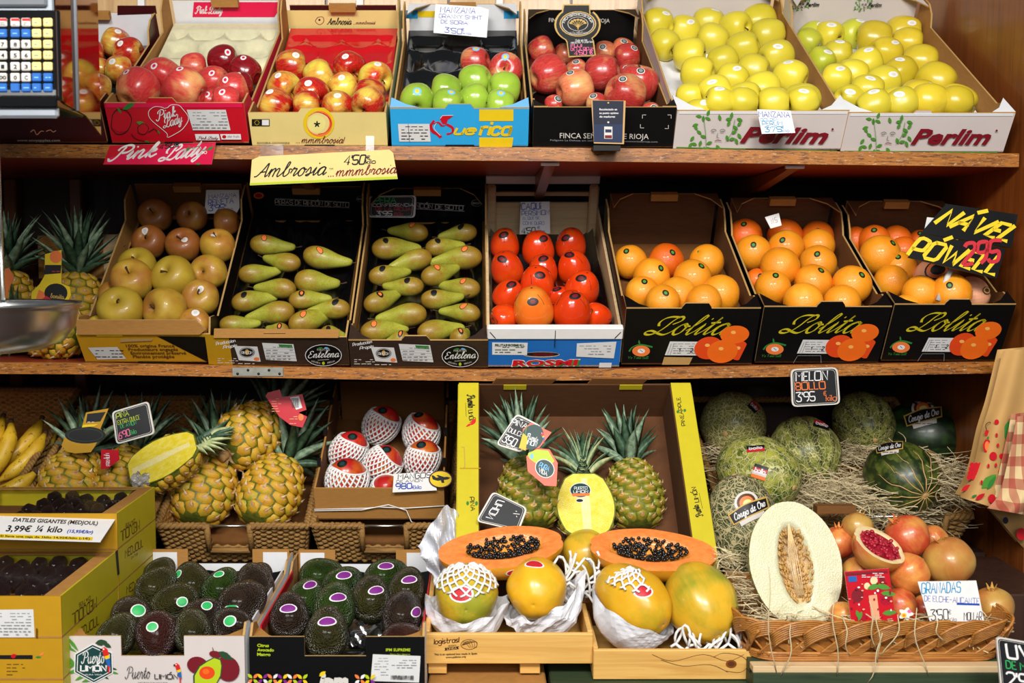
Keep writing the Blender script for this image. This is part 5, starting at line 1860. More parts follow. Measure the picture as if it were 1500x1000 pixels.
b.grid(lambda u,v:((pine_r(min(.99,max(.01,v)))*(1.1+.03*math.sin(u*31+v*17))*math.cos(PI+PI*u)),min(.1,pine_r(min(.99,max(.01,v)))*1.1*math.sin(PI+PI*u)),(v*1.08-.5)*2.5),40,30,'clear_film')
b.build('film_wrap',hp)
b,b2=half_pine('pine_skin_green',8)
hh,HH=half_pose(*cv(C3L,806,640),2.24,.062,view_axis(0,.74,-.67),view_axis(0,.62,.75),b,'pineapple_half','upright pineapple half with yellow cut face between two whole pineapples','pineapple',.95)
b2 .build('cut_face',hh)
c_=crown_mesh(11,44,1.7,half=True,spread=.55,z0=1.4,mats=('crown_leaf_pale','crown_leaf','crown_leaf_dark'));c_.build('crown',hh)
b=MB()
f=Face(b,HH,(0,.136,0),(-1,0,0),(0,0,1))
x,y=cv(C3L,782,556)
f.off=.002
f.ell(x,y,15.5,11,'white');f.ell(x,y,14.5,10.2,'teal');f.poly([(x-11,y+9),(x+13,y+8),(x+14,y+4),(x-13,y+5)],'inkorange')
f.write('PUERTO',[(x-9,y-1),(x+10,y-1.5),(x-9,y-5)],'white','hand',1.2);f.write('LIMON',[(x-10,y+4),(x+11,y+3.5),(x-10,y+.5)],'white','hand',1.5)
f.ell(x-1,y+15,6,3,'white');f.ell(x-1,y+15,5,2.2,'navy')
b.build('fruit_label',hh)
# ------------------------------------------------------------------ mango carton and mangoes
def pr(f,bx):
 pass
MANB=cbox((-.221,.812,.291,.085,.434,22.9),'fruit_box','plain brown carton of netted mangoes tied with white string','kraft','kraft_dark',.083,None,.115,None,'kraft_dark','kraft',D=2.44,tab_back=False,rear_rise=.112,edge='kraft',side_prof=[(.004,0),(.43,0),(.43,.112),(.30,.105),(.26,.097),(.14,.09),(.1,.085),(.004,.085)])
b=MB()
W=MANB['W']
b.tube([(-W/2-.002,-.003,.03),(-W*.1,-.004,.034),(0,-.005,.038),(W*.2,-.004,.034),(W/2+.003,-.003,.04)],.0012,'foam_white',5)
b.tube([(-W/2-.002,-.003,.026),(-.04,-.005,.03),(.02,-.006,.045),(.06,-.006,.03),(.07,-.007,.0),(.09,-.012,-.015),(.12,-.012,-.02)],.0012,'foam_white',5)
b.build('string',MANB['root'])
for q in(.08,.2,.33):
 for sg in(-1,1):
  b=MB();b.box((sg*(W/2-.002)-.004,q,.086+q*.06),(sg*(W/2-.002)+.004,q+.014,.1+q*.06),'ink');b.build('clip',MANB['root'])
ng=[(1100,268,96,(.3,.75,.5),'topmost at the back'),(1292,305,98,(0,.95,.3),'back right'),(945,390,98,(.45,.7,.45),'far left'),(1105,455,98,(.45,.75,.4),'in the middle'),(1297,432,96,(.1,.8,.5),'at the right'),(932,545,112,(.0,.85,.5),'front left'),(1120,575,80,(0,.4,.8),'half hidden behind the price card')]
its=[]
for x,y,r,ax,w_ in ng:
 px,py=cv(C2L,x,y)
 p=on_level(MANB,px,py,r/C2L[2],.015)
 its.append(dict(rays=[ray(px,py)],rpx=[r/C2L[2]*.98],t0=[p[0].y]))
for sp,(x,y,r,ax,w_)in zip(relax(its,MANB,.012),ng):
 o=fruit('mango_skin',sp[0][0],sp[0][1]*.93,view_axis(*ax),random.uniform(-.8,.8),'red mango in white foam net, '+w_+' of the carton','mango','mangoes in the carton')
 if w_!='half hidden behind the price card':
  sticker(o,'mango_skin',Vector(view_axis(ax[0]-.1,ax[1]+.25,ax[2]+.25)),.0095,['ink','ink','teal'],1.1)
A46=math.radians(46)
tl=P(701,564,2.39)
tr=P(982,561,2.39)
W=tr.x-tl.x
PB=dict(W=W,L=.52,t=.004,h=.12)
nn=Vector((0,-math.sin(A46),math.cos(A46)));vv=Vector((0,math.cos(A46),math.sin(A46)))
org=Vector(((tl.x+tr.x)/2,tl.y,(tl.z+tr.z)/2))-vv*PB['L']-nn*PB['h']
PB['M']=Matrix.Translation(org)@Matrix.Rotation(A46,4,'X');PB['Mi']=PB['M'].inverted();PB['o']=org;PB['n']=nn
root=empty('fruit_box',PB['M'],'steeply propped brown pineapple box with yellow printed flanges','box')
L,h=PB['L'],PB['h']
b=MB();b.box((-W/2,0,0),(W/2,L,.004),'kraft_deep');b.build('base',root)
b=MB();b.box((-W/2,L-.004,.0045),(W/2,L,h+.002),'kraft_deep')
b.prism([(.03,h+.002),(.16,h+.002),(.17,h+.02),(.04,h+.022)],(-W/2,L-.002,0),(1,0,0),(0,0,1),.004,'kraft_dark')
b.prism([(.24,h+.002),(.36,h+.002),(.37,h+.02),(.25,h+.022)],(-W/2,L-.002,0),(1,0,0),(0,0,1),.004,'kraft_dark')
for q in(.055,.31):
 b.box((-W/2+q,L-.006,h-.012),(-W/2+q+.05,L-.0045,h+.004),'boxyellow')
b.build('back_panel',root)
b=MB();b.box((-W/2,0,.0045),(W/2,.004,h),'kraft_dark');b.build('front_panel',root)
for sg in(-1,1):
 b=MB();b.box((sg*W/2-.002,.0045,.0045),(sg*W/2+.002,L-.0045,h),'kraft_deep');b.build('side_panel',root)
 b=MB()
 x0,x1=sg*W/2,sg*(W/2+.043)
 b.box((min(x0,x1),.0,h+.0003),(max(x0,x1),L,h+.005),'boxyellow')
 b.box((sg*(W/2+.043)-.002,.0,h-.06),(sg*(W/2+.043)+.002,L,h),'boxyellow')
 f=Face(b,PB['M'],(0,0,h+.005),(1,0,0),(0,1,0))
 if sg<0:
  f.write('Puerto',[(684,578),(686,598),(694,577)],'ink','script',1.5,.1,.7);f.write('LIM\u00d3N',[(686,601),(688,619),(692,600)],'ink','hand',1.4)
  f.line([(682,590),(683,610)],.5,'ink');f.leaf(697,613,12,2.2,'parrotred',.5);f.leaf(691,620,10,2.6,'parrotred',.3)
  f.write('PI\u00d1A',[(688,728),(690,748),(694,728)],'ink','hand',1.2);f.ell(685,737,2,3,'green');f.ell(698,737,2,3,'green')
  f.poly([(673.5,686.5),(704,686.5),(704,685.2),(673.5,685.2)],'mustard');f.line([(676,655),(680,655),(681,684),(677,686)],.9,'kraft_edge')
 else:
  f.write('PINEAPPLE',[(1004,623),(996,582),(999,624)],'ink','hand',1.2);f.ell(993,603,2,2.2,'green');f.ell(1003,601,2,2.2,'green')
  f.write('Puerto',[(1030,755),(1022,738),(1022,759)],'ink','script',1.4,.1,.7);f.write('LIM\u00d3N',[(1024,735),(1019,713),(1018,736)],'ink','hand',1.4)
  f.line([(1029,745),(1024,722)],.5,'ink')
 b.build('yellow_flange',root)
def banana(px,py,D,ln,r,dirv,bend,label,roll):
 b=MB()
 pts,rs=[],[]
 for i in range(15):
  t_=i/14
  a=(t_-.5)*bend
  pts.append((math.sin(a)*ln/bend,(1-math.cos(a))*ln/bend,0))
  rs.append(r*min(1,.28+2.6*t_,.3+3.0*(1-t_))if.08<t_<.93 else r*(.34 if t_>=.93 else.36))
 b.tube(pts,rs,'banana_skin',5 if False else 10)
 z=Vector(dirv).normalized()
 M4=Matrix.Translation(P(px,py,D))@z.to_track_quat('X','Z').to_matrix().to_4x4()@Matrix.Rotation(roll,4,'X')
 o=b.build('banana',None,M4)
 tag(o,label,'banana','bananas in the basket')
 e=MB()
 e.tube([pts[-1],tuple(Vector(pts[-1])+(Vector(pts[-1])-Vector(pts[-2]))*1.0)],[r*.35,r*.3],'stem_brown',8);e.build('stem',o)
 e=MB();e.ico(pts[0],r*.4,'ink',1);e.build('tip',o)
banana(4,668,2.60,.17,.0195,view_axis(.25,.7,-.5),1.0,'spotted yellow banana at the left edge of the basket',.8)
banana(32,655,2.66,.17,.0195,view_axis(.5,.55,-.5),1.0,'spotted yellow banana, topmost of the bunch',.6)
banana(38,674,2.62,.16,.018,view_axis(.5,.6,-.5),.9,'yellow banana under the topmost one',.4)
banana(56,662,2.70,.16,.018,view_axis(.5,.65,-.5),.9,'yellow banana nearest the rope rim',.3)
banana(6,722,2.50,.16,.02,view_axis(.85,.35,-.3),.8,'yellow banana low at the front of the basket',1.2)
banana(-20,655,2.6,.17,.019,view_axis(.4,.6,-.5),1.0,'yellow banana partly out of view',.5)
# ------------------------------------------------------------------ date boxes
XD,HD=-.700,.0724
def date_box(x1,y0,y1,z0,label,open_top,text):
 x0=x1-.36
 M4=Matrix.Translation(((x0+x1)/2,y0,z0))
 root=empty('date_box',M4,label,'box')
 w,l,h=x1-x0,y1-y0,HD-.0006
 b=MB();b.box((-w/2,0,0),(w/2,l,.003),'kraft');b.build('base',root)
 for nm,lo,hi,m in(('front_panel',(-w/2,0,.003),(w/2,.003,h),'mustard'),('back_panel',(-w/2,l-.003,.003),(w/2,l,h),'boxyellow'),('side_panel',(-w/2,.003,.003),(-w/2+.003,l-.003,h),'boxyellow')):
  b=MB();b.box(lo,hi,m)
  if nm=='front_panel' and text:
   f=Face(b,M4,(0,0,0),(1,0,0),(0,0,1))
   text[1](f)
   f.finish(nm,root)
   continue
  b.build(nm,root)
 b=MB();b.box((w/2-.003,.003,.003),(w/2,l-.003,h),'boxyellow')
 f=Face(b,M4,(w/2,0,0),(0,1,0),(0,0,1))
 if text:
  text[0](f)
 b.build('side_panel',root)
 if open_top:
  b=MB()
  b.box((w/2-.03,.003,h-.0025),(w/2-.003,l-.003,h),'kraft');b.box((-w/2+.003,.003,h-.0025),(-w/2+.03,l-.003,h),'kraft')
  b.box((-w/2+.03,l-.02,h-.0025),(w/2-.03,l-.003,h),'kraft')
  b.build('lid_rim',root)
  b=MB()
  b.grid(lambda u,v:((u-.5)*(w-.06),.004+v*(l-.022),h+.004+.006*math.sin(PI*u)*math.sin(PI*v)+.0012*math.sin(u*37+v*11)),24,20,'clear_film')
  b.build('film_window',root)
 else:
  b=MB();b.box((-w/2+.003,.003,h-.002),(w/2-.003,l-.003,h),'boxyellow');b.build('lid',root)
 return M4,w,l,h
q1=lambda x,y:(x/3.334,700+y/3.334)
def t_near(f):
 f.write('MEDJOUL',[q1(470,580),q1(352,665),q1(471,632)],'brown','hand',1.0);f.write('DATES',[q1(440,575),q1(385,612),q1(440,592)],'brown','hand',1.0)
def t_near2(f):
 f.write('MEDJOUL',[q1(375,790),q1(482,712),q1(375,745)],'brown','hand',1.0)
def t_far(f):
 f.write('MEDJOUL',[q1(680,205),q1(588,262),q1(681,250)],'brown','hand',1.0);f.write('DATES',[q1(658,198),q1(612,225),q1(658,213)],'brown','hand',1.0)
def t_far2(f):
 f.write('MEDJOUL',[q1(610,390),q1(697,333),q1(610,352)],'brown','hand',1.0);f.write('DATES',[q1(640,395),q1(672,374),q1(640,385)],'brown','hand',1.0)
 f.poly([q1(572,475),q1(583,468),q1(574,350),q1(562,357)],'ink')
def t_far3(f):
 f.write('MEDJOUL',[q1(618,565),q1(702,510),q1(618,528)],'brown','hand',1.0)
def f_near(f):
 f.begin();f.poly([(0,933),(51,933),(49,892),(-30,893)],'label_paper');f.lines(-10,896,46,930,8,'grey',.6,3);f.end();f.poly([(54,933),(56,933),(56,919),(54,919)],'brown')
def f_near2(f):
 f.poly([(-5,965),(48,965),(48,959),(-5,959)],'ink');f.leaf(16,962,9,-.4,'print_red',.7);f.leaf(52,962,9,0,'green');f.leaf(58,960,9,-.6,'inkorange')
 f.lines(10,970,40,990,4,'brown',.5,5)
D1,D2,E1,E2=1.796,2.0815,2.0865,2.335
zn=.837
DT=[date_box(XD,D1,D2,zn-HD,'yellow date box with film window, topmost of the nearer stack',True,(t_near,f_near)),date_box(XD,D1,D2,zn-2*HD,'closed yellow date box under the open one in the nearer stack',False,(t_near2,f_near2)),date_box(XD,D1,D2,zn-3*HD,'lowest yellow date box of the nearer stack',False,None)]
DF=[date_box(XD,E1,E2,zn,'yellow date box with film window, topmost of the rear stack',True,(t_far,lambda f:None)),date_box(XD,E1,E2,zn-HD,'closed yellow date box with black slot in the rear stack',False,(t_far2,lambda f:None)),date_box(XD,E1,E2,zn-2*HD,'third yellow date box down in the rear stack',False,(t_far3,lambda f:None)),date_box(XD,E1,E2,zn-3*HD,'lowest yellow date box of the rear stack',False,None)]
b=MB();b.lathe(spl([(0,-1.6),(.4,-1.5),(.85,-.8),(1,0),(.88,.8),(.5,1.4),(0,1.55)],2),'date_skin',16,lambda a,r,z:(r*(1+.06*math.cos(5*a+z*2)),z))
s_=MB();s_.lathe([(0,1.66),(.2,1.64),(.26,1.5),(0,1.45)],'date_stub',8)
template('date',b,'date',[('stalk_end',s_.mesh('stalk_end'))])
rn=random.Random(12)
for(M4,w,l,h),nm,nx,ny in((DT[0],'in the nearer date box',6,5),(DF[0],'in the rear date box',6,4)):
 for j in range(ny):
  for i in range(nx):
   p=M4@Vector((w/2-.033-i*.0345+rn.uniform(-.003,.003),.032+j*(l-.062)/(ny-1)+rn.uniform(-.004,.004),h-.022+rn.uniform(-.003,.006)))
   fruit('date',p,.0148,Vector((rn.uniform(-.5,.5),1,rn.uniform(-.4,.4))),rn.uniform(0,6),'dark wrinkled date under clear film '+nm,'date','dates '+nm)
 b=MB();b.box((-w/2+.004,.004,.0035),(w/2-.004,l-.004,h-.040),'kraft_dark')
 tag(b.build('box_insert',None,M4),'brown card under the dates '+nm,'insert')
def av_box(xl,xr,label,pr,out,notch,D=1.83,tp=931,side_out='white_card',red=None):
 a,c=P(xl,tp,D),P(xr,tp,D)
 W=c.x-a.x
 h=a.z-.6195
 spec=((a.x+c.x)/2,.6195,W,h,.5,.4)
 n0,n1,nz=notch
 fp=[(0,0),(W,0),(W,h),(W*n1,h),(W*n1,h-nz),(W*n0,h-nz),(W*n0,h),(0,h)]
 bx=cbox(spec,'fruit_box',label,out,'kraft',h-.02,None,h-.02,None,'kraft',side_out,front_pts=fp,front_print=pr,D=D,tab_back=False,rear_rise=h+.008,side_prof=[(.004,0),(.496,0),(.496,h+.008),(.43,h+.008),(.40,h-.012),(.08,h-.02),(.045,h+.012),(.02,h+.018),(.004,h)])
 for sg in(-1,1):
  b=MB()
  x0,x1=sg*(W/2-.006),sg*(W/2-.085)
  b.box((min(x0,x1),.482,h-.055),(max(x0,x1),.4855,h+.018),'kraft')
  x0,x1=sg*(W/2-.01),sg*(W/2-.062)
  b.box((min(x0,x1),.4805,h-.055),(max(x0,x1),.4815,h+.012),'white_card')
  b.build('corner_flap',bx['root'])
  b=MB()
  b.prism([(sg*(W/2-.004),.004),(sg*(W/2-.05),.004),(sg*(W/2-.03),.02),(sg*(W/2-.012),.05),(sg*(W/2-.004),.06)],(0,0,h-.004),(1,0,0),(0,1,0),.003,'kraft')
  b.build('corner_flap',bx['root'])
  b=MB();b.box((sg*(W/2-.0065)-.0015,.07,h-.02),(sg*(W/2-.0065)+.0015,.40,h-.004),red or 'white_card');b.build('printed_edge',bx['root'])
 b=MB();b.box((-W/2+.07,.484,h-.04),(W/2-.07,.4865,h-.014),'white_card');b.build('rear_flap',bx['root'])
 return bx
qa=lambda x,y:(80+x/5,900+y/5)
def parrot(f,x,y,k):
 f.poly([(x,y),(x+4*k,y-2*k),(x+8*k,y+1*k),(x+10*k,y+8*k),(x+9*k,y+16*k),(x+4*k,y+12*k),(x+2*k,y+5*k)],'parrotred')
 f.poly([(x+4*k,y+10*k),(x+10*k,y+8*k),(x+11*k,y+13*k),(x+6*k,y+15*k)],'yellow');f.poly([(x+5*k,y+14*k),(x+11*k,y+12*k),(x+12*k,y+24*k),(x+8*k,y+22*k)],'blue')
 f.poly([(x+8*k,y+22*k),(x+11*k,y+22*k),(x+10.5*k,y+32*k),(x+9*k,y+31*k)],'parrotred');f.ell(x+3*k,y+.6*k,1.2*k,1*k,'white');f.ell(x,y+1.5*k,1.5*k,1.5*k,'ink')
def pr(f,bx):
 for(x,y,a,L_)in((80,180,1.0,22),(85,230,.5,22),(85,260,1.4,24),(120,175,2.6,12),(100,170,.9,30),(90,300,.8,25),(90,400,-.6,25),(90,430,-.3,30),(400,470,-2.6,20),(470,430,-2.9,18),(460,400,3.4,16),(150,480,-.5,26),(200,490,-.3,30),(90,350,.1,18)):
  f.leaf(*qa(x,y),L_*.8,a,'leafgreen' if L_%4 else 'sage',.22)
 hexp=lambda k:[qa(287+(x-287)*k,355+(y-355)*k)for x,y in((280,210),(425,275),(430,425),(290,500),(145,420),(150,285))]
 f.poly(hexp(1.0),'white');f.poly(hexp(.95),'teal');f.poly(hexp(.86),'white');f.poly(hexp(.82),'teal')
 f.leaf(*qa(300,205),18,-.1,'sage',.5);f.leaf(*qa(360,205),13,.5,'sage',.5)
 f.write('Puerto',[qa(200,355),qa(372,352),qa(196,275)],'white','script',.75,.12,.6);f.write('LIM\u00d3N',[qa(195,408),qa(380,408),qa(195,370)],'white','hand',2.0)
 f.write('PURA VIDA',[qa(230,440),qa(350,440),qa(230,430)],'white','type');f.line([qa(280,417),qa(296,417)],.6,'white')
 parrot(f,*qa(345,245),1.15)
 f.write('Puerto',[qa(520,465),qa(705,463),qa(520,385)],'ink','script',.5,.1,.8);f.write('LIM\u00d3N',[qa(737,465),qa(905,465),qa(737,432)],'ink','hand',1.3)
 f.write('DESTINACION NATURAL',[qa(615,498),qa(835,498),qa(615,488)],'ink','type');parrot(f,*qa(880,358),.9)
 f.ell(*qa(1050,365),15.5,12.5,'maroon',.2);f.ell(*qa(1270,390),17,19,'maroon',-.5);f.ell(*qa(1180,285),9,5,'maroon',.2)
 f.poly([qa(x,y)for x,y in((1175,305),(1220,320),(1232,370),(1225,440),(1190,500),(1020,500),(1018,440),(1060,370),(1120,330))],'sage');f.poly([qa(x,y)for x,y in((1172,313),(1215,327),(1224,370),(1216,440),(1185,500),(1030,500),(1030,442),(1068,375),(1124,338))],'lime')
 f.ell(*qa(1120,420),11.5,9.5,'print_orange_b');f.ell(*qa(1112,410),5,4,'print_orange_a');f.line([qa(1170,275),qa(1160,235)],1.0,'brown');f.leaf(*qa(1200,265),25,.5,'sage',.4)
AV1=av_box(94,358,'white avocado box with hexagon badge and avocado picture',pr,'print_white',(.315,.665,.035),red='white_card')
qi=lambda x,y:(360+x/5.357,900+y/5.357)
def pr(f,bx):
 for i,s in enumerate(('Citrus','Avocado','Mango')):
  f.write(s,[qi(90,250+i*35),qi((182,222,195)[i],252+i*35),qi(90,226+i*35)],'lime','type',bold=.03)
 f.write('IPM SUPREME',[qi(1100,285),qi(1292,285),qi(1100,262)],'lime','type',bold=.02);f.write('Finca San Ignacio',[qi(1135,314),qi(1290,314),qi(1135,302)],'lime','type')
 f.begin()
 f.poly([qi(980,518),qi(1360,530),qi(1372,322),qi(998,308)],'label_paper');f.lines(*qi(1010,330),*qi(1120,480),7,'grey',.5,1);f.lines(*qi(1145,345),*qi(1340,420),4,'grey',.5,2)
 rn=random.Random(2)
 for i in range(26):
  x=1140+i*7;f.poly([qi(x,503),qi(x+rn.choice((2,3,5)),503),qi(x+rn.choice((2,3,5)),470),qi(x,470)],'ink')
 f.end()
 cols=['yellow','white','lime','purple','inkorange']
 k=0
 for bx0,n in((20,6),(860,2)):
  for i in range(n):
   for j in range(2):
    cx,cy=bx0+40+i*78,495+j*66
    for a in(.75,2.4,3.9,5.5):
     k+=1
     f.leaf(*qi(cx+6*math.cos(a),cy+6*math.sin(a)),9.5,a,cols[(k*7+k//3)%5],.5)
 f.write('ipm',[qi(570,575),qi(805,575),qi(580,440)],'offwhite','type',bold=.07,slant=.2);f.leaf(*qi(583,468),11.5,-.65,'yellow',.55)
AV2=av_box(365,622,'black avocado box with coloured petal print and white label',pr,'print_black',(.315,.665,.034),tp=932,red='print_red')
for bx,nm in((AV1,'first'),(AV2,'second')):
 b=MB()
 W=bx['W']-.016
 b.grid(lambda u,v:((u-.5)*W,.012+v*.46,bx['h']-.077+.004*math.sin(u*20)*math.sin(v*26)+.05*max(0,v-.9)/.1),40,50,'plastic_black')
 n_=list(b.v);b.add([(x,y,z-.0012)for x,y,z in n_],[q[::-1]for q in b.f],'plastic_black',True)
 tag(b.build('fruit_tray',None,bx['M']),'black plastic tray in the '+('white' if nm=='first' else 'black')+' avocado box','tray')
def avocados(bx,data,words,floor,stk,group):
 its=[]
 for px,py,r,*_ in data:
  p=on_level(bx,px,py,r,floor)
  its.append(dict(rays=[ray(px,py)],rpx=[r*1.14],t0=[p[0].y]))
 res=relax(its,bx,floor)
 wd=place_words([(d[0],d[1])for d in data],15)
 for sp,(px,py,r,kind,ax,st),w_ in zip(res,data,wd):
  o=fruit(kind,sp[0][0],sp[0][1]*.97,view_axis(*ax),random.uniform(0,6),'%s avocado, %s, %s'%({'avocado_green':'green','avocado_dark':'almost black','avocado_brown':'reddish brown','avocado_olive':'dark olive'}[kind],w_,words),'avocado',group)
  if st:
   sticker(o,kind,view_axis(*st),stk[1],stk[0],stk[2])
qb=lambda x,y:(x/3.334,700+y/3.334)
qc=lambda x,y:(340+x/4.166,760+y/4.166)
dk,br,ol,gr='avocado_dark','avocado_brown','avocado_olive','avocado_green'
avocados(AV1,[(*qb(755,555),26,ol,(.5,.5,-.6),None),(*qb(940,530),25,ol,(-.4,.6,-.6),(-.6,.6,.3)),(*qb(1090,560),25,gr,(.3,.6,-.6),(0,.9,.2)),(*qb(1240,525),23,dk,(.4,.5,-.6),None),(*qb(875,615),27,ol,(-.9,-.1,.3),(.4,.3,.9)),(*qb(1190,640),29,dk,(.7,.4,-.4),None),(*qb(640,675),26,dk,(.6,.1,.6),(.5,.4,.7)),(*qb(990,690),24,dk,(.6,.4,-.5),(.5,.8,.3)),(*qb(1130,720),25,dk,(.7,.2,.5),(.1,.5,.8)),(*qb(570,790),27,ol,(.3,.5,-.6),None),(*qb(775,770),28,br,(.2,-.6,.6),(.05,.55,.8)),(*qb(925,775),27,ol,(-.3,.6,-.6),None),(*qc(172,420),26,dk,(-.3,.6,-.6),None),(*qc(80,545),27,dk,(.2,.6,-.6),None),(*qb(700,480),20,ol,(.5,.5,-.6),None),(*qc(10,620),22,dk,(.2,.5,.5),(.1,.7,.7))],'box with hexagon badge',.084,(['white','inkgreen','inkgreen'],.0095,1.15),'avocados in the white box')
avocados(AV2,[(*qc(525,365),25,gr,(.9,.2,-.3),None),(*qc(655,425),25,gr,(.7,.35,-.5),(.3,.75,.5)),(*qc(925,375),26,gr,(.8,.2,-.4),(.15,.75,.5)),(*qc(445,510),25,gr,(.3,.5,-.7),(.3,.9,.2)),(*qc(1060,455),26,ol,(.2,.6,-.6),(.2,.75,.5)),(*qc(845,520),28,ol,(0,.6,-.6),(.3,.7,.5)),(*qc(622,575),30,gr,(.1,.6,-.6),(.25,.75,.5)),(*qc(350,620),27,dk,(-.1,.65,-.6),(.05,.7,.6)),(*qc(1035,615),28,dk,(.2,.6,-.6),(.7,.4,.4)),(*qc(570,745),31,ol,(0,.6,-.6),(.1,.8,.5)),(*qc(1020,760),25,br,(.8,.1,-.3),None)],'box with petal print',.080,(['white','purple','purple'],.0095,1.9),'avocados in the black box')
b=MB()
rn=random.Random(9)
c0=P(*qc(790,790),1.90)
b.grid(lambda u,v:(c0 .x+(u-.5)*.062,c0 .y+.03+v*.05,c0 .z-.006+.012*math.sin(u*9+v*5)*math.sin(v*8)+v*.02),14,12,'clear_film')
n_=list(b.v);b.add([(x,y,z-.001)for x,y,z in n_],[q[::-1]for q in b.f],'clear_film',True)
tag(b.build('plastic_scrap',None),'crumpled clear plastic scrap beside the front avocado of the black box','plastic')
# ------------------------------------------------------------------ halves of melon, papaya, pomegranate
def halved(prof,skin,flesh,cav,pith,cx,cz,depth,zc=0.0,rim=None,n=44):
 """half fruit, cut face at y = 0 looking to +y"""
 b=MB()
 k=len(prof)
 vs,fs=[],[]
 for(r,z)in prof:
  for i in range(n//2+1):
   a=PI+PI*i/(n//2)
   vs.append((r*math.cos(a),r*math.sin(a),z))
 m=n//2+1
 for j in range(k-1):
  for i in range(m-1):
   q=j*m+i
   fs.append((q,q+1,q+m+1,q+m))
 b.add(vs,fs,skin,True)
 c=MB()
 ol=[(r,z)for r,z in prof if r>1e-4]
 ol=ol+[(-r,z)for r,z in ol[::-1]]
 N=len(ol)
 R_=16
 vs=[(0,0,zc)]
 for q in range(1,R_+1):
  t_=(q/R_)**.9
  for(x,z)in ol:
   X,Z=x*t_,zc+(z-zc)*t_
   d=math.hypot(X/cx,(Z-zc)/cz)
   y=0
   if d<1:
    y=-depth*(1-d*d)**.6
   else:
    y=.015*(1-t_)
   vs.append((X,y,Z))
 groups={flesh:[],cav:[],pith:[]}
 for q in range(R_):
  for i in range(N):
   i2=(i+1)%N
   if q==0:
    f_=(0,1+i2,1+i)
   else:
    a=1+(q-1)*N
    f_=(a+i,a+i2,a+N+i2,a+N+i)
   ce=[sum(vs[v][j]for v in f_)/len(f_)for j in range(3)]
   d=math.hypot(ce[0]/cx,(ce[2]-zc)/cz)
   groups[cav if d<.93 else(pith if d<1.12 else flesh)].append(f_)
 for m_,g in groups.items():
  if g:
   c.add(vs,g,m_,True)
 return b,c
PAP=spl([(0,-1.3),(.12,-1.34),(.4,-1.26),(.78,-.85),(1,-.15),(.97,.4),(.8,1.0),(.55,1.4),(.25,1.6),(0,1.62)],4)
for i,(px,py,D,lab,lax,nrm,st)in enumerate(((742,800,2.055,'papaya half with orange flesh and black seeds, on the left crate',view_axis(-.99,-.1,.1),view_axis(.05,.92,.38),(776,810)),(948,804,2.045,'papaya half with orange flesh and black seeds, on the right crate',view_axis(.99,-.06,.06),view_axis(.0,.91,.40),None))):
 b,c=halved(PAP,'papaya_skin_orange','papaya_flesh','papaya_cavity','papaya_flesh',.56,.98,.3,.05)
 o,M4=half_pose(px,py,D,.062,lax,nrm,b,'papaya_half',lab,'papaya',1.3)
 c.build('cut_face',o)
 s=MB()
 rn=random.Random(20+i)
 for k in range(360):
  u,v=rn.uniform(-1,1),rn.uniform(-1,1)
  if u*u+v*v>.95:
   continue
  d=math.sqrt(u*u+v*v)
  q=rn.uniform(.05,.07)
  s.ico((u*.52,-.3*(1-d*d)**.6+.05+rn.uniform(0,.07),.05+v*.92),q,'seed_black',1,(1,1,1/1.3))
 so=s.build('seeds',o)
 so['kind']='stuff'
 if st:
  template('papaya_half',o.data,'papaya_half')
  sticker(o,'papaya_half',Vector((.25,-.9,-.68)),.0105,['white','inkred','inkred'],1.4)
def papaya(kind,px,py,D,R,ax,lab,spin=0,zs=1.0,st=None):
 o=fruit(kind,P(px,py,D),R,view_axis(*ax),spin,lab,'papaya','whole papayas',None,None,(1,1,zs))
 if st:
  sticker(o,kind,view_axis(*st),.012,['white','inkred','inkred'],1.5)
 return o
qp=lambda x,y:(600+x/2.885,720+y/2.885)
papaya('papaya_skin_green',*qp(240,440),1.985,.0575,(.0,.12,-.95),'whole green yellow papaya in foam net, left one of the left crate',.4,.8,(-.15,.35,.9))
papaya('papaya_skin',*qp(538,412),1.985,.055,(.15,.2,-.93),'whole yellow papaya with tissue round it, right one of the left crate',1.4,.8,(-.1,.9,.3))
papaya('papaya_skin',*qp(955,462),1.965,.0575,(-.55,.35,-.7),'whole yellow papaya half wrapped in tissue, left one of the right crate',2.3,.95,(.1,.55,.8))
papaya('papaya_skin_green',*qp(1238,478),1.97,.0655,(-.25,.5,-.8),'large bare papaya with dimpled end, right one of the right crate',.9,.82)
papaya('papaya_skin_green',*qp(745,270),2.13,.05,(.1,.3,-.9),'green papaya tucked behind the two papaya halves',1.9,.7)
def tissue(c,rad,top,label,seed,a0=0,a1=2*PI,m='tissue_paper',crump=.05,bottom=.02):
 """crumpled sheet of paper cupped round a fruit: c centre, rad radii, top(angle) -> height fraction where it ends"""
 rn=random.Random(seed)
 ph=[rn.uniform(0,6.3)for _ in range(12)]
 b=MB()
 wrap=abs(a1-a0-2*PI)<.01
 def fn(u,v):
  a=a0+(a1-a0)*u
  t_=PI*(bottom+(top(a)-bottom)*v)
  q=1
  for k in range(7):
   s=math.sin((2+k)*a+ph[k]+v*(3+k)*math.sin(ph[k+3])*2)
   q+=crump*(1-abs(s)*2)/(1.3+k*.5)*(.3+v)*.6
  q+=.10*max(0,v-.8)*math.sin(9*a+ph[2])+.10*max(0,v-.85)
  return Vector((c[0]+rad[0]*q*math.sin(t_)*math.cos(a),c[1]+rad[1]*q*math.sin(t_)*math.sin(a),c[2]-rad[2]*q*math.cos(t_)))
 b.grid(fn,64,18,m,True,wrap)
 b.sm=[False]*len(b.sm)
 n=list(b.v)
 cc=Vector(c)
 b.add([Vector(p)+(cc-Vector(p)).normalized()*.0008 for p in n],[f[::-1]for f in b.f],m,False)
 return tag(b.build('tissue_paper',None),label,'paper')
p=P(207,703,2.40)
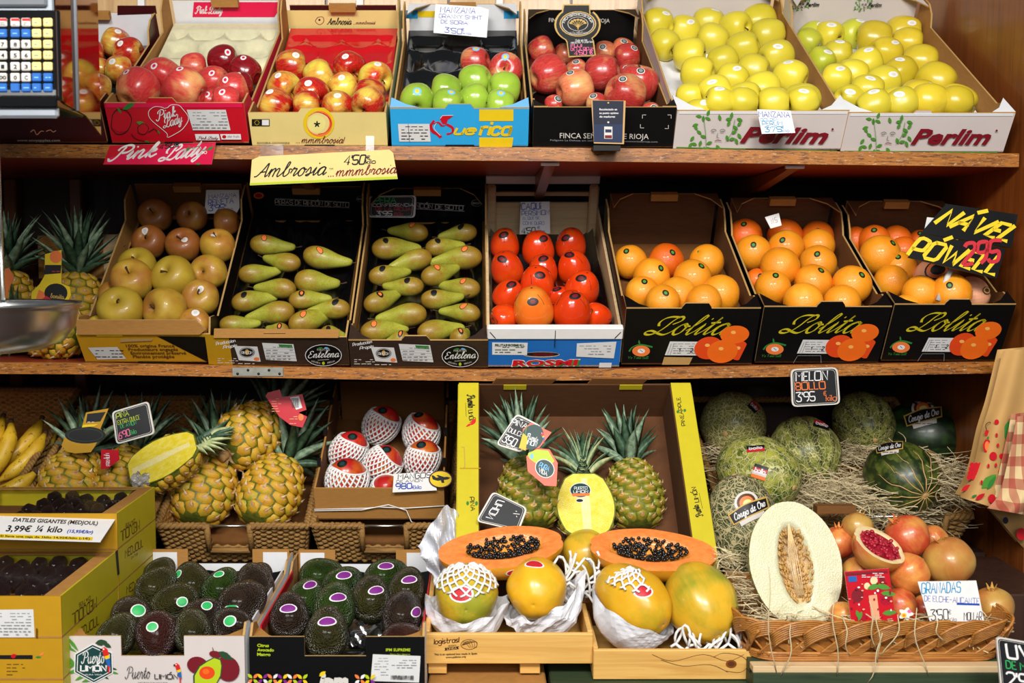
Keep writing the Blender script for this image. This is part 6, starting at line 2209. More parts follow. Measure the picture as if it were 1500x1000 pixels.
tissue(p,(.026,.02,.019),lambda a:.8,'crumpled pale wrap gathered at the base of the wrapped pineapple half',21,crump=.22,m='foil_grey')
p=P(*qp(242,450),1.985)
tissue(p,(.079,.069,.088),lambda a:.46+.05*math.cos(a*2)+.012*math.sin(9*a),'white tissue paper under the netted papaya of the left crate',1)
p=P(*qp(555,425),1.985)
tissue(p,(.083,.069,.088),lambda a:.45+.13*math.cos(a)+.04*math.cos(2*a)+.02*math.sin(8*a),'crumpled white tissue cupping the yellow papaya of the left crate',2,crump=.09)
p=P(*qp(955,470),1.965)
tissue(p,(.082,.069,.090),lambda a:.46-.14*math.cos(a+.35)+.012*math.sin(8*a),'smooth white tissue wrapped round the papaya of the right crate',3,crump=.03)
def foam(c,rad,t0,t1,a0,a1,label,r=.0022,n=9,rotz=0.0,top=lambda a:0):
 """open diamond net of white foam over part of an ellipsoid"""
 b=MB()
 def S(a,t_):
  return Vector((c[0]+rad[0]*math.sin(t_)*math.cos(a),c[1]+rad[1]*math.sin(t_)*math.sin(a),c[2]+rad[2]*math.cos(t_)))
 for i in range(n+4):
  for sg in(1,-1):
   pts=[]
   for j in range(15):
    q=j/14
    a=a0+(a1-a0)*((i-2)/n+sg*(q-.5)*.42)
    if a<a0-.05 or a>a1+.05:
     continue
    pts.append(S(a,t0+(t1-t0)*q+.05*math.sin(a*3))*1.0+Vector((0,0,.0016*math.sin(q*PI*8))))
   if len(pts)>2:
    b.tube(pts,r,'foam_white',5)
 return tag(b.build('foam_net',None),label,'foam net')
p=P(*qp(240,440),1.985)
foam(p,(.0615,.064,.0615),.12,1.25,PI*.85,PI*2.15,'white foam net over the top of the green yellow papaya')
p=P(*qp(955,462),1.965)
foam(p,(.068,.064,.062),.1,.95,PI*.75,PI*1.6,'white foam net on top of the tissue wrapped papaya',n=6)
p=P(*qp(1300,600),1.915)
b=MB()
rn=random.Random(6)
for i in range(13):
 x=(i-6)*.0125
 pts=[Vector((p.x+x+.010*math.sin(q*5+i),1.905+.012*math.cos(i*1.9)+.008*q,p.z-.022+.030*math.sin(PI*q)*(1+.3*math.sin(i*2.1))+.004*math.sin(i)))+Vector((.012*q,0,0))for q in[k/8 for k in range(9)]]
 b.tube(pts,.0026,'foam_white',5)
b.tube([(p.x-.085+i*.0085,1.903,p.z-.02+.006*math.sin(i*1.7))for i in range(20)],.003,'foam_white',5)
tag(b.build('foam_net',None),'white foam net bunched at the foot of the large bare papaya','foam net')
p=P(*qp(690,380),2.0)
b=MB()
for i in range(8):
 pts=[Vector((p.x-.025+i*.009+.014*math.sin(q*4+i),2.01+.02*q+.012*math.sin(i*2.),p.z+.045-.085*q+.01*math.sin(q*8+i)))for q in[k/8 for k in range(9)]]
 b.tube(pts,.0026,'foam_white',5)
for j in range(4):
 b.tube([(p.x-.035+i*.0095,2.012+.012*math.sin(i+j),p.z+.03-.022*j+.012*math.sin(i*1.3+j*2))for i in range(10)],.0026,'foam_white',5)
tag(b.build('foam_net',None),'white foam net hanging between the two papaya crates','foam net')
# tall crumpled sheet at the left of the left crate
b=MB()
rn=random.Random(15)
cs=[[(612,800),(632,765),(655,738),(672,752)],[(622,825),(640,800),(655,780),(668,785)],[(637,850),(648,840),(656,825),(664,825)],[(640,890),(646,885),(652,880),(658,878)]]
def sheet(u,v):
 i,j=v*3,u*3
 i0,j0=min(2,int(i)),min(2,int(j))
 fi,fj=i-i0,j-j0
 g=lambda a,c:Vector(cs[a][c])
 q=(g(i0,j0)*(1-fi)+g(i0+1,j0)*fi)*(1-fj)+(g(i0,j0+1)*(1-fi)+g(i0+1,j0+1)*fi)*fj
 D=2.10+.03*math.sin(u*9+v*4)*.6+.012*math.sin(u*23-v*12)+.05*u-.03*v
 return P(q.x+2.2*math.sin(v*25+u*4)*(1 if u<.05 else.3),q.y+2*math.sin(u*19),D)
b.grid(sheet,22,26,'tissue_paper')
b.sm=[False]*len(b.sm)
n=list(b.v);b.add([Vector(q)+Vector((0,.001,0))for q in n],[f[::-1]for f in b.f],'tissue_paper',False)
tag(b.build('tissue_paper',None),'tall crumpled sheet of white tissue standing at the left of the papaya crates','paper')
# papaya crates
def pine_crate(xl,xr,yt,yb,D,label,L,foot,print_fn=None,tilt=6,kn=False):
 a,c=P(xl,yb,D),P(xr,yb,D)
 W=c.x-a.x
 h=P(xl,yt,D).z-a.z
 bx=box_frame((a.x+c.x)/2,a.z,W,h,L,tilt,D,.008)
 root=empty('wooden_crate',bx['M'],label,'crate')
 bx['root']=root
 b=MB();b.bbox((-W/2,0,0),(W/2,.009,h),'crate_pine',.0012)
 f=Face(b,bx['M'],(-W/2,0,0),(1,0,0),(0,0,1))
 if print_fn:
  print_fn(f)
 b.build('front_board',root)
 for sg in(-1,1):
  b=MB();b.bbox((sg*(W/2-.0045)-.0045,.0095,0),(sg*(W/2-.0045)+.0045,L-.0095,h*1.04),'crate_pine',.0012);b.build('side_board',root)
 b=MB();b.bbox((-W/2,L-.009,0),(W/2,L,h),'crate_pine',.0012);b.build('back_board',root)
 b=MB();b.box((-W/2+.0092,.0095,.002),(W/2-.0092,L-.0095,.008),'crate_pine');b.build('base',root)
 for q in foot:
  b=MB();b.bbox((-W/2+W*q[0],.012,-.024),(-W/2+W*q[1],.05,-.0005),'crate_pine',.001);b.build('foot',root)
  b=MB();b.bbox((-W/2+W*q[0],L-.05,-.024),(-W/2+W*q[1],L-.012,-.0005),'crate_pine',.001);b.build('foot',root)
 return bx
qk=lambda x,y:(600+x/5,900+y/5)
def pr(f):
 f.write('logistras!',[qk(180,215),qk(362,200),qk(180,180)],'brown','hand',1.5,.05);f.write('con',[qk(285,232),qk(340,228),qk(285,220)],'brown','hand',1.2)
 f.poly([qk(255,262),qk(362,250),qk(355,240),qk(362,230),qk(255,243),qk(262,252)],'ink');f.write('LINEA',[qk(275,256),qk(345,248),qk(275,244)],'crate_pine','hand',1.6)
 pts=[qk(435+60*math.cos(a),217+36*math.sin(a))for a in[i*2*PI/20 for i in range(20)]]
 f.line(pts,.8,'brown',1,False,True)
 for i in range(5):
  f.line([qk(385,222),qk(400+i*22,190+abs(i-2)*3),qk(440+i*12,240)],.6,'brown',1,True)
 f.write('This is an optional box made in Spain',[qk(180,296),qk(495,288),qk(180,282)],'ink','type',bold=.02);f.write('www.palletec.org',[qk(265,316),qk(412,310),qk(265,303)],'ink','type',bold=.02)
CR1=pine_crate(622,868,927,972,1.90,'pine crate with burnt print on its front, holding two papayas',.30,((.02,.13),(.57,.69)),pr,4)
def pr(f):
 f.line([(955,958),(985,968),(1030,958),(1065,968),(1090,958)],.9,'brown',.6,True);f.line([(968,966),(1000,975),(1040,973),(1066,984)],.9,'brown',.6,True)
 f.line([(1045,962),(1060,956),(1085,960),(1096,972),(1085,984),(1062,982)],.9,'brown',.6,True);f.ell(1071,972,8,6,'wood_varnished');f.ell(1071,972,5,3.6,'brown')
CR2=pine_crate(869,1116,951,995,1.885,'pine crate with a dark knot on its front, holding two papayas',.30,(),pr,4)
# what the crates stand on
z=P(700,992,1.9).z-.003
b=MB();b.bbox((P(628,990,1.9).x,1.84,.6195),(P(800,990,1.9).x,2.17,z),'kraft',.003)
tag(b.build('carton'),'flat brown carton under the left papaya crate','carton')
b=MB();b.bbox((P(806,990,1.9).x,1.86,.6195),(P(1115,990,1.9).x,2.17,CR2['o'].z-.002),'crate_green',.003)
b.bbox((P(806,990,1.9).x,1.858,CR2['o'].z-.014),(P(870,990,1.9).x,1.866,CR2['o'].z-.006),'crate_pine',.001)
tag(b.build('low_crate'),'dark low crate under the right papaya crate','crate')
# ------------------------------------------------------------------ melons and straw
class Skin(Face):
 """drawings that lie on a fruit's own curved skin"""
 def __init__(s,mb,o,kind,px,py):
  Mw=o.matrix_basis
  s.o_,s.mb,s.inv,s.bvh=o,mb,Mw.inverted(),T[kind]['bvh']
  s.M=Mw
  s.k=0
  s.D=(Mw.translation).y
 def uv(s,px,py):
  return((px-CX)*s.D/F,(500-py)*s.D/F)
 def put(s,vs,fs,m):
  s.k+=1
  out=[]
  c0=s.inv@CAM
  for x,y in vs:
   d=ray(CX+x*F/s.D,500-y*F/s.D)
   d2=(s.inv.to_3x3()@d).normalized()
   loc,nr,_,_=s.bvh.ray_cast(c0,d2)
   if loc is None:
    loc,nr,_,_=s.bvh.find_nearest(c0+d2*((s.M.translation-CAM).length/(s.inv.to_3x3().inverted()@d2).length))
   out.append(loc+nr*(.012+.004*s.k))
  s.mb.add(out,fs,m,True)
 def band(s,top,bot,m,n=14):
  t_,b_=_smooth(top,n//2),_smooth(bot,n//2)
  k=min(len(t_),len(b_))
  vs,fs=[],[]
  R_=5
  for j in range(R_+1):
   for i in range(k):
    p,q=t_[i],b_[i]
    vs.append(s.uv(p[0]+(q[0]-p[0])*j/R_,p[1]+(q[1]-p[1])*j/R_))
  for j in range(R_):
   for i in range(k-1):
    a=j*k+i
    fs.append((a,a+k,a+k+1,a+1))
  s.put(vs,fs,m)
 def ell(s,cx,cy,rx,ry,m,rot=0,n=20):
  vs,fs=[s.uv(cx,cy)],[]
  for r in(.35,.7,1):
   for i in range(n):
    a=2*PI*i/n
    x,y=rx*r*math.cos(a),ry*r*math.sin(a)
    vs.append(s.uv(cx+x*math.cos(rot)-y*math.sin(rot),cy+x*math.sin(rot)+y*math.cos(rot)))
  fs=[(0,1+(i+1)%n,1+i)for i in range(n)]
  for q in range(2):
   for i in range(n):
    a,c=1+q*n+i,1+q*n+(i+1)%n
    fs.append((a,c,c+n,a+n))
  s.put(vs,fs,m)
def melon(kind,x,y,D,R,ax,lab,spin=0,zs=1.0):
 px,py=cv(C4L,x,y)
 return fruit(kind,P(px,py,D),R,view_axis(*ax),spin,lab,'melon','whole melons',None,None,(1,1,zs))
me1=melon('melon_netted',218,238,2.74,.083,(-.42,-.15,.85),'round netted melon at the back left of the straw basket',.4,.85)
me2=melon('melon_striped',528,358,2.62,.083,(.15,-.55,.75),'striped netted melon in the middle of the straw basket',1.2,.92)
me3=melon('melon_yellow_green',325,448,2.47,.084,(.5,-.15,.7),'yellow green mottled melon behind the large netted one',2.0,1.02)
me4=melon('melon_striped',778,232,2.76,.077,(.02,-.35,.9),'dark striped melon at the back beside the chalk board',.2,.95)
me5=melon('melon_dark',1030,285,2.74,.084,(.7,-.1,.5),'very dark green melon at the back right of the basket',1.0,1.0)
me6=melon('melon_rayed',945,470,2.50,.083,(.18,-.22,.95),'dark melon with pale radiating lines, right front of the basket',.7,.95)
me7=melon('melon_netted_dark',262,690,2.22,.075,(-.15,.97,-.15),'large netted melon standing behind the cut melon half',.9,1.25)
def conejo(o,kind,cx,cy,k,tilt,arch=True):
 b=MB()
 s=Skin(b,o,kind,cx,cy)
 R_=lambda x,y:(cx+(x*math.cos(tilt)-y*math.sin(tilt))*k,cy+(x*math.sin(tilt)+y*math.cos(tilt))*k)
 if arch:
  s.ell(*R_(2,-14),19*k,17*k,'offwhite',tilt);s.ell(*R_(2,-14),15*k,13*k,'brown',tilt);s.ell(*R_(2,-13),11*k,10*k,'inkorange',tilt);s.ell(*R_(3,-11),7*k,6*k,'paleyellow',tilt)
 s.band([R_(-32,-6),(R_(0,-12)),R_(34,-10)],[R_(-30,13),R_(0,10),R_(32,8)],'gold')
 s.band([R_(-30,-4),(R_(0,-10)),R_(32,-8)],[R_(-28,11),R_(0,8),R_(30,6)],'ink')
 s.band([R_(-20,12),(R_(0,10)),R_(22,9)],[R_(-19,19),R_(0,17),R_(21,16)],'offwhite')
 s.write('Conejo de Oro',[R_(-24,7),R_(28,3),R_(-24,-3)],'white','script',1.1,.15,.7)
 s.lines(*R_(-15,13),*R_(17,14.5),1,'brown',.5)if abs(tilt)<.2 else None
 b.build('fruit_label',o)
def small_lab(o,kind,cx,cy,w_,h_,cols,tilt=0):
 b=MB()
 s=Skin(b,o,kind,cx,cy)
 R_=lambda x,y:(cx+x*math.cos(tilt)-y*math.sin(tilt),cy+x*math.sin(tilt)+y*math.cos(tilt))
 for i,c in enumerate(cols):
  y0,y1=-h_/2+h_*i/len(cols),-h_/2+h_*(i+1)/len(cols)
  s.band([R_(-w_/2,y0),R_(0,y0),R_(w_/2,y0)],[R_(-w_/2,y1),R_(0,y1),R_(w_/2,y1)],c)
 s.write('bollo',[R_(-w_*.36,h_*.1),R_(w_*.36,h_*.1),R_(-w_*.36,-h_*.25)],'white','hand',1.4)
 b.build('fruit_label',o)
conejo(me7,'melon_netted_dark',1096,748,.92,-.38)
conejo(me5,'melon_dark',*cv(C4L,1035,205),.85,-.18)
conejo(me6,'melon_rayed',*cv(C4L,890,338),.62,-.1,False)
small_lab(me3,'melon_yellow_green',*cv(C4L,333,445),21,20,['ink','inkred','offwhite','inkorange'],.3)
small_lab(me3,'melon_yellow_green',*cv(C4L,315,345),26,9,['ink','inkred'],-.1)
small_lab(me2,'melon_striped',*cv(C4L,598,243),24,10,['inkred','ink'],.3)
small_lab(me1,'melon_netted',*cv(C4L,305,165),16,12,['inkred','ink'],.8)
# half melon
MEL=spl([(0,-1.25),(.2,-1.22),(.55,-1.02),(.86,-.6),(1,0),(.9,.55),(.66,.95),(.3,1.22),(0,1.28)],4)
b,c=halved(MEL,'melon_yellow_green','melon_flesh','melon_pith','melon_flesh',.36,.82,.34,.0)
mh,MHM=half_pose(1166,827,1.985,.0865,view_axis(-.10,.93,-.33),view_axis(.04,.3,.95),b,'melon_half','cut melon half with white flesh and seeds, standing in the wicker basket','melon',1.06)
c.build('cut_face',mh)
s=MB()
rn=random.Random(31)
for k in range(210):
 v=rn.uniform(-.92,.92)
 side=rn.choice((-1,1))
 u=side*rn.uniform(.25,1.0)*math.sqrt(max(.05,1-v*v))
 d=math.sqrt(min(.98,u*u+v*v))
 s.ico((u*.35,-.34*(1-d*d)**.6+.04+rn.uniform(0,.03),v*.78),1,'melon_seed',1,(.023,.013,.058),Euler((rn.uniform(-.3,.3),rn.uniform(-.5,.5)+side*.45,0)))
for k in range(6):
 x=-.1+.04*k
 s.tube([(x*.6,-.03,-.6),(x+.02*math.sin(k),-.09,-.1),(x*.8,-.08,.3),(0,-.01,.92)],.012,'melon_pith',5)
so=s.build('seeds',mh);so['kind']='stuff'
def straw(name,label,n,sample,ln,r,seed,mat='straw',droop=0.0):
 rn=random.Random(seed)
 b=MB()
 for i in range(n):
  p=sample(rn)
  a=rn.uniform(0,2*PI)
  l_=ln*rn.uniform(.5,1.3)
  cur=rn.uniform(-5,5)/ln*.5
  el=rn.uniform(-.25,.35)
  pts=[]
  d=Vector((math.cos(a)*math.cos(el),math.sin(a)*math.cos(el),math.sin(el)))
  q=Vector(p)-d*l_*.5
  for j in range(8):
   pts.append(q.copy())
   q=q+d*l_/7
   a2=cur*l_/7+rn.uniform(-.25,.25)
   d=Matrix.Rotation(a2,3,'Z')@d
   d.z+=rn.uniform(-.22,.2)-droop*j*.05
   d.normalize()
  b.tube(pts,r*rn.uniform(.7,1.3),mat,3,False,False,False)
 o=b.build(name)
 o['kind']='stuff'
 return tag(o,label,'straw')
def smp(rn):
 bx=BK_MEL
 u,v=rn.uniform(-.47,.47),rn.random()**1.3*.34
 z=.06+.05*math.sin(PI*min(1,v/.34))+rn.uniform(0,.035)
 return bx['M']@Vector((u*bx['W'],.02+v,z))
straw('straw','tangle of pale wood wool bedding the melons',1500,smp,.10,.00085,3)
def smp(rn):
 bx=BK_MEL
 x,y=rn.choice(((700,520),(800,560),(620,560),(850,600),(1130,480),(1180,540),(720,600),(560,560),(900,640),(1150,430)))
 return P(*cv(C4L,x+rn.gauss(0,45),y+rn.gauss(0,22)),2.46+rn.uniform(-.05,.06))
straw('straw','loose pale straw heaped at the front of the melon basket',700,smp,.09,.0009,5)
b=MB()
p0,p1=P(1196,750,2.34),P(1254,736,2.34)
b.bbox((p0 .x,2.335,p0 .z-.003),(p1 .x,2.365,p0 .z+.014),'kraft_dark',.001)
o=b.build('cardboard_strip');tag(o,'brown cardboard strip at the front of the straw','cardboard')
# ------------------------------------------------------------------ pomegranate basket
xl,xr=P(1098,935,1.88).x,P(1462,935,1.88).x
ZB=P(1250,966,1.86).z
ZT=P(1250,906,1.84).z
Lb=.26
root=empty('wicker_basket',Matrix.Translation(((xl+xr)/2,1.86,ZB)),'flat braided wicker basket of pomegranates on a green crate','basket')
Wb,hb=xr-xl,ZT-ZB
def ringp(u,s):
 """rounded rectangle; u along the perimeter from the rear left corner, s height 0..1"""
 fl=.022*s
 w,l,r=Wb/2+fl,Lb+2*fl,.05
 seg=[((-w,l-fl),(-w,-fl)),((-w,-fl),(w,-fl)),((w,-fl),(w,l-fl)),((w,l-fl),(-w,l-fl))]
 lens=[math.dist(*q)for q in seg]
 d=(u%1)*sum(lens)
 for(p,q),ln in zip(seg,lens):
  if d<=ln:
   t_=d/ln
   x,y=p[0]+(q[0]-p[0])*t_,p[1]+(q[1]-p[1])*t_
   break
  d-=ln
 cxx=max(-w+r,min(w-r,x))
 cyy=max(-fl+r,min(l-fl-r,y))
 dx,dy=x-cxx,y-cyy
 dd=math.hypot(dx,dy)
 if dx and dy and dd>r:
  x,y=cxx+dx/dd*r,cyy+dy/dd*r
 return Vector((x,y,s*hb))
def bundle(b,fn,n,w_,r,k=14):
 for j in range(n):
  off=(j-(n-1)/2)*w_
  b.tube([fn(i/k,off)for i in range(k+1)],r,'wicker',5)
NB=27
out3=lambda u:(ringp(u,.5)-Vector((0,Lb/2,hb/2))).normalized()
b=MB()
for k in range(NB):
 u0=k/NB
 for sg,dep in((1,.004),(-1,-.003)):
  bundle(b,lambda t_,off:ringp(u0+sg*1.15/NB*(t_-.5),.12+.62*t_+0)+out3(u0)*dep+Vector((off*.9 if abs(out3(u0).y)>.5 else 0,off*.9 if abs(out3(u0).y)<=.5 else 0,0)),5,.0042,.0022,8)
b.build('slanted_weave',root)
b=MB();b.grid(lambda u,v:ringp(u,.02+.9*v)-out3(u)*.007,100,2,'wicker',True,True);b.build('inner_wall',root)
b=MB()
for j in range(4):
 b.tube([ringp(i/90,.02+.05*j)+out3(i/90)*.003 for i in range(90)],.0034,'wicker',5,True)
b.build('foot_band',root)
b=MB()
for k in range(NB):
 u0=k/NB
 bundle(b,lambda t_,off:ringp(u0+2.3/NB*t_,.5+.3*math.sin(PI*min(1,t_*1.05))**.8+off*11)+out3(u0+2.3/NB*t_)*(.009*math.cos(PI*t_)),7,.0044,.0026,14)
b.build('braided_rim',root)
b=MB();b.box((-Wb/2+.012,.012,.002),(Wb/2-.012,Lb-.012,.006),'wicker');b.build('base',root)
BP=box_frame((xl+xr)/2,ZB,Wb,hb,Lb,0,1.86,.02)
qg=lambda x,y:(1020+x/3.125,680+y/3.125)
po=[(662,350,80,'pomegranate_skin_red',(-.1,.9,.2),2.16,'beside the top of the cut melon'),(728,300,75,'pomegranate_skin_yellow',(.3,.5,-.5),2.18,'yellowish, at the back behind the opened one'),(968,332,105,'pomegranate_skin_red',(-.6,.75,.2),2.12,'large and red, topmost at the back'),(1080,350,75,'pomegranate_skin',(.5,.2,-.6),2.16,'peeping out behind the large red one'),(1155,442,118,'pomegranate_skin_yellow',(-.4,.8,.1),2.06,'big dull yellow, at the right of the heap'),(968,505,97,'pomegranate_skin',(.6,.2,-.5),2.03,'pale orange, centre of the heap'),(752,500,88,'pomegranate_skin',(-.15,.9,.1),2.08,'orange with small crown, above the red leaflet'),(930,640,85,'pomegranate_skin_red',(.4,-.2,.4),1.98,'red, low beside the leaflet'),(1355,650,95,'pomegranate_skin_yellow',(-.2,.9,.2),2.0,'yellowish, at the right end of the basket'),(1050,665,70,'pomegranate_skin_red',(.3,.2,-.5),2.0,'small red, behind the white price card'),(670,690,65,'pomegranate_skin',(.3,.2,-.5),1.96,'orange, low beside the cut melon'),(1180,640,90,'pomegranate_skin',(.3,.2,-.5),2.04,'hidden behind the white price card')]
its=[dict(rays=[ray(*qg(x,y))],rpx=[r/3.125*.98],t0=[1.94+(D-1.96)*.7])for x,y,r,k,ax,D,w_ in po]
for sp,(x,y,r,k,ax,D,w_)in zip(relax(its,dict(BP,W=9,L=9,M=BP['M']@Matrix.Translation((0,-3,0)),Mi=(BP['M']@Matrix.Translation((0,-3,0))).inverted()),.012),po):
 fruit(k,sp[0][0],sp[0][1],view_axis(*ax),random.uniform(0,6),'pomegranate, '+w_,'pomegranate','pomegranates in the wicker basket')
POM=spl([(0,-.86),(.3,-.86),(.66,-.7),(.93,-.32),(1,.05),(.9,.45),(.62,.76),(.3,.9),(.16,.96),(0,.9)],3)
b,c=halved(POM,'pomegranate_skin','pith','aril_red','pith',.83,.76,.12,.0)
ph_,PHM=half_pose(*qg(842,368),1.985,.052,view_axis(-.93,.32,.0),view_axis(.2,.9,.38),b,'pomegranate_half','opened pomegranate half full of red seeds on top of the heap','pomegranate',1.0)
c.build('cut_face',ph_)
s=MB()
rn=random.Random(8)
for k in range(150):
 u,v=rn.uniform(-1,1),rn.uniform(-1,1)
 d=math.hypot(u,v)
 a=math.atan2(v,u)
 if d>.97 or d<.1 or abs(math.sin(a*2.5))<.22:
  continue
 s.ico((u*.8,-.12*(1-d*d)**.6+.035,v*.74),rn.uniform(.06,.085),'aril_red',1,(1,.8,1.25),Euler((0,a,0)))
so=s.build('arils',ph_);so['kind']='stuff'
def smp(rn):
 return Vector((rn.uniform(xl+.02,xr+.01),1.88+rn.random()**2*.12,ZT-.03+rn.uniform(-.012,.012)))
straw('straw','pale straw lining the wicker pomegranate basket',330,smp,.08,.0009,9)
b=MB()
rn=random.Random(44)
for px,y0,y1,bend in((1125,830,985,10),(1160,915,990,-14),(1222,880,990,6),(1237,905,960,8),(1286,900,970,2),(1318,900,960,-26),(1340,890,990,18),(1290,925,1000,-20),(1275,880,950,8),(1370,905,940,12)):
 pts=[]
 for i in range(9):
  t_=i/8
  pts.append(P(px+bend*t_*t_+3*math.sin(t_*7+px),y0+(y1-y0)*t_,1.835-.012*math.sin(t_*PI)))
 b.tube(pts,.0011,'straw',4)
o=b.build('straw');o['kind']='stuff';tag(o,'long straws hanging over the front of the wicker basket','straw')
def smp(rn):
 x,y=rn.choice(((1075,850),(1090,865),(1065,820),(1100,880)))
 return P(x+rn.gauss(0,8),y+rn.gauss(0,10),2.02+rn.uniform(-.05,.05))
straw('straw','pale straw between the large bare papaya and the cut melon',150,smp,.05,.0008,19)
# green crate under it
zc=ZB-.002
b=MB()
xa,xb=P(1100,980,1.85).x,P(1468,980,1.85).x
b.bbox((xa,1.835,.6195),(xb,1.847,zc-.0125),'crate_green',.001)
root=empty('green_crate',Matrix.Identity(4),'dark green wooden crate with worn pale top edge under the wicker basket','crate')
b.build('front_board',root)
b=MB();b.bbox((xa,1.835,zc-.012),(xb,1.86,zc-.0005),'crate_pale',.001);b.build('top_edge',root)
b=MB();b.bbox((xa,1.8605,zc-.02),(xb,2.24,zc-.0005),'crate_green',.001);b.build('top_board',root)
for sg in(xa+.005,xb-.005):
 b=MB();b.box((sg-.005,1.8475,.6195),(sg+.005,2.24,zc-.0205),'crate_green');b.build('side_board',root)
b=MB();b.bbox((.497,2.13,.6195),(XR-.01,2.41,.735),'wood_dark',.003)
tag(b.build('step_board'),'dark board behind the wicker basket','board')
# ------------------------------------------------------------------ price cards, boards and tags
def plate(name,label,cat,quad,D,m,edge=None,tilt=0.0,th=.002,pts=None,back=None):
 """flat card; quad px corners (bl, br, tr, tl) or pts (px outline) on a plane leaning back by tilt degrees through depth D"""
 q=pts or quad
 cx,cy=sum(p[0]for p in q)/len(q),sum(p[1]for p in q)/len(q)
 a=math.radians(tilt)
 o=P(cx,cy,D)
 W=Matrix.Translation(o)
 ux,uy=Vector((1,0,0)),Vector((0,math.sin(a),math.cos(a)))
 b=MB()
 f=Face(b,W,(0,0,0),ux,uy,.0003)
 k=[f.uv(*p)for p in q]
 b.prism(k,(0,0,0),ux,uy,th,m,back or m,edge or m)
 f.root=(name,label,cat,W,b)
 return f
def done(f):
 name,label,cat,W,b=f.root
 return tag(b.build(name,None,W),label,cat)
def rquad(q,r):
 """rounded corners for a px quad"""
 out=[]
 k=len(q)
 for i in range(k):
  p,a,c=Vector(q[i]),Vector(q[i-1]),Vector(q[(i+1)%k])
  d1,d2=(a-p).normalized()*r,(c-p).normalized()*r
  for t_ in(0,.33,.66,1):
   out.append(tuple((p+d1)*(1-t_)**2+p*2*t_*(1-t_)+(p+d2)*t_**2))
 return out
def chalk(label,q,D,tilt,lines,r=5,frame_m='offwhite'):
 f=plate('price_board',label,'price sign',None,D,frame_m,'offwhite',tilt,.004,rquad(q,r),'ink')
 c=Vector((sum(p[0]for p in q)/4,sum(p[1]for p in q)/4))
 ins=lambda d:rquad([tuple(Vector(p)+(c-Vector(p)).normalized()*d)for p in q],r*.8)
 f.poly(ins(3.2),'chalkboard')
 f.line(ins(5.5),.5,'offwhite',1,False,True)
 for t_,qq,m,w_ in lines:
  f.write(t_,qq,m,'hand',w_*.85)
 return done(f)
f=plate('price_strip','red name strip with white script taped under the red heart box','price sign',None,2.374,'print_red','white',-12,.002,[(161,213),(316,208.5),(310,241),(151,241)][::-1])
f.poly([(162,230),(240,214),(316,209),(310,240.5),(152,240.5)],'print_pink')
f.write('Pink',[(158,236),(228,229),(166,217)],'white','script',1.25,.2,.45);f.write('Lady',[(232,236),(298,227),(240,216)],'white','script',1.25,.2,.45)
f.write("4'50\u20ac",[(233,218.5),(262,214.5),(235,212)],'ink','hand',1.5,.1);f.ell(301,223,2.4,2.4,'white');f.ell(301,223,1.6,1.6,'print_pink')
f.line([(276,213),(283,217),(291,214),(296,220),(310,218),(312,212)],1,'green',1,True);f.leaf(278,216,7,2.4,'green',.6);f.leaf(304,219,9,-.4,'green',.5);f.leaf(287,240,7,0,'green',.4)
done(f)
f=plate('price_strip','long cream name strip with a price, taped to the upper shelf edge','price sign',None,2.376,'cream','paleyellow',-8,.002,[(366,271.5),(582.5,262),(576,224),(570,219),(380,229),(369,234)])
f.poly([(366,271),(582,261.6),(581.4,258),(366,268)],'lime')
f.write('Ambrosia',[(372,260),(478,256),(374,241)],'ink','script',.8,.25,.7);f.write('TM',[(482,249),(488,248.6),(482,246)],'ink','type')
f.write('...mmmbrosia.',[(481,259),(581,253.5),(481,246)],'wine','script',.9,.2,.7)
f.write("4'50",[(504,241),(535,240),(505,228)],'ink','hand',1.3,.15);f.write('\u20ac',[(537,233),(542,233),(537,228)],'ink','hand',1.2);f.write('kilo',[(536,240),(550,239),(536,234)],'ink','hand',1.2)
ff=done(f)
for px,py,w_,h_ in((398,222,34,22),(542,212,12,26)):
 p0,p1=P(px-w_/2,py+h_/2,2.3755),P(px+w_/2,py-h_/2,2.3755)
 b=MB()
 b.box((p0 .x,2.3748,p0 .z),(p1 .x,2.3756,p1 .z),'clear_film')
 b.build('tape',ff,ff.matrix_basis.inverted())
def card(label,q,D,tilt,lines,pins=None,th=.0018,m='white'):
 f=plate('price_card',label,'price sign',None,D,m,'offwhite',tilt,th,q)
 for t_,qq,mm,w_ in lines:
  f.write(t_,qq,mm,'hand',w_*.78)
 return done(f)
B_,Cy='inkblue','inkcyan'
card('white card with blue handwriting clipped to the back of the blue apple box',[(635,48),(713,55),(716,14),(703,10),(638,6)],2.79,4,[('MANZANA',[(645,18),(696,20),(646,10)],B_,1.3),('GRANNY SMIHT',[(643,26),(706,29),(643,20.5)],B_,1.2),('DE SORIA',[(646,34),(685,36.5),(646,29)],B_,1.3),("3'50",[(651,47),(676,50),(652,40)],B_,1.3),('\u20ac',[(676,45),(680,45.5),(676,41)],B_,1.2),('kilo',[(678,50),(690,51),(678,47)],B_,1.0)])
card('small white card with bright blue writing stuck on a white box of yellow apples',[(1116,196),(1165,194.5),(1158,162),(1109,160)],2.322,0,[('MANZANA',[(1112,171),(1157,172),(1111,163)],B_,1.3),('GOLDEN',[(1114,177),(1140,176.5),(1114,173.5)],Cy,1.2),('PERLIM',[(1117,183.5),(1146,183),(1116,178)],Cy,1.3),("3'75",[(1121,193),(1145,192.5),(1120,186)],Cy,1.5),('\u20ac',[(1144,188),(1148,188),(1144,184.5)],Cy,1.2),('kilo',[(1145,193),(1156,193),(1145,189.5)],Cy,1.1)])
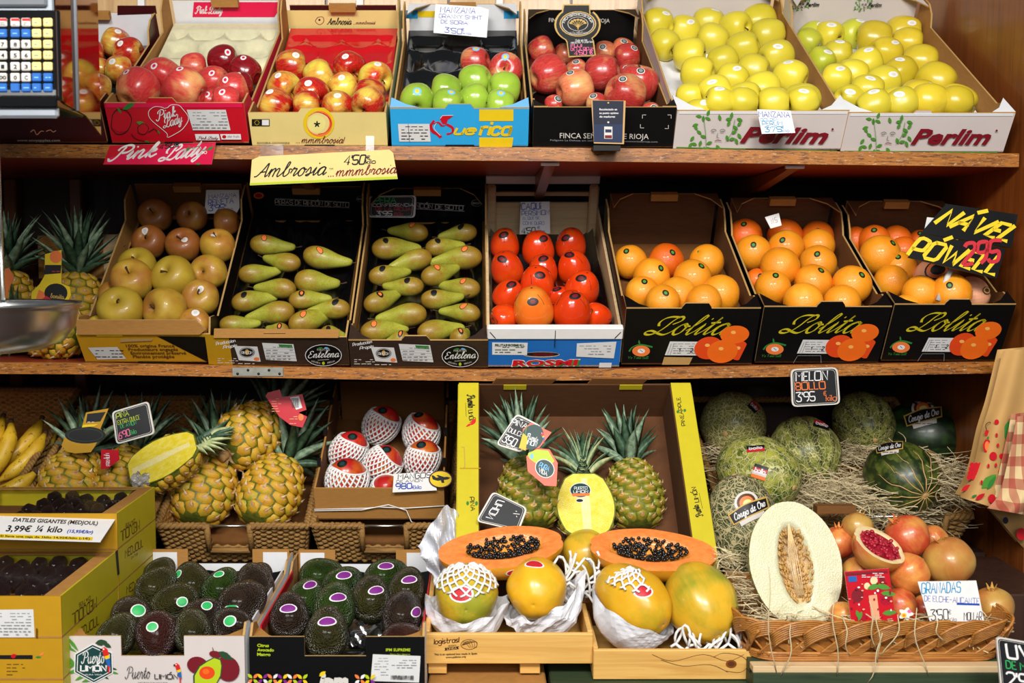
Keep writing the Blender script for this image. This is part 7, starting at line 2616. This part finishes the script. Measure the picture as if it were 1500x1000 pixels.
cc=card('white card with blue writing above the russet apples in the mustard box',[(299.5,313),(347,311),(351,304),(350,278),(302,278)],2.73,4,[('MANZANA',[(306,291),(346,288.5),(306,285)],B_,1.4),('REINETA',[(305,300),(342,297),(305,293)],B_,1.4),("3'95",[(306,309),(328,307),(307,301)],B_,1.4),('\u20ac',[(328,302.5),(332,302),(328,299.5)],B_,1.2),('kilo',[(329,308),(341,307),(329,305)],B_,1.0)])
card('white card with blue capitals hanging at the back of the persimmon crate',[(761,343),(806,342),(805,295),(763,296)],2.84,3,[('CAQUi',[(764,307),(792,306),(764,298)],'inkblue',1.5),('PERSIMON',[(764,316),(804,314),(764,309.5)],'inkblue',1.3),('EL QUE SE',[(766,322),(790,321),(766,318)],'inkblue',1.2),('COME DURO',[(766,329),(797,329),(766,324.5)],'inkblue',1.2),("4'50",[(764,342),(784,341),(764,334)],'ink',1.8),('\u20ac',[(787,335),(791,335),(787,331.5)],B_,1.2),('Kilo',[(787,341),(798,340.5),(787,337)],B_,1.1)])
card('tiny white slip with faint lettering lying on the oranges of the middle black box',[(1129,334.5),(1145,330),(1141,312),(1120.5,318)],2.60,20,[('N 5',[(1131,328),(1139,325),(1129,321)],'grey',1.2)])
# pear chalkboard
chalk('black chalk board with green, white and red writing above the full pear box',[(538,318),(608,319),(610,286),(540,287)],2.80,3,[('PERA',[(548,297),(580,297),(548,289)],'inkgreen',1.6),('CONFERENCIA',[(546,302.5),(606,302),(546,298.5)],'white',1.2),('DE LA RIOJA',[(550,308),(602,308.5),(550,303.5)],'inkred',1.4),("3'95",[(551,316),(574,316),(552,309.5)],'white',1.4),('\u20acKilo',[(577,316),(590,316),(577,311)],'inkred',1.3)],6)
chalk('black chalk board with white and orange writing hanging from the middle shelf',[(1160,596),(1231,592),(1227,537.5),(1158,540.5)],2.368,0,[('MELON',[(1166,558),(1212,556),(1166,545)],'white',1.2),('BOLLO',[(1166,571),(1209,569),(1165,560.5)],'inkorange',1.3),("3'95",[(1167,588),(1194,586.5),(1166,575)],'white',1.2),('\u20ac',[(1206,579),(1210,578.5),(1206,573)],'inkorange',1.1),('kilo',[(1210,587),(1225,586),(1210,579)],'inkorange',1.0)],8)
chalk('tilted chalk board with green writing among the pineapples, behind the wrapped half',[(170.5,651),(227,635),(217.5,587),(163.5,603)],2.47,12,[('PI\u00d1A',[(171,613),(189,608),(170,606)],'lime',1.2),('EXTRA DULCE',[(173,622),(205,613.5),(172,616)],'lime',1.1),('DE AVION',[(177,627),(200,621),(176,622)],'inkgreen',1.1),("6'90",[(175,643),(191,637),(173,634)],'inkpink',1.3),('\u20ackilo',[(190,637),(200,634),(189,631)],'inkgreen',1.0)],6)
chalk('tilted chalk board leaning on the dark pineapple in the yellow edged box',[(726,651),(764,663),(794,624),(757,605)],2.19,20,[('PI\u00d1A',[(748,620),(771,628),(751,613)],'white',1.3),('DULCE',[(744,632),(764,640),(747,626)],'white',1.2),('350',[(735,646),(753,654),(741,636)],'white',1.3),('kilo',[(741,654),(757,660),(743,651)],'offwhite',1.0)],7)
chalk('chalk board lying sideways behind the left papaya half',[(697,763),(760,778),(773,744),(722,719)],2.135,32,[('NOHU',[(712,757),(729,732),(722,760)],'white',1.2),('%',[(752,752),(757,757),(756,748)],'white',1.0)],7)
chalk('dark chalk board at the lower right corner, on a stake',[(1468,1030),(1560,1044),(1552,948),(1459,932)],1.72,6,[('UVA',[(1476,963),(1535,971),(1473,943)],'white',1.5),('DE MESA',[(1474,978),(1530,986),(1473,967)],'inkgreen',1.3),("2'95",[(1476,1004),(1520,1010),(1474,984)],'white',1.5)],8)
b=MB();p=P(1510,1000,1.735);b.box((p.x-.008,1.7325,.0),(p.x+.008,1.7385,p.z+.01),'crate_pale')
tag(b.build('sign_stake'),'pale wooden stake behind the corner chalk board','stake')
# mango card with plane badge
f=plate('price_card','white mango price card with a round yellow plane badge','price sign',None,2.40,'white','offwhite',6,.0018,[(575,721),(640,718),(634,690),(577,694)])
f.write('MANGOS',[(583,702),(631,699),(583,694.5)],'ink','hand',1.1,.05);f.write('DE AVION',[(581,707),(619,705),(581,703.5)],'ink','hand',1.0);f.write('980',[(580,716),(603,715),(580,708.5)],'inkblue','hand',1.4);f.write('\u20ackilo',[(604,716),(617,715.5),(604,711)],'inkblue','hand',1.2)
mc=done(f)
b=MB()
f=Face(b,mc.matrix_basis,(0,-.0035,0),(1,0,0),(0,math.sin(math.radians(6)),math.cos(math.radians(6))))
c_=[f.uv(645.5+17.5*math.cos(a),701.5+13*math.sin(a))for a in[-i*2*PI/28 for i in range(28)]]
b.prism(c_,(0,-.0035,0),f.ux,f.uy,.0012,'ink')
f.ell(645.5,701.5,16,11.6,'inkorange');f.ell(645.5,701.5,15.6,11.3,'yellow')
f.poly([(634,702),(640,699),(655,698),(660,699.5),(656,702),(641,704)],'ink');f.poly([(645,701),(650,701),(651,707),(647,707)],'ink');f.poly([(634,702),(632,696),(635,696),(640,700)],'ink');f.poly([(643,699),(639,696),(642,695.5),(651,698.5)],'ink')
b.build('badge',mc)
# navel board: two leaning panels on a stick
f=plate('price_sign','big black sign with yellow capitals and red price above the oranges','price sign',None,2.345,'print_black','sage',14,.003,[(1349,341),(1386,299),(1384,298),(1491,314),(1482,363)])
f.write('N\u00c1VEL',[(1370,326),(1474,353),(1392,307)],'yellow','hand',1.6,.12)
ns=done(f)
b=MB()
f=Face(b,ns.matrix_basis,(0,-.004,0),(1,0,0),(0,math.sin(math.radians(14)),math.cos(math.radians(14))))
q=[f.uv(*p)for p in((1330,377),(1460,408),(1473,364),(1349.5,341.5))]
b.prism(q,f.o,f.ux,f.uy,.003,'print_black','print_black','sage')
f.write('P\u00d3WELL',[(1330,372),(1456,402),(1345,349)],'yellow','hand',1.6,.12);f.write('295',[(1410,387),(1464,382),(1412,357)],'inkred','hand',1.7,.1)
b.build('lower_panel',ns)
b=MB()
inv=ns.matrix_basis.inverted()
b.tube([inv@P(1374,440,2.352),inv@P(1392,396,2.352)],.0065,'offwhite',6)
b.build('stick',ns)
f=plate('price_card','half hidden white card with green edge behind the big orange sign','price sign',None,2.37,'label_paper','sage',14,.002,[(1353,341),(1365,341),(1378,320),(1358,318)])
done(f)
# plaque in the black apple box
circ=[(846+34*math.cos(a)*1.0,36+26.5*math.sin(a))for a in[math.radians(t_)for t_ in range(62,-51,-12)]]
out=[(833,84),(873,82),(870,60)]+circ[1:]+[(865,20),(864,6),(825,6),(823,16)]+[(846+34*math.cos(a),36+26.5*math.sin(a))for a in[math.radians(t_)for t_ in range(230,117,-12)]]+[(830,62)]
f=plate('hang_tag','black and gold round headed tag hanging in the black apple box','tag',None,2.80,'gold','gold',-5,.002,out)
f.poly([(846+(x-846)*.92,44+(y-44)*.95)for x,y in out],'print_black')
for r_,m in((1.0,'gold'),(.93,'print_black'),(.88,'offwhite'),(.84,'print_black'),(.56,'offwhite'),(.53,'print_black')):
 f.ell(846.5,35,27*r_,18.5*r_,m)
for i,ch in enumerate('FINCA SE\u00d1ORIO DE RIOJA'):
 a=math.radians(196+i*148/21)
 x,y=846.5+19.5*math.cos(a),36+13.4*math.sin(a)
 tx,ty=-math.sin(a),math.cos(a)
 f.write(ch,[(x-tx*1.6,y-ty*1.3),(x+tx*1.6,y+ty*1.3),(x-tx*1.6+math.cos(a)*4,y-ty*1.3+math.sin(a)*3)],'offwhite','hand',1.3)if ch!=' ' else None
f.write('ALTA MONTANA',[(834,50.5),(861,50),(834,47)],'offwhite','hand',1.2)
for i in range(7):
 a=-PI/2+(i-3)*.42
 f.line([(846.5,41),(846.5+5*math.cos(a),38+4*math.sin(a)),(846.5+11*math.cos(a),36+7*math.sin(a))],.8,'gold',1,True)
 f.ell(846.5+11*math.cos(a),36+7*math.sin(a),2.2,1.5,'gold')
f.line([(846.5,36),(846.5,43)],1.6,'gold')
f.write('Solo en las',[(843,61),(860,60),(843,58)],'white','hand',1.2);f.write('mejores fruterias',[(836,64),(868,62.5),(836,61)],'white','hand',1.1)
f.write('FUJI',[(836,69.5),(852,69),(836,65.5)],'inkpink','hand',1.5);f.write('DE LA RIOJA',[(836,74.5),(870,73),(836,70.5)],'inkpink','hand',1.4);f.write("4'50 \u20ac",[(841,81),(868,79.5),(841,75)],'inkpink','hand',1.4);f.write('alta montana',[(842,83.4),(866,82),(842,81.6)],'gold','hand',1.0)
done(f)
# leaflet holder in front of the black box
f=plate('leaflet_stand','dark blue leaflet in a pale wood stand before the black apple box','leaflet',None,2.318,'tan','tan',-8,.003,[(870,210),(914,211),(916.5,147.5),(866,146.5)])
f.poly([(870,208),(911.5,209),(913.5,148),(868,147)],'darkblue');f.poly([(870,182),(912,182),(913.5,148),(868,147)],'navy')
for i,s in enumerate(('Recolectado en','su punto optimo','de madurez')):
 f.write(s,[(878,161.5+i*5.3),((904,906,901)[i],161.5+i*5.3),(878,158.5+i*5.3)],'white','type',bold=.02)
f.ell(891,150.5,1.4,1.2,'gold');f.ell(891,179,1.5,1.3,'offwhite');f.poly([(885,203),(897,203.3),(897,185.5),(885,185.2)],'offwhite');f.poly([(886.5,194),(895.6,194),(895.6,189.5),(886.5,189.3)],'darkblue');f.poly([(886,202.4),(896.3,202.6),(896.3,198),(886,198)],'maroon')
ls=done(f)
b=MB();p0,p1=P(871,219,2.31),P(911,211,2.31);z0_=z1(p0 .x)+.0015
b.box((p0 .x,2.331,p0 .z),(p1 .x,2.345,p1 .z),'print_black');b.box((p0 .x,2.345,z0_-.008),(p1 .x,2.383,z0_-.004),'print_black')
b.build('foot',ls,ls.matrix_basis.inverted())
# pomegranate card and leaflet
card('white price card with blue and black writing leaning on the pomegranates',[(1364,916),(1442,911),(1430,850),(1344,851.5)],1.885,10,[('GRANADAS',[(1350,869),(1407,867),(1350,854)],Cy,1.3),('DE ELCHE-ALICANTE',[(1354,880),(1434,884),(1354,872)],B_,1.0),("3'50",[(1364,908),(1389,907),(1363,893)],'ink',1.1),('\u20ac',[(1389,899),(1393,899),(1389,893)],'ink',1.0),('Kilo',[(1390,910),(1401,909),(1390,905)],'ink',.9),('MOLLAR',[(1412,908),(1438,907),(1412,897)],'ink',1.1),('_',[(1402,884),(1434,885),(1402,878)],B_,1.0)])
f=plate('leaflet','red leaflet with pomegranate pictures in the wicker basket','leaflet',None,1.90,'print_red','white',8,.0012,[(1248,918),(1313,916.5),(1302,832),(1237,837)])
for x,y,r_,m in((1256,872,14,'print_red'),(1256,872,10,'wine'),(1298,876,10,'aril_red'),(1303,906,15,'print_red'),(1262,905,8,'aril_red'),(1280,850,6,'pith'),(1270,858,5,'pith'),(1292,850,5,'wine')):
 f.ell(x,y,r_*.9,r_,m)
for x,y,a in((1270,862,-.3),(1283,857,.2),(1290,868,.1),(1254,893,1.2),(1292,898,-.1),(1262,895,1.9)):
 f.leaf(x,y,22 if a<1 else 15,a,'leafgreen',.38)
f.poly([(1278,917),(1290,917),(1284,870),(1272,872)],'peach')
f.poly([(1243,852),(1255,851),(1254,843),(1242,844)],'blue');f.poly([(1239,842.5),(1300,838.5),(1299.5,835),(1238.6,838.6)],'wine');f.lines(1262,838,1298,846,3,'white',.5,2)
rn=random.Random(3)
for i in range(36):
 f.ell(rn.uniform(1243,1305),rn.uniform(850,914),rn.uniform(.8,2),rn.uniform(.8,2),rn.choice(['white','peach','wine','aril_red']))
done(f)
f=plate('flower_tag','small white flower shaped sticker beside the red leaflet','tag',None,1.895,'white','white',10,.001,[(1327+(9+2.5*math.cos(5*a))*math.cos(a),899+(8+2*math.cos(5*a))*math.sin(a))for a in[-i*2*PI/40 for i in range(40)]])
f.ell(1324,901,4,3.5,'yellow');f.ell(1332,895,3,2.5,'inkpink');f.ell(1324,901,2,1.8,'inkorange')
done(f)
# dates card: lies on the rear box, slopes towards the viewer
c4=[P(-58,787,1.985),P(147,793,1.985),P(169,759.5,2.095),P(-30,750,2.095)]
o=(c4[0]+c4[1]+c4[2]+c4[3])/4
ux=(c4[1]-c4[0]).normalized()
uy=((c4[3]+c4[2])-(c4[0]+c4[1]))
uy=(uy-ux*uy.dot(ux)).normalized()
Wd=frame(o,ux,uy)
b=MB()
f=Face(b,Wd,(0,0,0),(1,0,0),(0,1,0))
b.prism([f.uv(*p)for p in((-58,787),(147,793),(169,760),(-30,750))],(0,0,0),(1,0,0),(0,1,0),.0015,'white')
f.write('DATILES GIGANTES (MEDJOUL)',[(18,763.5),(143,769),(20,758)],'ink','type',bold=.025,slant=.15);f.write('3,99\u20ac',[(8,778),(46,779),(10,769)],'ink','type',bold=.02,slant=.2);f.write('\u00bc kilo',[(51,778.5),(91,780),(53,769.5)],'ink','type',bold=.02,slant=.2)
f.write('(15,95\u20ac/kg)',[(98,780),(136,781.5),(99,775.5)],'inkblue','type',bold=.03,slant=.15)
f.poly([(-57,786),(135,791.5),(136,787),(-55,780.5)],'yellow');f.write('Si lleva una caja de 1kilo 14,95\u20ac/kilo (-1\u20ac)',[(0,786.5),(132,790.5),(0,783.5)],'ink','type',bold=.03,slant=.1)
tag(b.build('price_card',None,Wd),'white printed price card with a yellow stripe lying across the date boxes','price sign')
# hanging tags on pineapples
def htag(label,pts,D,m,tilt=10,draw=None,name='fruit_tag'):
 f=plate(name,label,'tag',None,D,m,m,tilt,.0012,pts)
 if draw:
  draw(f)
 return done(f)
def dr(f):
 f.ell(780,640,16,19,'teal',.5);f.line([(772,622),(766,652)],1,'leafgreen');f.write('Puerto',[(769,641),(787,648),(772,634)],'white','script',1.2,.1,.7);f.write('LIMON',[(768,649),(785,654),(770,643)],'white','hand',1.4);parrot(f,792,634,.5)
 f.poly([(760,656),(770,660),(773,640),(766,634)],'boxyellow')
htag('orange and green tag with a dark badge behind the hexagonal one',[(763,659),(790,656),(808,633),(778,619),(766,628)],2.17,'print_orange_b',22,dr)
def dr(f):
 f.poly([(776,672),(773,667),(774,663),(787,658),(803,660),(812,675),(800,690)],'lime');f.ell(779,668,2.5,4,'skyblue');f.ell(798,686,15,13,'white',.7);f.ell(798,686,14,12,'teal',.7)
 f.write('PURA',[(789,683),(803,690),(792,677)],'skyblue','hand',1.4);f.write('VIDA',[(789,691),(801,697),(790,685)],'white','hand',1.4)
htag('hexagonal green and red tag hanging from the dark pineapple',[(798,711),(815,712),(817,678),(805,658),(786,656),(771,668),(773,690)],2.15,'print_orange_b',22,dr)
def dr(f):
 f.lines(398,582,412,604,6,'peach',.4,1);f.poly([(434,600),(443,597),(438,580),(425,582)],'white')
 for i in range(7):
  f.poly([(428+i*1.5,597),(428.8+i*1.5,597),(427.8+i*1.5,583),(427+i*1.5,583)],'ink')
 f.ell(441,611,4,5,'inkorange');f.lines(424,605,436,622,5,'peach',.5,2)
htag('red card tag with white barcode at the pineapple crown',[(425,622),(443,626),(450,610),(437,604),(449,600),(443,577),(424,580),(413,581),(410,570),(392,575),(389,580),(409,610)],2.50,'print_red',10,dr)
def dr(f):
 f.write('PREMIUM',[(161,682),(160,664),(156,682)],'white','hand',1.3);f.lines(152,664,156,682,4,'white',.5,3)
htag('small red tag with white print below the tilted chalk board',[(148,687),(158,686),(175,673),(173,657),(171,659),(148,658)],2.46,'print_red',5,dr)
def dr(f):
 f.ell(125,637,30,12.5,'ink');f.ell(125,637,26,9.5,'sage');f.ell(125,637,25,8.8,'ink');f.poly([(126,619),(147,617),(155,603),(128,606)],'ink');f.lines(128,616,146,620,1,'offwhite',.5,4)
 f.poly([(120,626),(138,624),(144,621),(122,622)],'yellow')
htag('dark collar tag with a black oval and yellow rim above the pineapple',[(97,661),(110,664),(133,662),(140,652),(142,646),(155,634),(147,628),(159,598),(126,604),(120,625),(95,640),(90,652)],2.49,'mustard',10,dr)
def dr(f):
 f.poly([(52,440),(86,440),(57,424)],'inkorange');f.ell(82,429,17,14,'ink');f.write('bonita',[(74,436),(94,438),(74,430)],'gold','script',1.1,.1);f.poly([(65,402),(89,400),(90,388),(66,388)],'ink');f.lines(70,396,88,399,1,'inkred',.7,1)
 f.ell(82,376,9,9,'inkorange');f.poly([(58,441),(80,441),(68,433)],'inkred')
htag('yellow and black fruit tag standing behind the steel pan',[(46,442),(98,444),(104,432),(102,420),(90,415),(90,366),(66,372),(65,404),(58,416),(46,428)],2.44,'yellow',5,dr)
htag('yellow tag beside the pan rod at the left edge',[(8,440),(14,420),(21,406),(13,392),(7,394)],2.42,'inkorange',5)
# beige cardboard leaning behind the reineta box
p0,p1=P(60,446,2.80),P(182,345,2.80)
b=MB();b.bbox((p0 .x,2.79,z2(p0 .x)+.001),(p1 .x-.05,2.796,p1 .z),'kraft',.001)
b.bbox((p1 .x-.05,2.785,z2(p0 .x)+.001),(p1 .x,2.796,p1 .z+.003),'crate_pale',.001)
tag(b.build('cardboard_sheet'),'beige cardboard sheet standing behind the grey green pineapple crown','cardboard')
# ------------------------------------------------------------------ hanging scale at the left
xs=-.645
root=empty('weighing_scale',Matrix.Translation((xs,1.70,1.642)),'hanging electronic scale with coloured keypad and a steel pan below','scale')
b=MB();b.bbox((-.42,.02,.022),(-.003,.19,.46),'plastic_silver',.008);b.build('housing',root)
b=MB()
k=[(.19,.46),(.0,.46),(.0,.008),(.03,.0),(.12,-.006),(.19,-.03)]
b.prism([(-.0+y,z)for y,z in k][::-1],(0.0005,0,0),(0,1,0),(0,0,1),.002,'steel_mirror')
b.tube([(.002,.078,.46),(.002,.078,-.004)],.0035,'plastic_silver',6)
b.build('polished_side',root)
b=MB();b.bbox((-.42,.0,.006),(.0,.018,.020),'steel',.003);b.bbox((-.42,.001,-.01),(-.002,.12,.006),'plastic_black',.003);b.build('steel_trim',root)
def lp(px,py,d=1.70):
 return P(px,py,d)-Vector((xs,1.70,1.642))
a_,c_=lp(-120,160),lp(86,14)
b=MB();b.bbox((-.42,.008,a_.z-.012),(-.004,.02,.46),'plastic_silver',.004);b.build('fascia',root)
b=MB();b.bbox((a_.x,.002,a_.z+.014),(c_.x,.0085,c_.z),'plastic_black',.002);b.build('keypad',root).name='keypad'
kp=[o for o in root.children if o.name.startswith('keypad')][0]
names=[['','','','tan','tan'],['blue','blue','blue','tan','tan'],['7','8','9','tan','tan'],['4','5','6','tan','tan'],['1','2','3','tan','tan'],['00','0','C','blue','blue'],['blue','blue','blue','blue','blue']]
xsn=[4,22.5,38.5,54,70.5]
ysn=[33,49,65,81,97.5,113.5,128.5]
for r_ in range(7):
 for ci in range(-3,5):
  px=xsn[ci]if ci>=0 else xsn[0]+ci*16.4
  py=ysn[r_]
  nm=names[r_][ci]if ci>=0 else('blue' if r_ in(1,6)else '')
  m={'tan':'cream','blue':'blue'}.get(nm,'offwhite')
  p0,p1=lp(px-6.6,py+6.4),lp(px+6.6,py-6.4)
  b=MB();b.bbox((p0 .x,-.003,p0 .z),(p1 .x,.0018,p1 .z),m,.0015)
  f=Face(b,root.matrix_basis,(0,-.003,0),(1,0,0),(0,0,1))
  if nm not in('tan','blue',''):
   f.write(nm,[(px-2.5*len(nm),py+3),(px+2.5*len(nm),py+3),(px-2.5*len(nm),py-3)],'ink','type',bold=.03)
  elif nm=='' and r_==0:
   f.poly([(px-6,py-2.5),(px+6,py-2.5),(px+6,py-6),(px-6,py-6)],'red');f.lines(px-4,py-1,px+4,py+4,2,'grey',.6,ci+5)
  else:
   f.lines(px-4,py-2,px+4,py+2,1,'grey' if nm=='tan' else 'skyblue',.8,r_*9+ci)
  b.build('key',kp)
p0,p1=lp(-120,9),lp(66,-30)
b=MB();b.bbox((p0 .x,.001,p0 .z),(p1 .x,.0075,p1 .z),'plastic_grey',.003);b.build('display_bezel',root)
# rods and pan
pc=Vector((-.828,1.80,1.327))-Vector((xs,1.70,1.642))
R_=.163
b=MB()
b.lathe([(0,-.079),(.06,-.079),(.105,-.074),(.135,-.06),(.152,-.038),(.158,-.012),(R_-.003,.0),(R_+.003,.002),(R_+.003,-.002),(R_-.001,-.006),(.160,-.012),(.154,-.039),(.137,-.062),(.106,-.076),(.06,-.081),(0,-.081)],'steel',56,None,Matrix.Translation(pc))
b.build('pan',root)
for dx,dy in((-.022,.155),(-.155,0)):
 b=MB();b.tube([pc+Vector((dx,dy,.0)),pc+Vector((dx*.98,dy*.98 if dy>0 else dy*.5,.315))],.004,'steel',8);b.build('rod',root)
b=MB();b.tube([Vector((-.2,.1,.46)),Vector((-.2,.1,.9))],.015,'plastic_black',10);b.build('hanging_pole',root)
# ------------------------------------------------------------------ paper bags hanging at the right
def bag_sheet(name,label,left,right,D,dep,m,deco=None,seed=0,parent=None):
 """front of a hanging kraft bag: left and right are px outlines from top to bottom; gives it folds and a back"""
 rn=random.Random(seed)
 b=MB()
 L_,R_=_smooth(left,5),_smooth(right,5)
 k=min(len(L_),len(R_))
 def fn(u,v):
  i=v*(k-1)
  i0=min(k-2,int(i))
  f_=i-i0
  l=[L_[i0][j]*(1-f_)+L_[i0+1][j]*f_ for j in(0,1)]
  r=[R_[i0][j]*(1-f_)+R_[i0+1][j]*f_ for j in(0,1)]
  x,y=l[0]+(r[0]-l[0])*u,l[1]+(r[1]-l[1])*u
  d=D-dep*v*math.sin(PI*min(1,u*1.1))+.006*math.sin(u*9+v*3+seed)
  return P(x,y,d)
 b.grid(fn,24,30,m)
 n=list(b.v)
 b.add([Vector(p)+Vector((.004,.03+.02*random.Random(1).random(),0))*(1)for p in n],[f[::-1]for f in b.f],m,True)
 return b,fn
b,fn=bag_sheet('paper_bag','',[(1469,514),(1452,585),(1438,630),(1424,690),(1406,728)],[(1530,508),(1522,580),(1512,640),(1498,700),(1470,748)],2.27,.05,'kraft_bag',None,1)
o=b.build('paper_bag')
tag(o,'kraft paper bag printed with red and green fruit, hanging before the side wall','bag')
d_=MB()
def on_bag(px,py):
# find the sheet depth under this pixel
 best=None
 for i in range(25):
  for j in range(31):
   p=fn(i/24,j/30)
   q=to_px(p)
   e=(q[0]-px)**2+(q[1]-py)**2
   if best is None or e<best[0]:
    best=(e,p.y)
 return best[1]
class BagFace(Face):
 def __init__(s,mb):
  s.mb=mb
  s.k=0
 def uv(s,px,py):
  return(px,py)
 def put(s,vs,fs,m):
  s.k+=1
  s.mb.add([P(x,y,s.dp-.0022-.00012*s.k)for x,y in vs],[f[::-1]for f in fs],m)
bf=BagFace(d_)
def at(px,py):
 bf.dp=on_bag(px,py)
for x,y,kd in((1446,634,'cherry'),(1460,618,'dot'),(1475,632,'leaf'),(1446,653,'pepper'),(1455,668,'tomato'),(1467,668,'dot'),(1430,690,'grape'),(1450,705,'green'),(1415,715,'chili'),(1428,726,'leafs'),(1460,637,'seed'),(1462,652,'seed'),(1448,682,'seed'),(1459,681,'seed'),(1453,730,'tomato'),(1466,690,'dot'),(1436,728,'chili'),(1438,706,'seed')):
 at(x,y)
 if kd in('dot','tomato','cherry'):
  bf.ell(x,y,{'dot':3.4,'tomato':5.5,'cherry':3.6}[kd],{'dot':4,'tomato':6.5,'cherry':4.5}[kd],'red')
  if kd=='cherry':
   bf.line([(x-1,y-4),(x-2,y-12),(x+3,y-16),(x+5,y-15)],1,'ink',1,True)
 elif kd=='leaf':
  bf.leaf(x,y+14,30,-1.5,'green',.45)
 elif kd=='green':
  bf.leaf(x-12,y+10,30,-.75,'leafgreen',.5);bf.leaf(x-4,y+12,24,-1.0,'green',.3)
 elif kd=='leafs':
  bf.leaf(x-5,y+2,9,-.4,'green',.4)
 elif kd=='pepper':
  bf.ell(x,y,6,10,'red');bf.ell(x,y,3.5,7,'inkorange');bf.leaf(x,y-9,6,-1.2,'green',.5)
 elif kd=='grape':
  for i in range(11):
   bf.ell(x+(i%3-1)*6-(i//3)*1.5,y-9+(i//3)*6,3.6,4,'red')
 elif kd=='chili':
  bf.leaf(x-7,y+4,17,-.6,'red',.4)
 else:
  bf.ell(x,y,1.8,3,'red')
d_.build('printed_fruit',o)
b,fn2=bag_sheet('paper_bag','',[(1490,610),(1478,668),(1464,722),(1446,744)],[(1560,600),(1550,660),(1540,720),(1520,757)],2.205,.03,'tartan',None,4)
tag(b.build('paper_bag'),'red tartan paper bag in front of the fruit printed one','bag')
b,fn3=bag_sheet('paper_bag','',[(1440,735),(1465,762),(1488,790),(1500,803)],[(1560,735),(1560,765),(1560,790),(1560,806)],2.30,.02,'kraft_bag',None,6)
ob=b.build('paper_bag');tag(ob,'lower kraft paper bag with red spots, hanging behind the tartan one','bag')
d_=MB();bf=BagFace(d_)
bf.dp=2.285
bf.ell(1473,762,4,5,'navy');bf.ell(1496,782,7,9,'red')
d_.build('printed_fruit',ob)
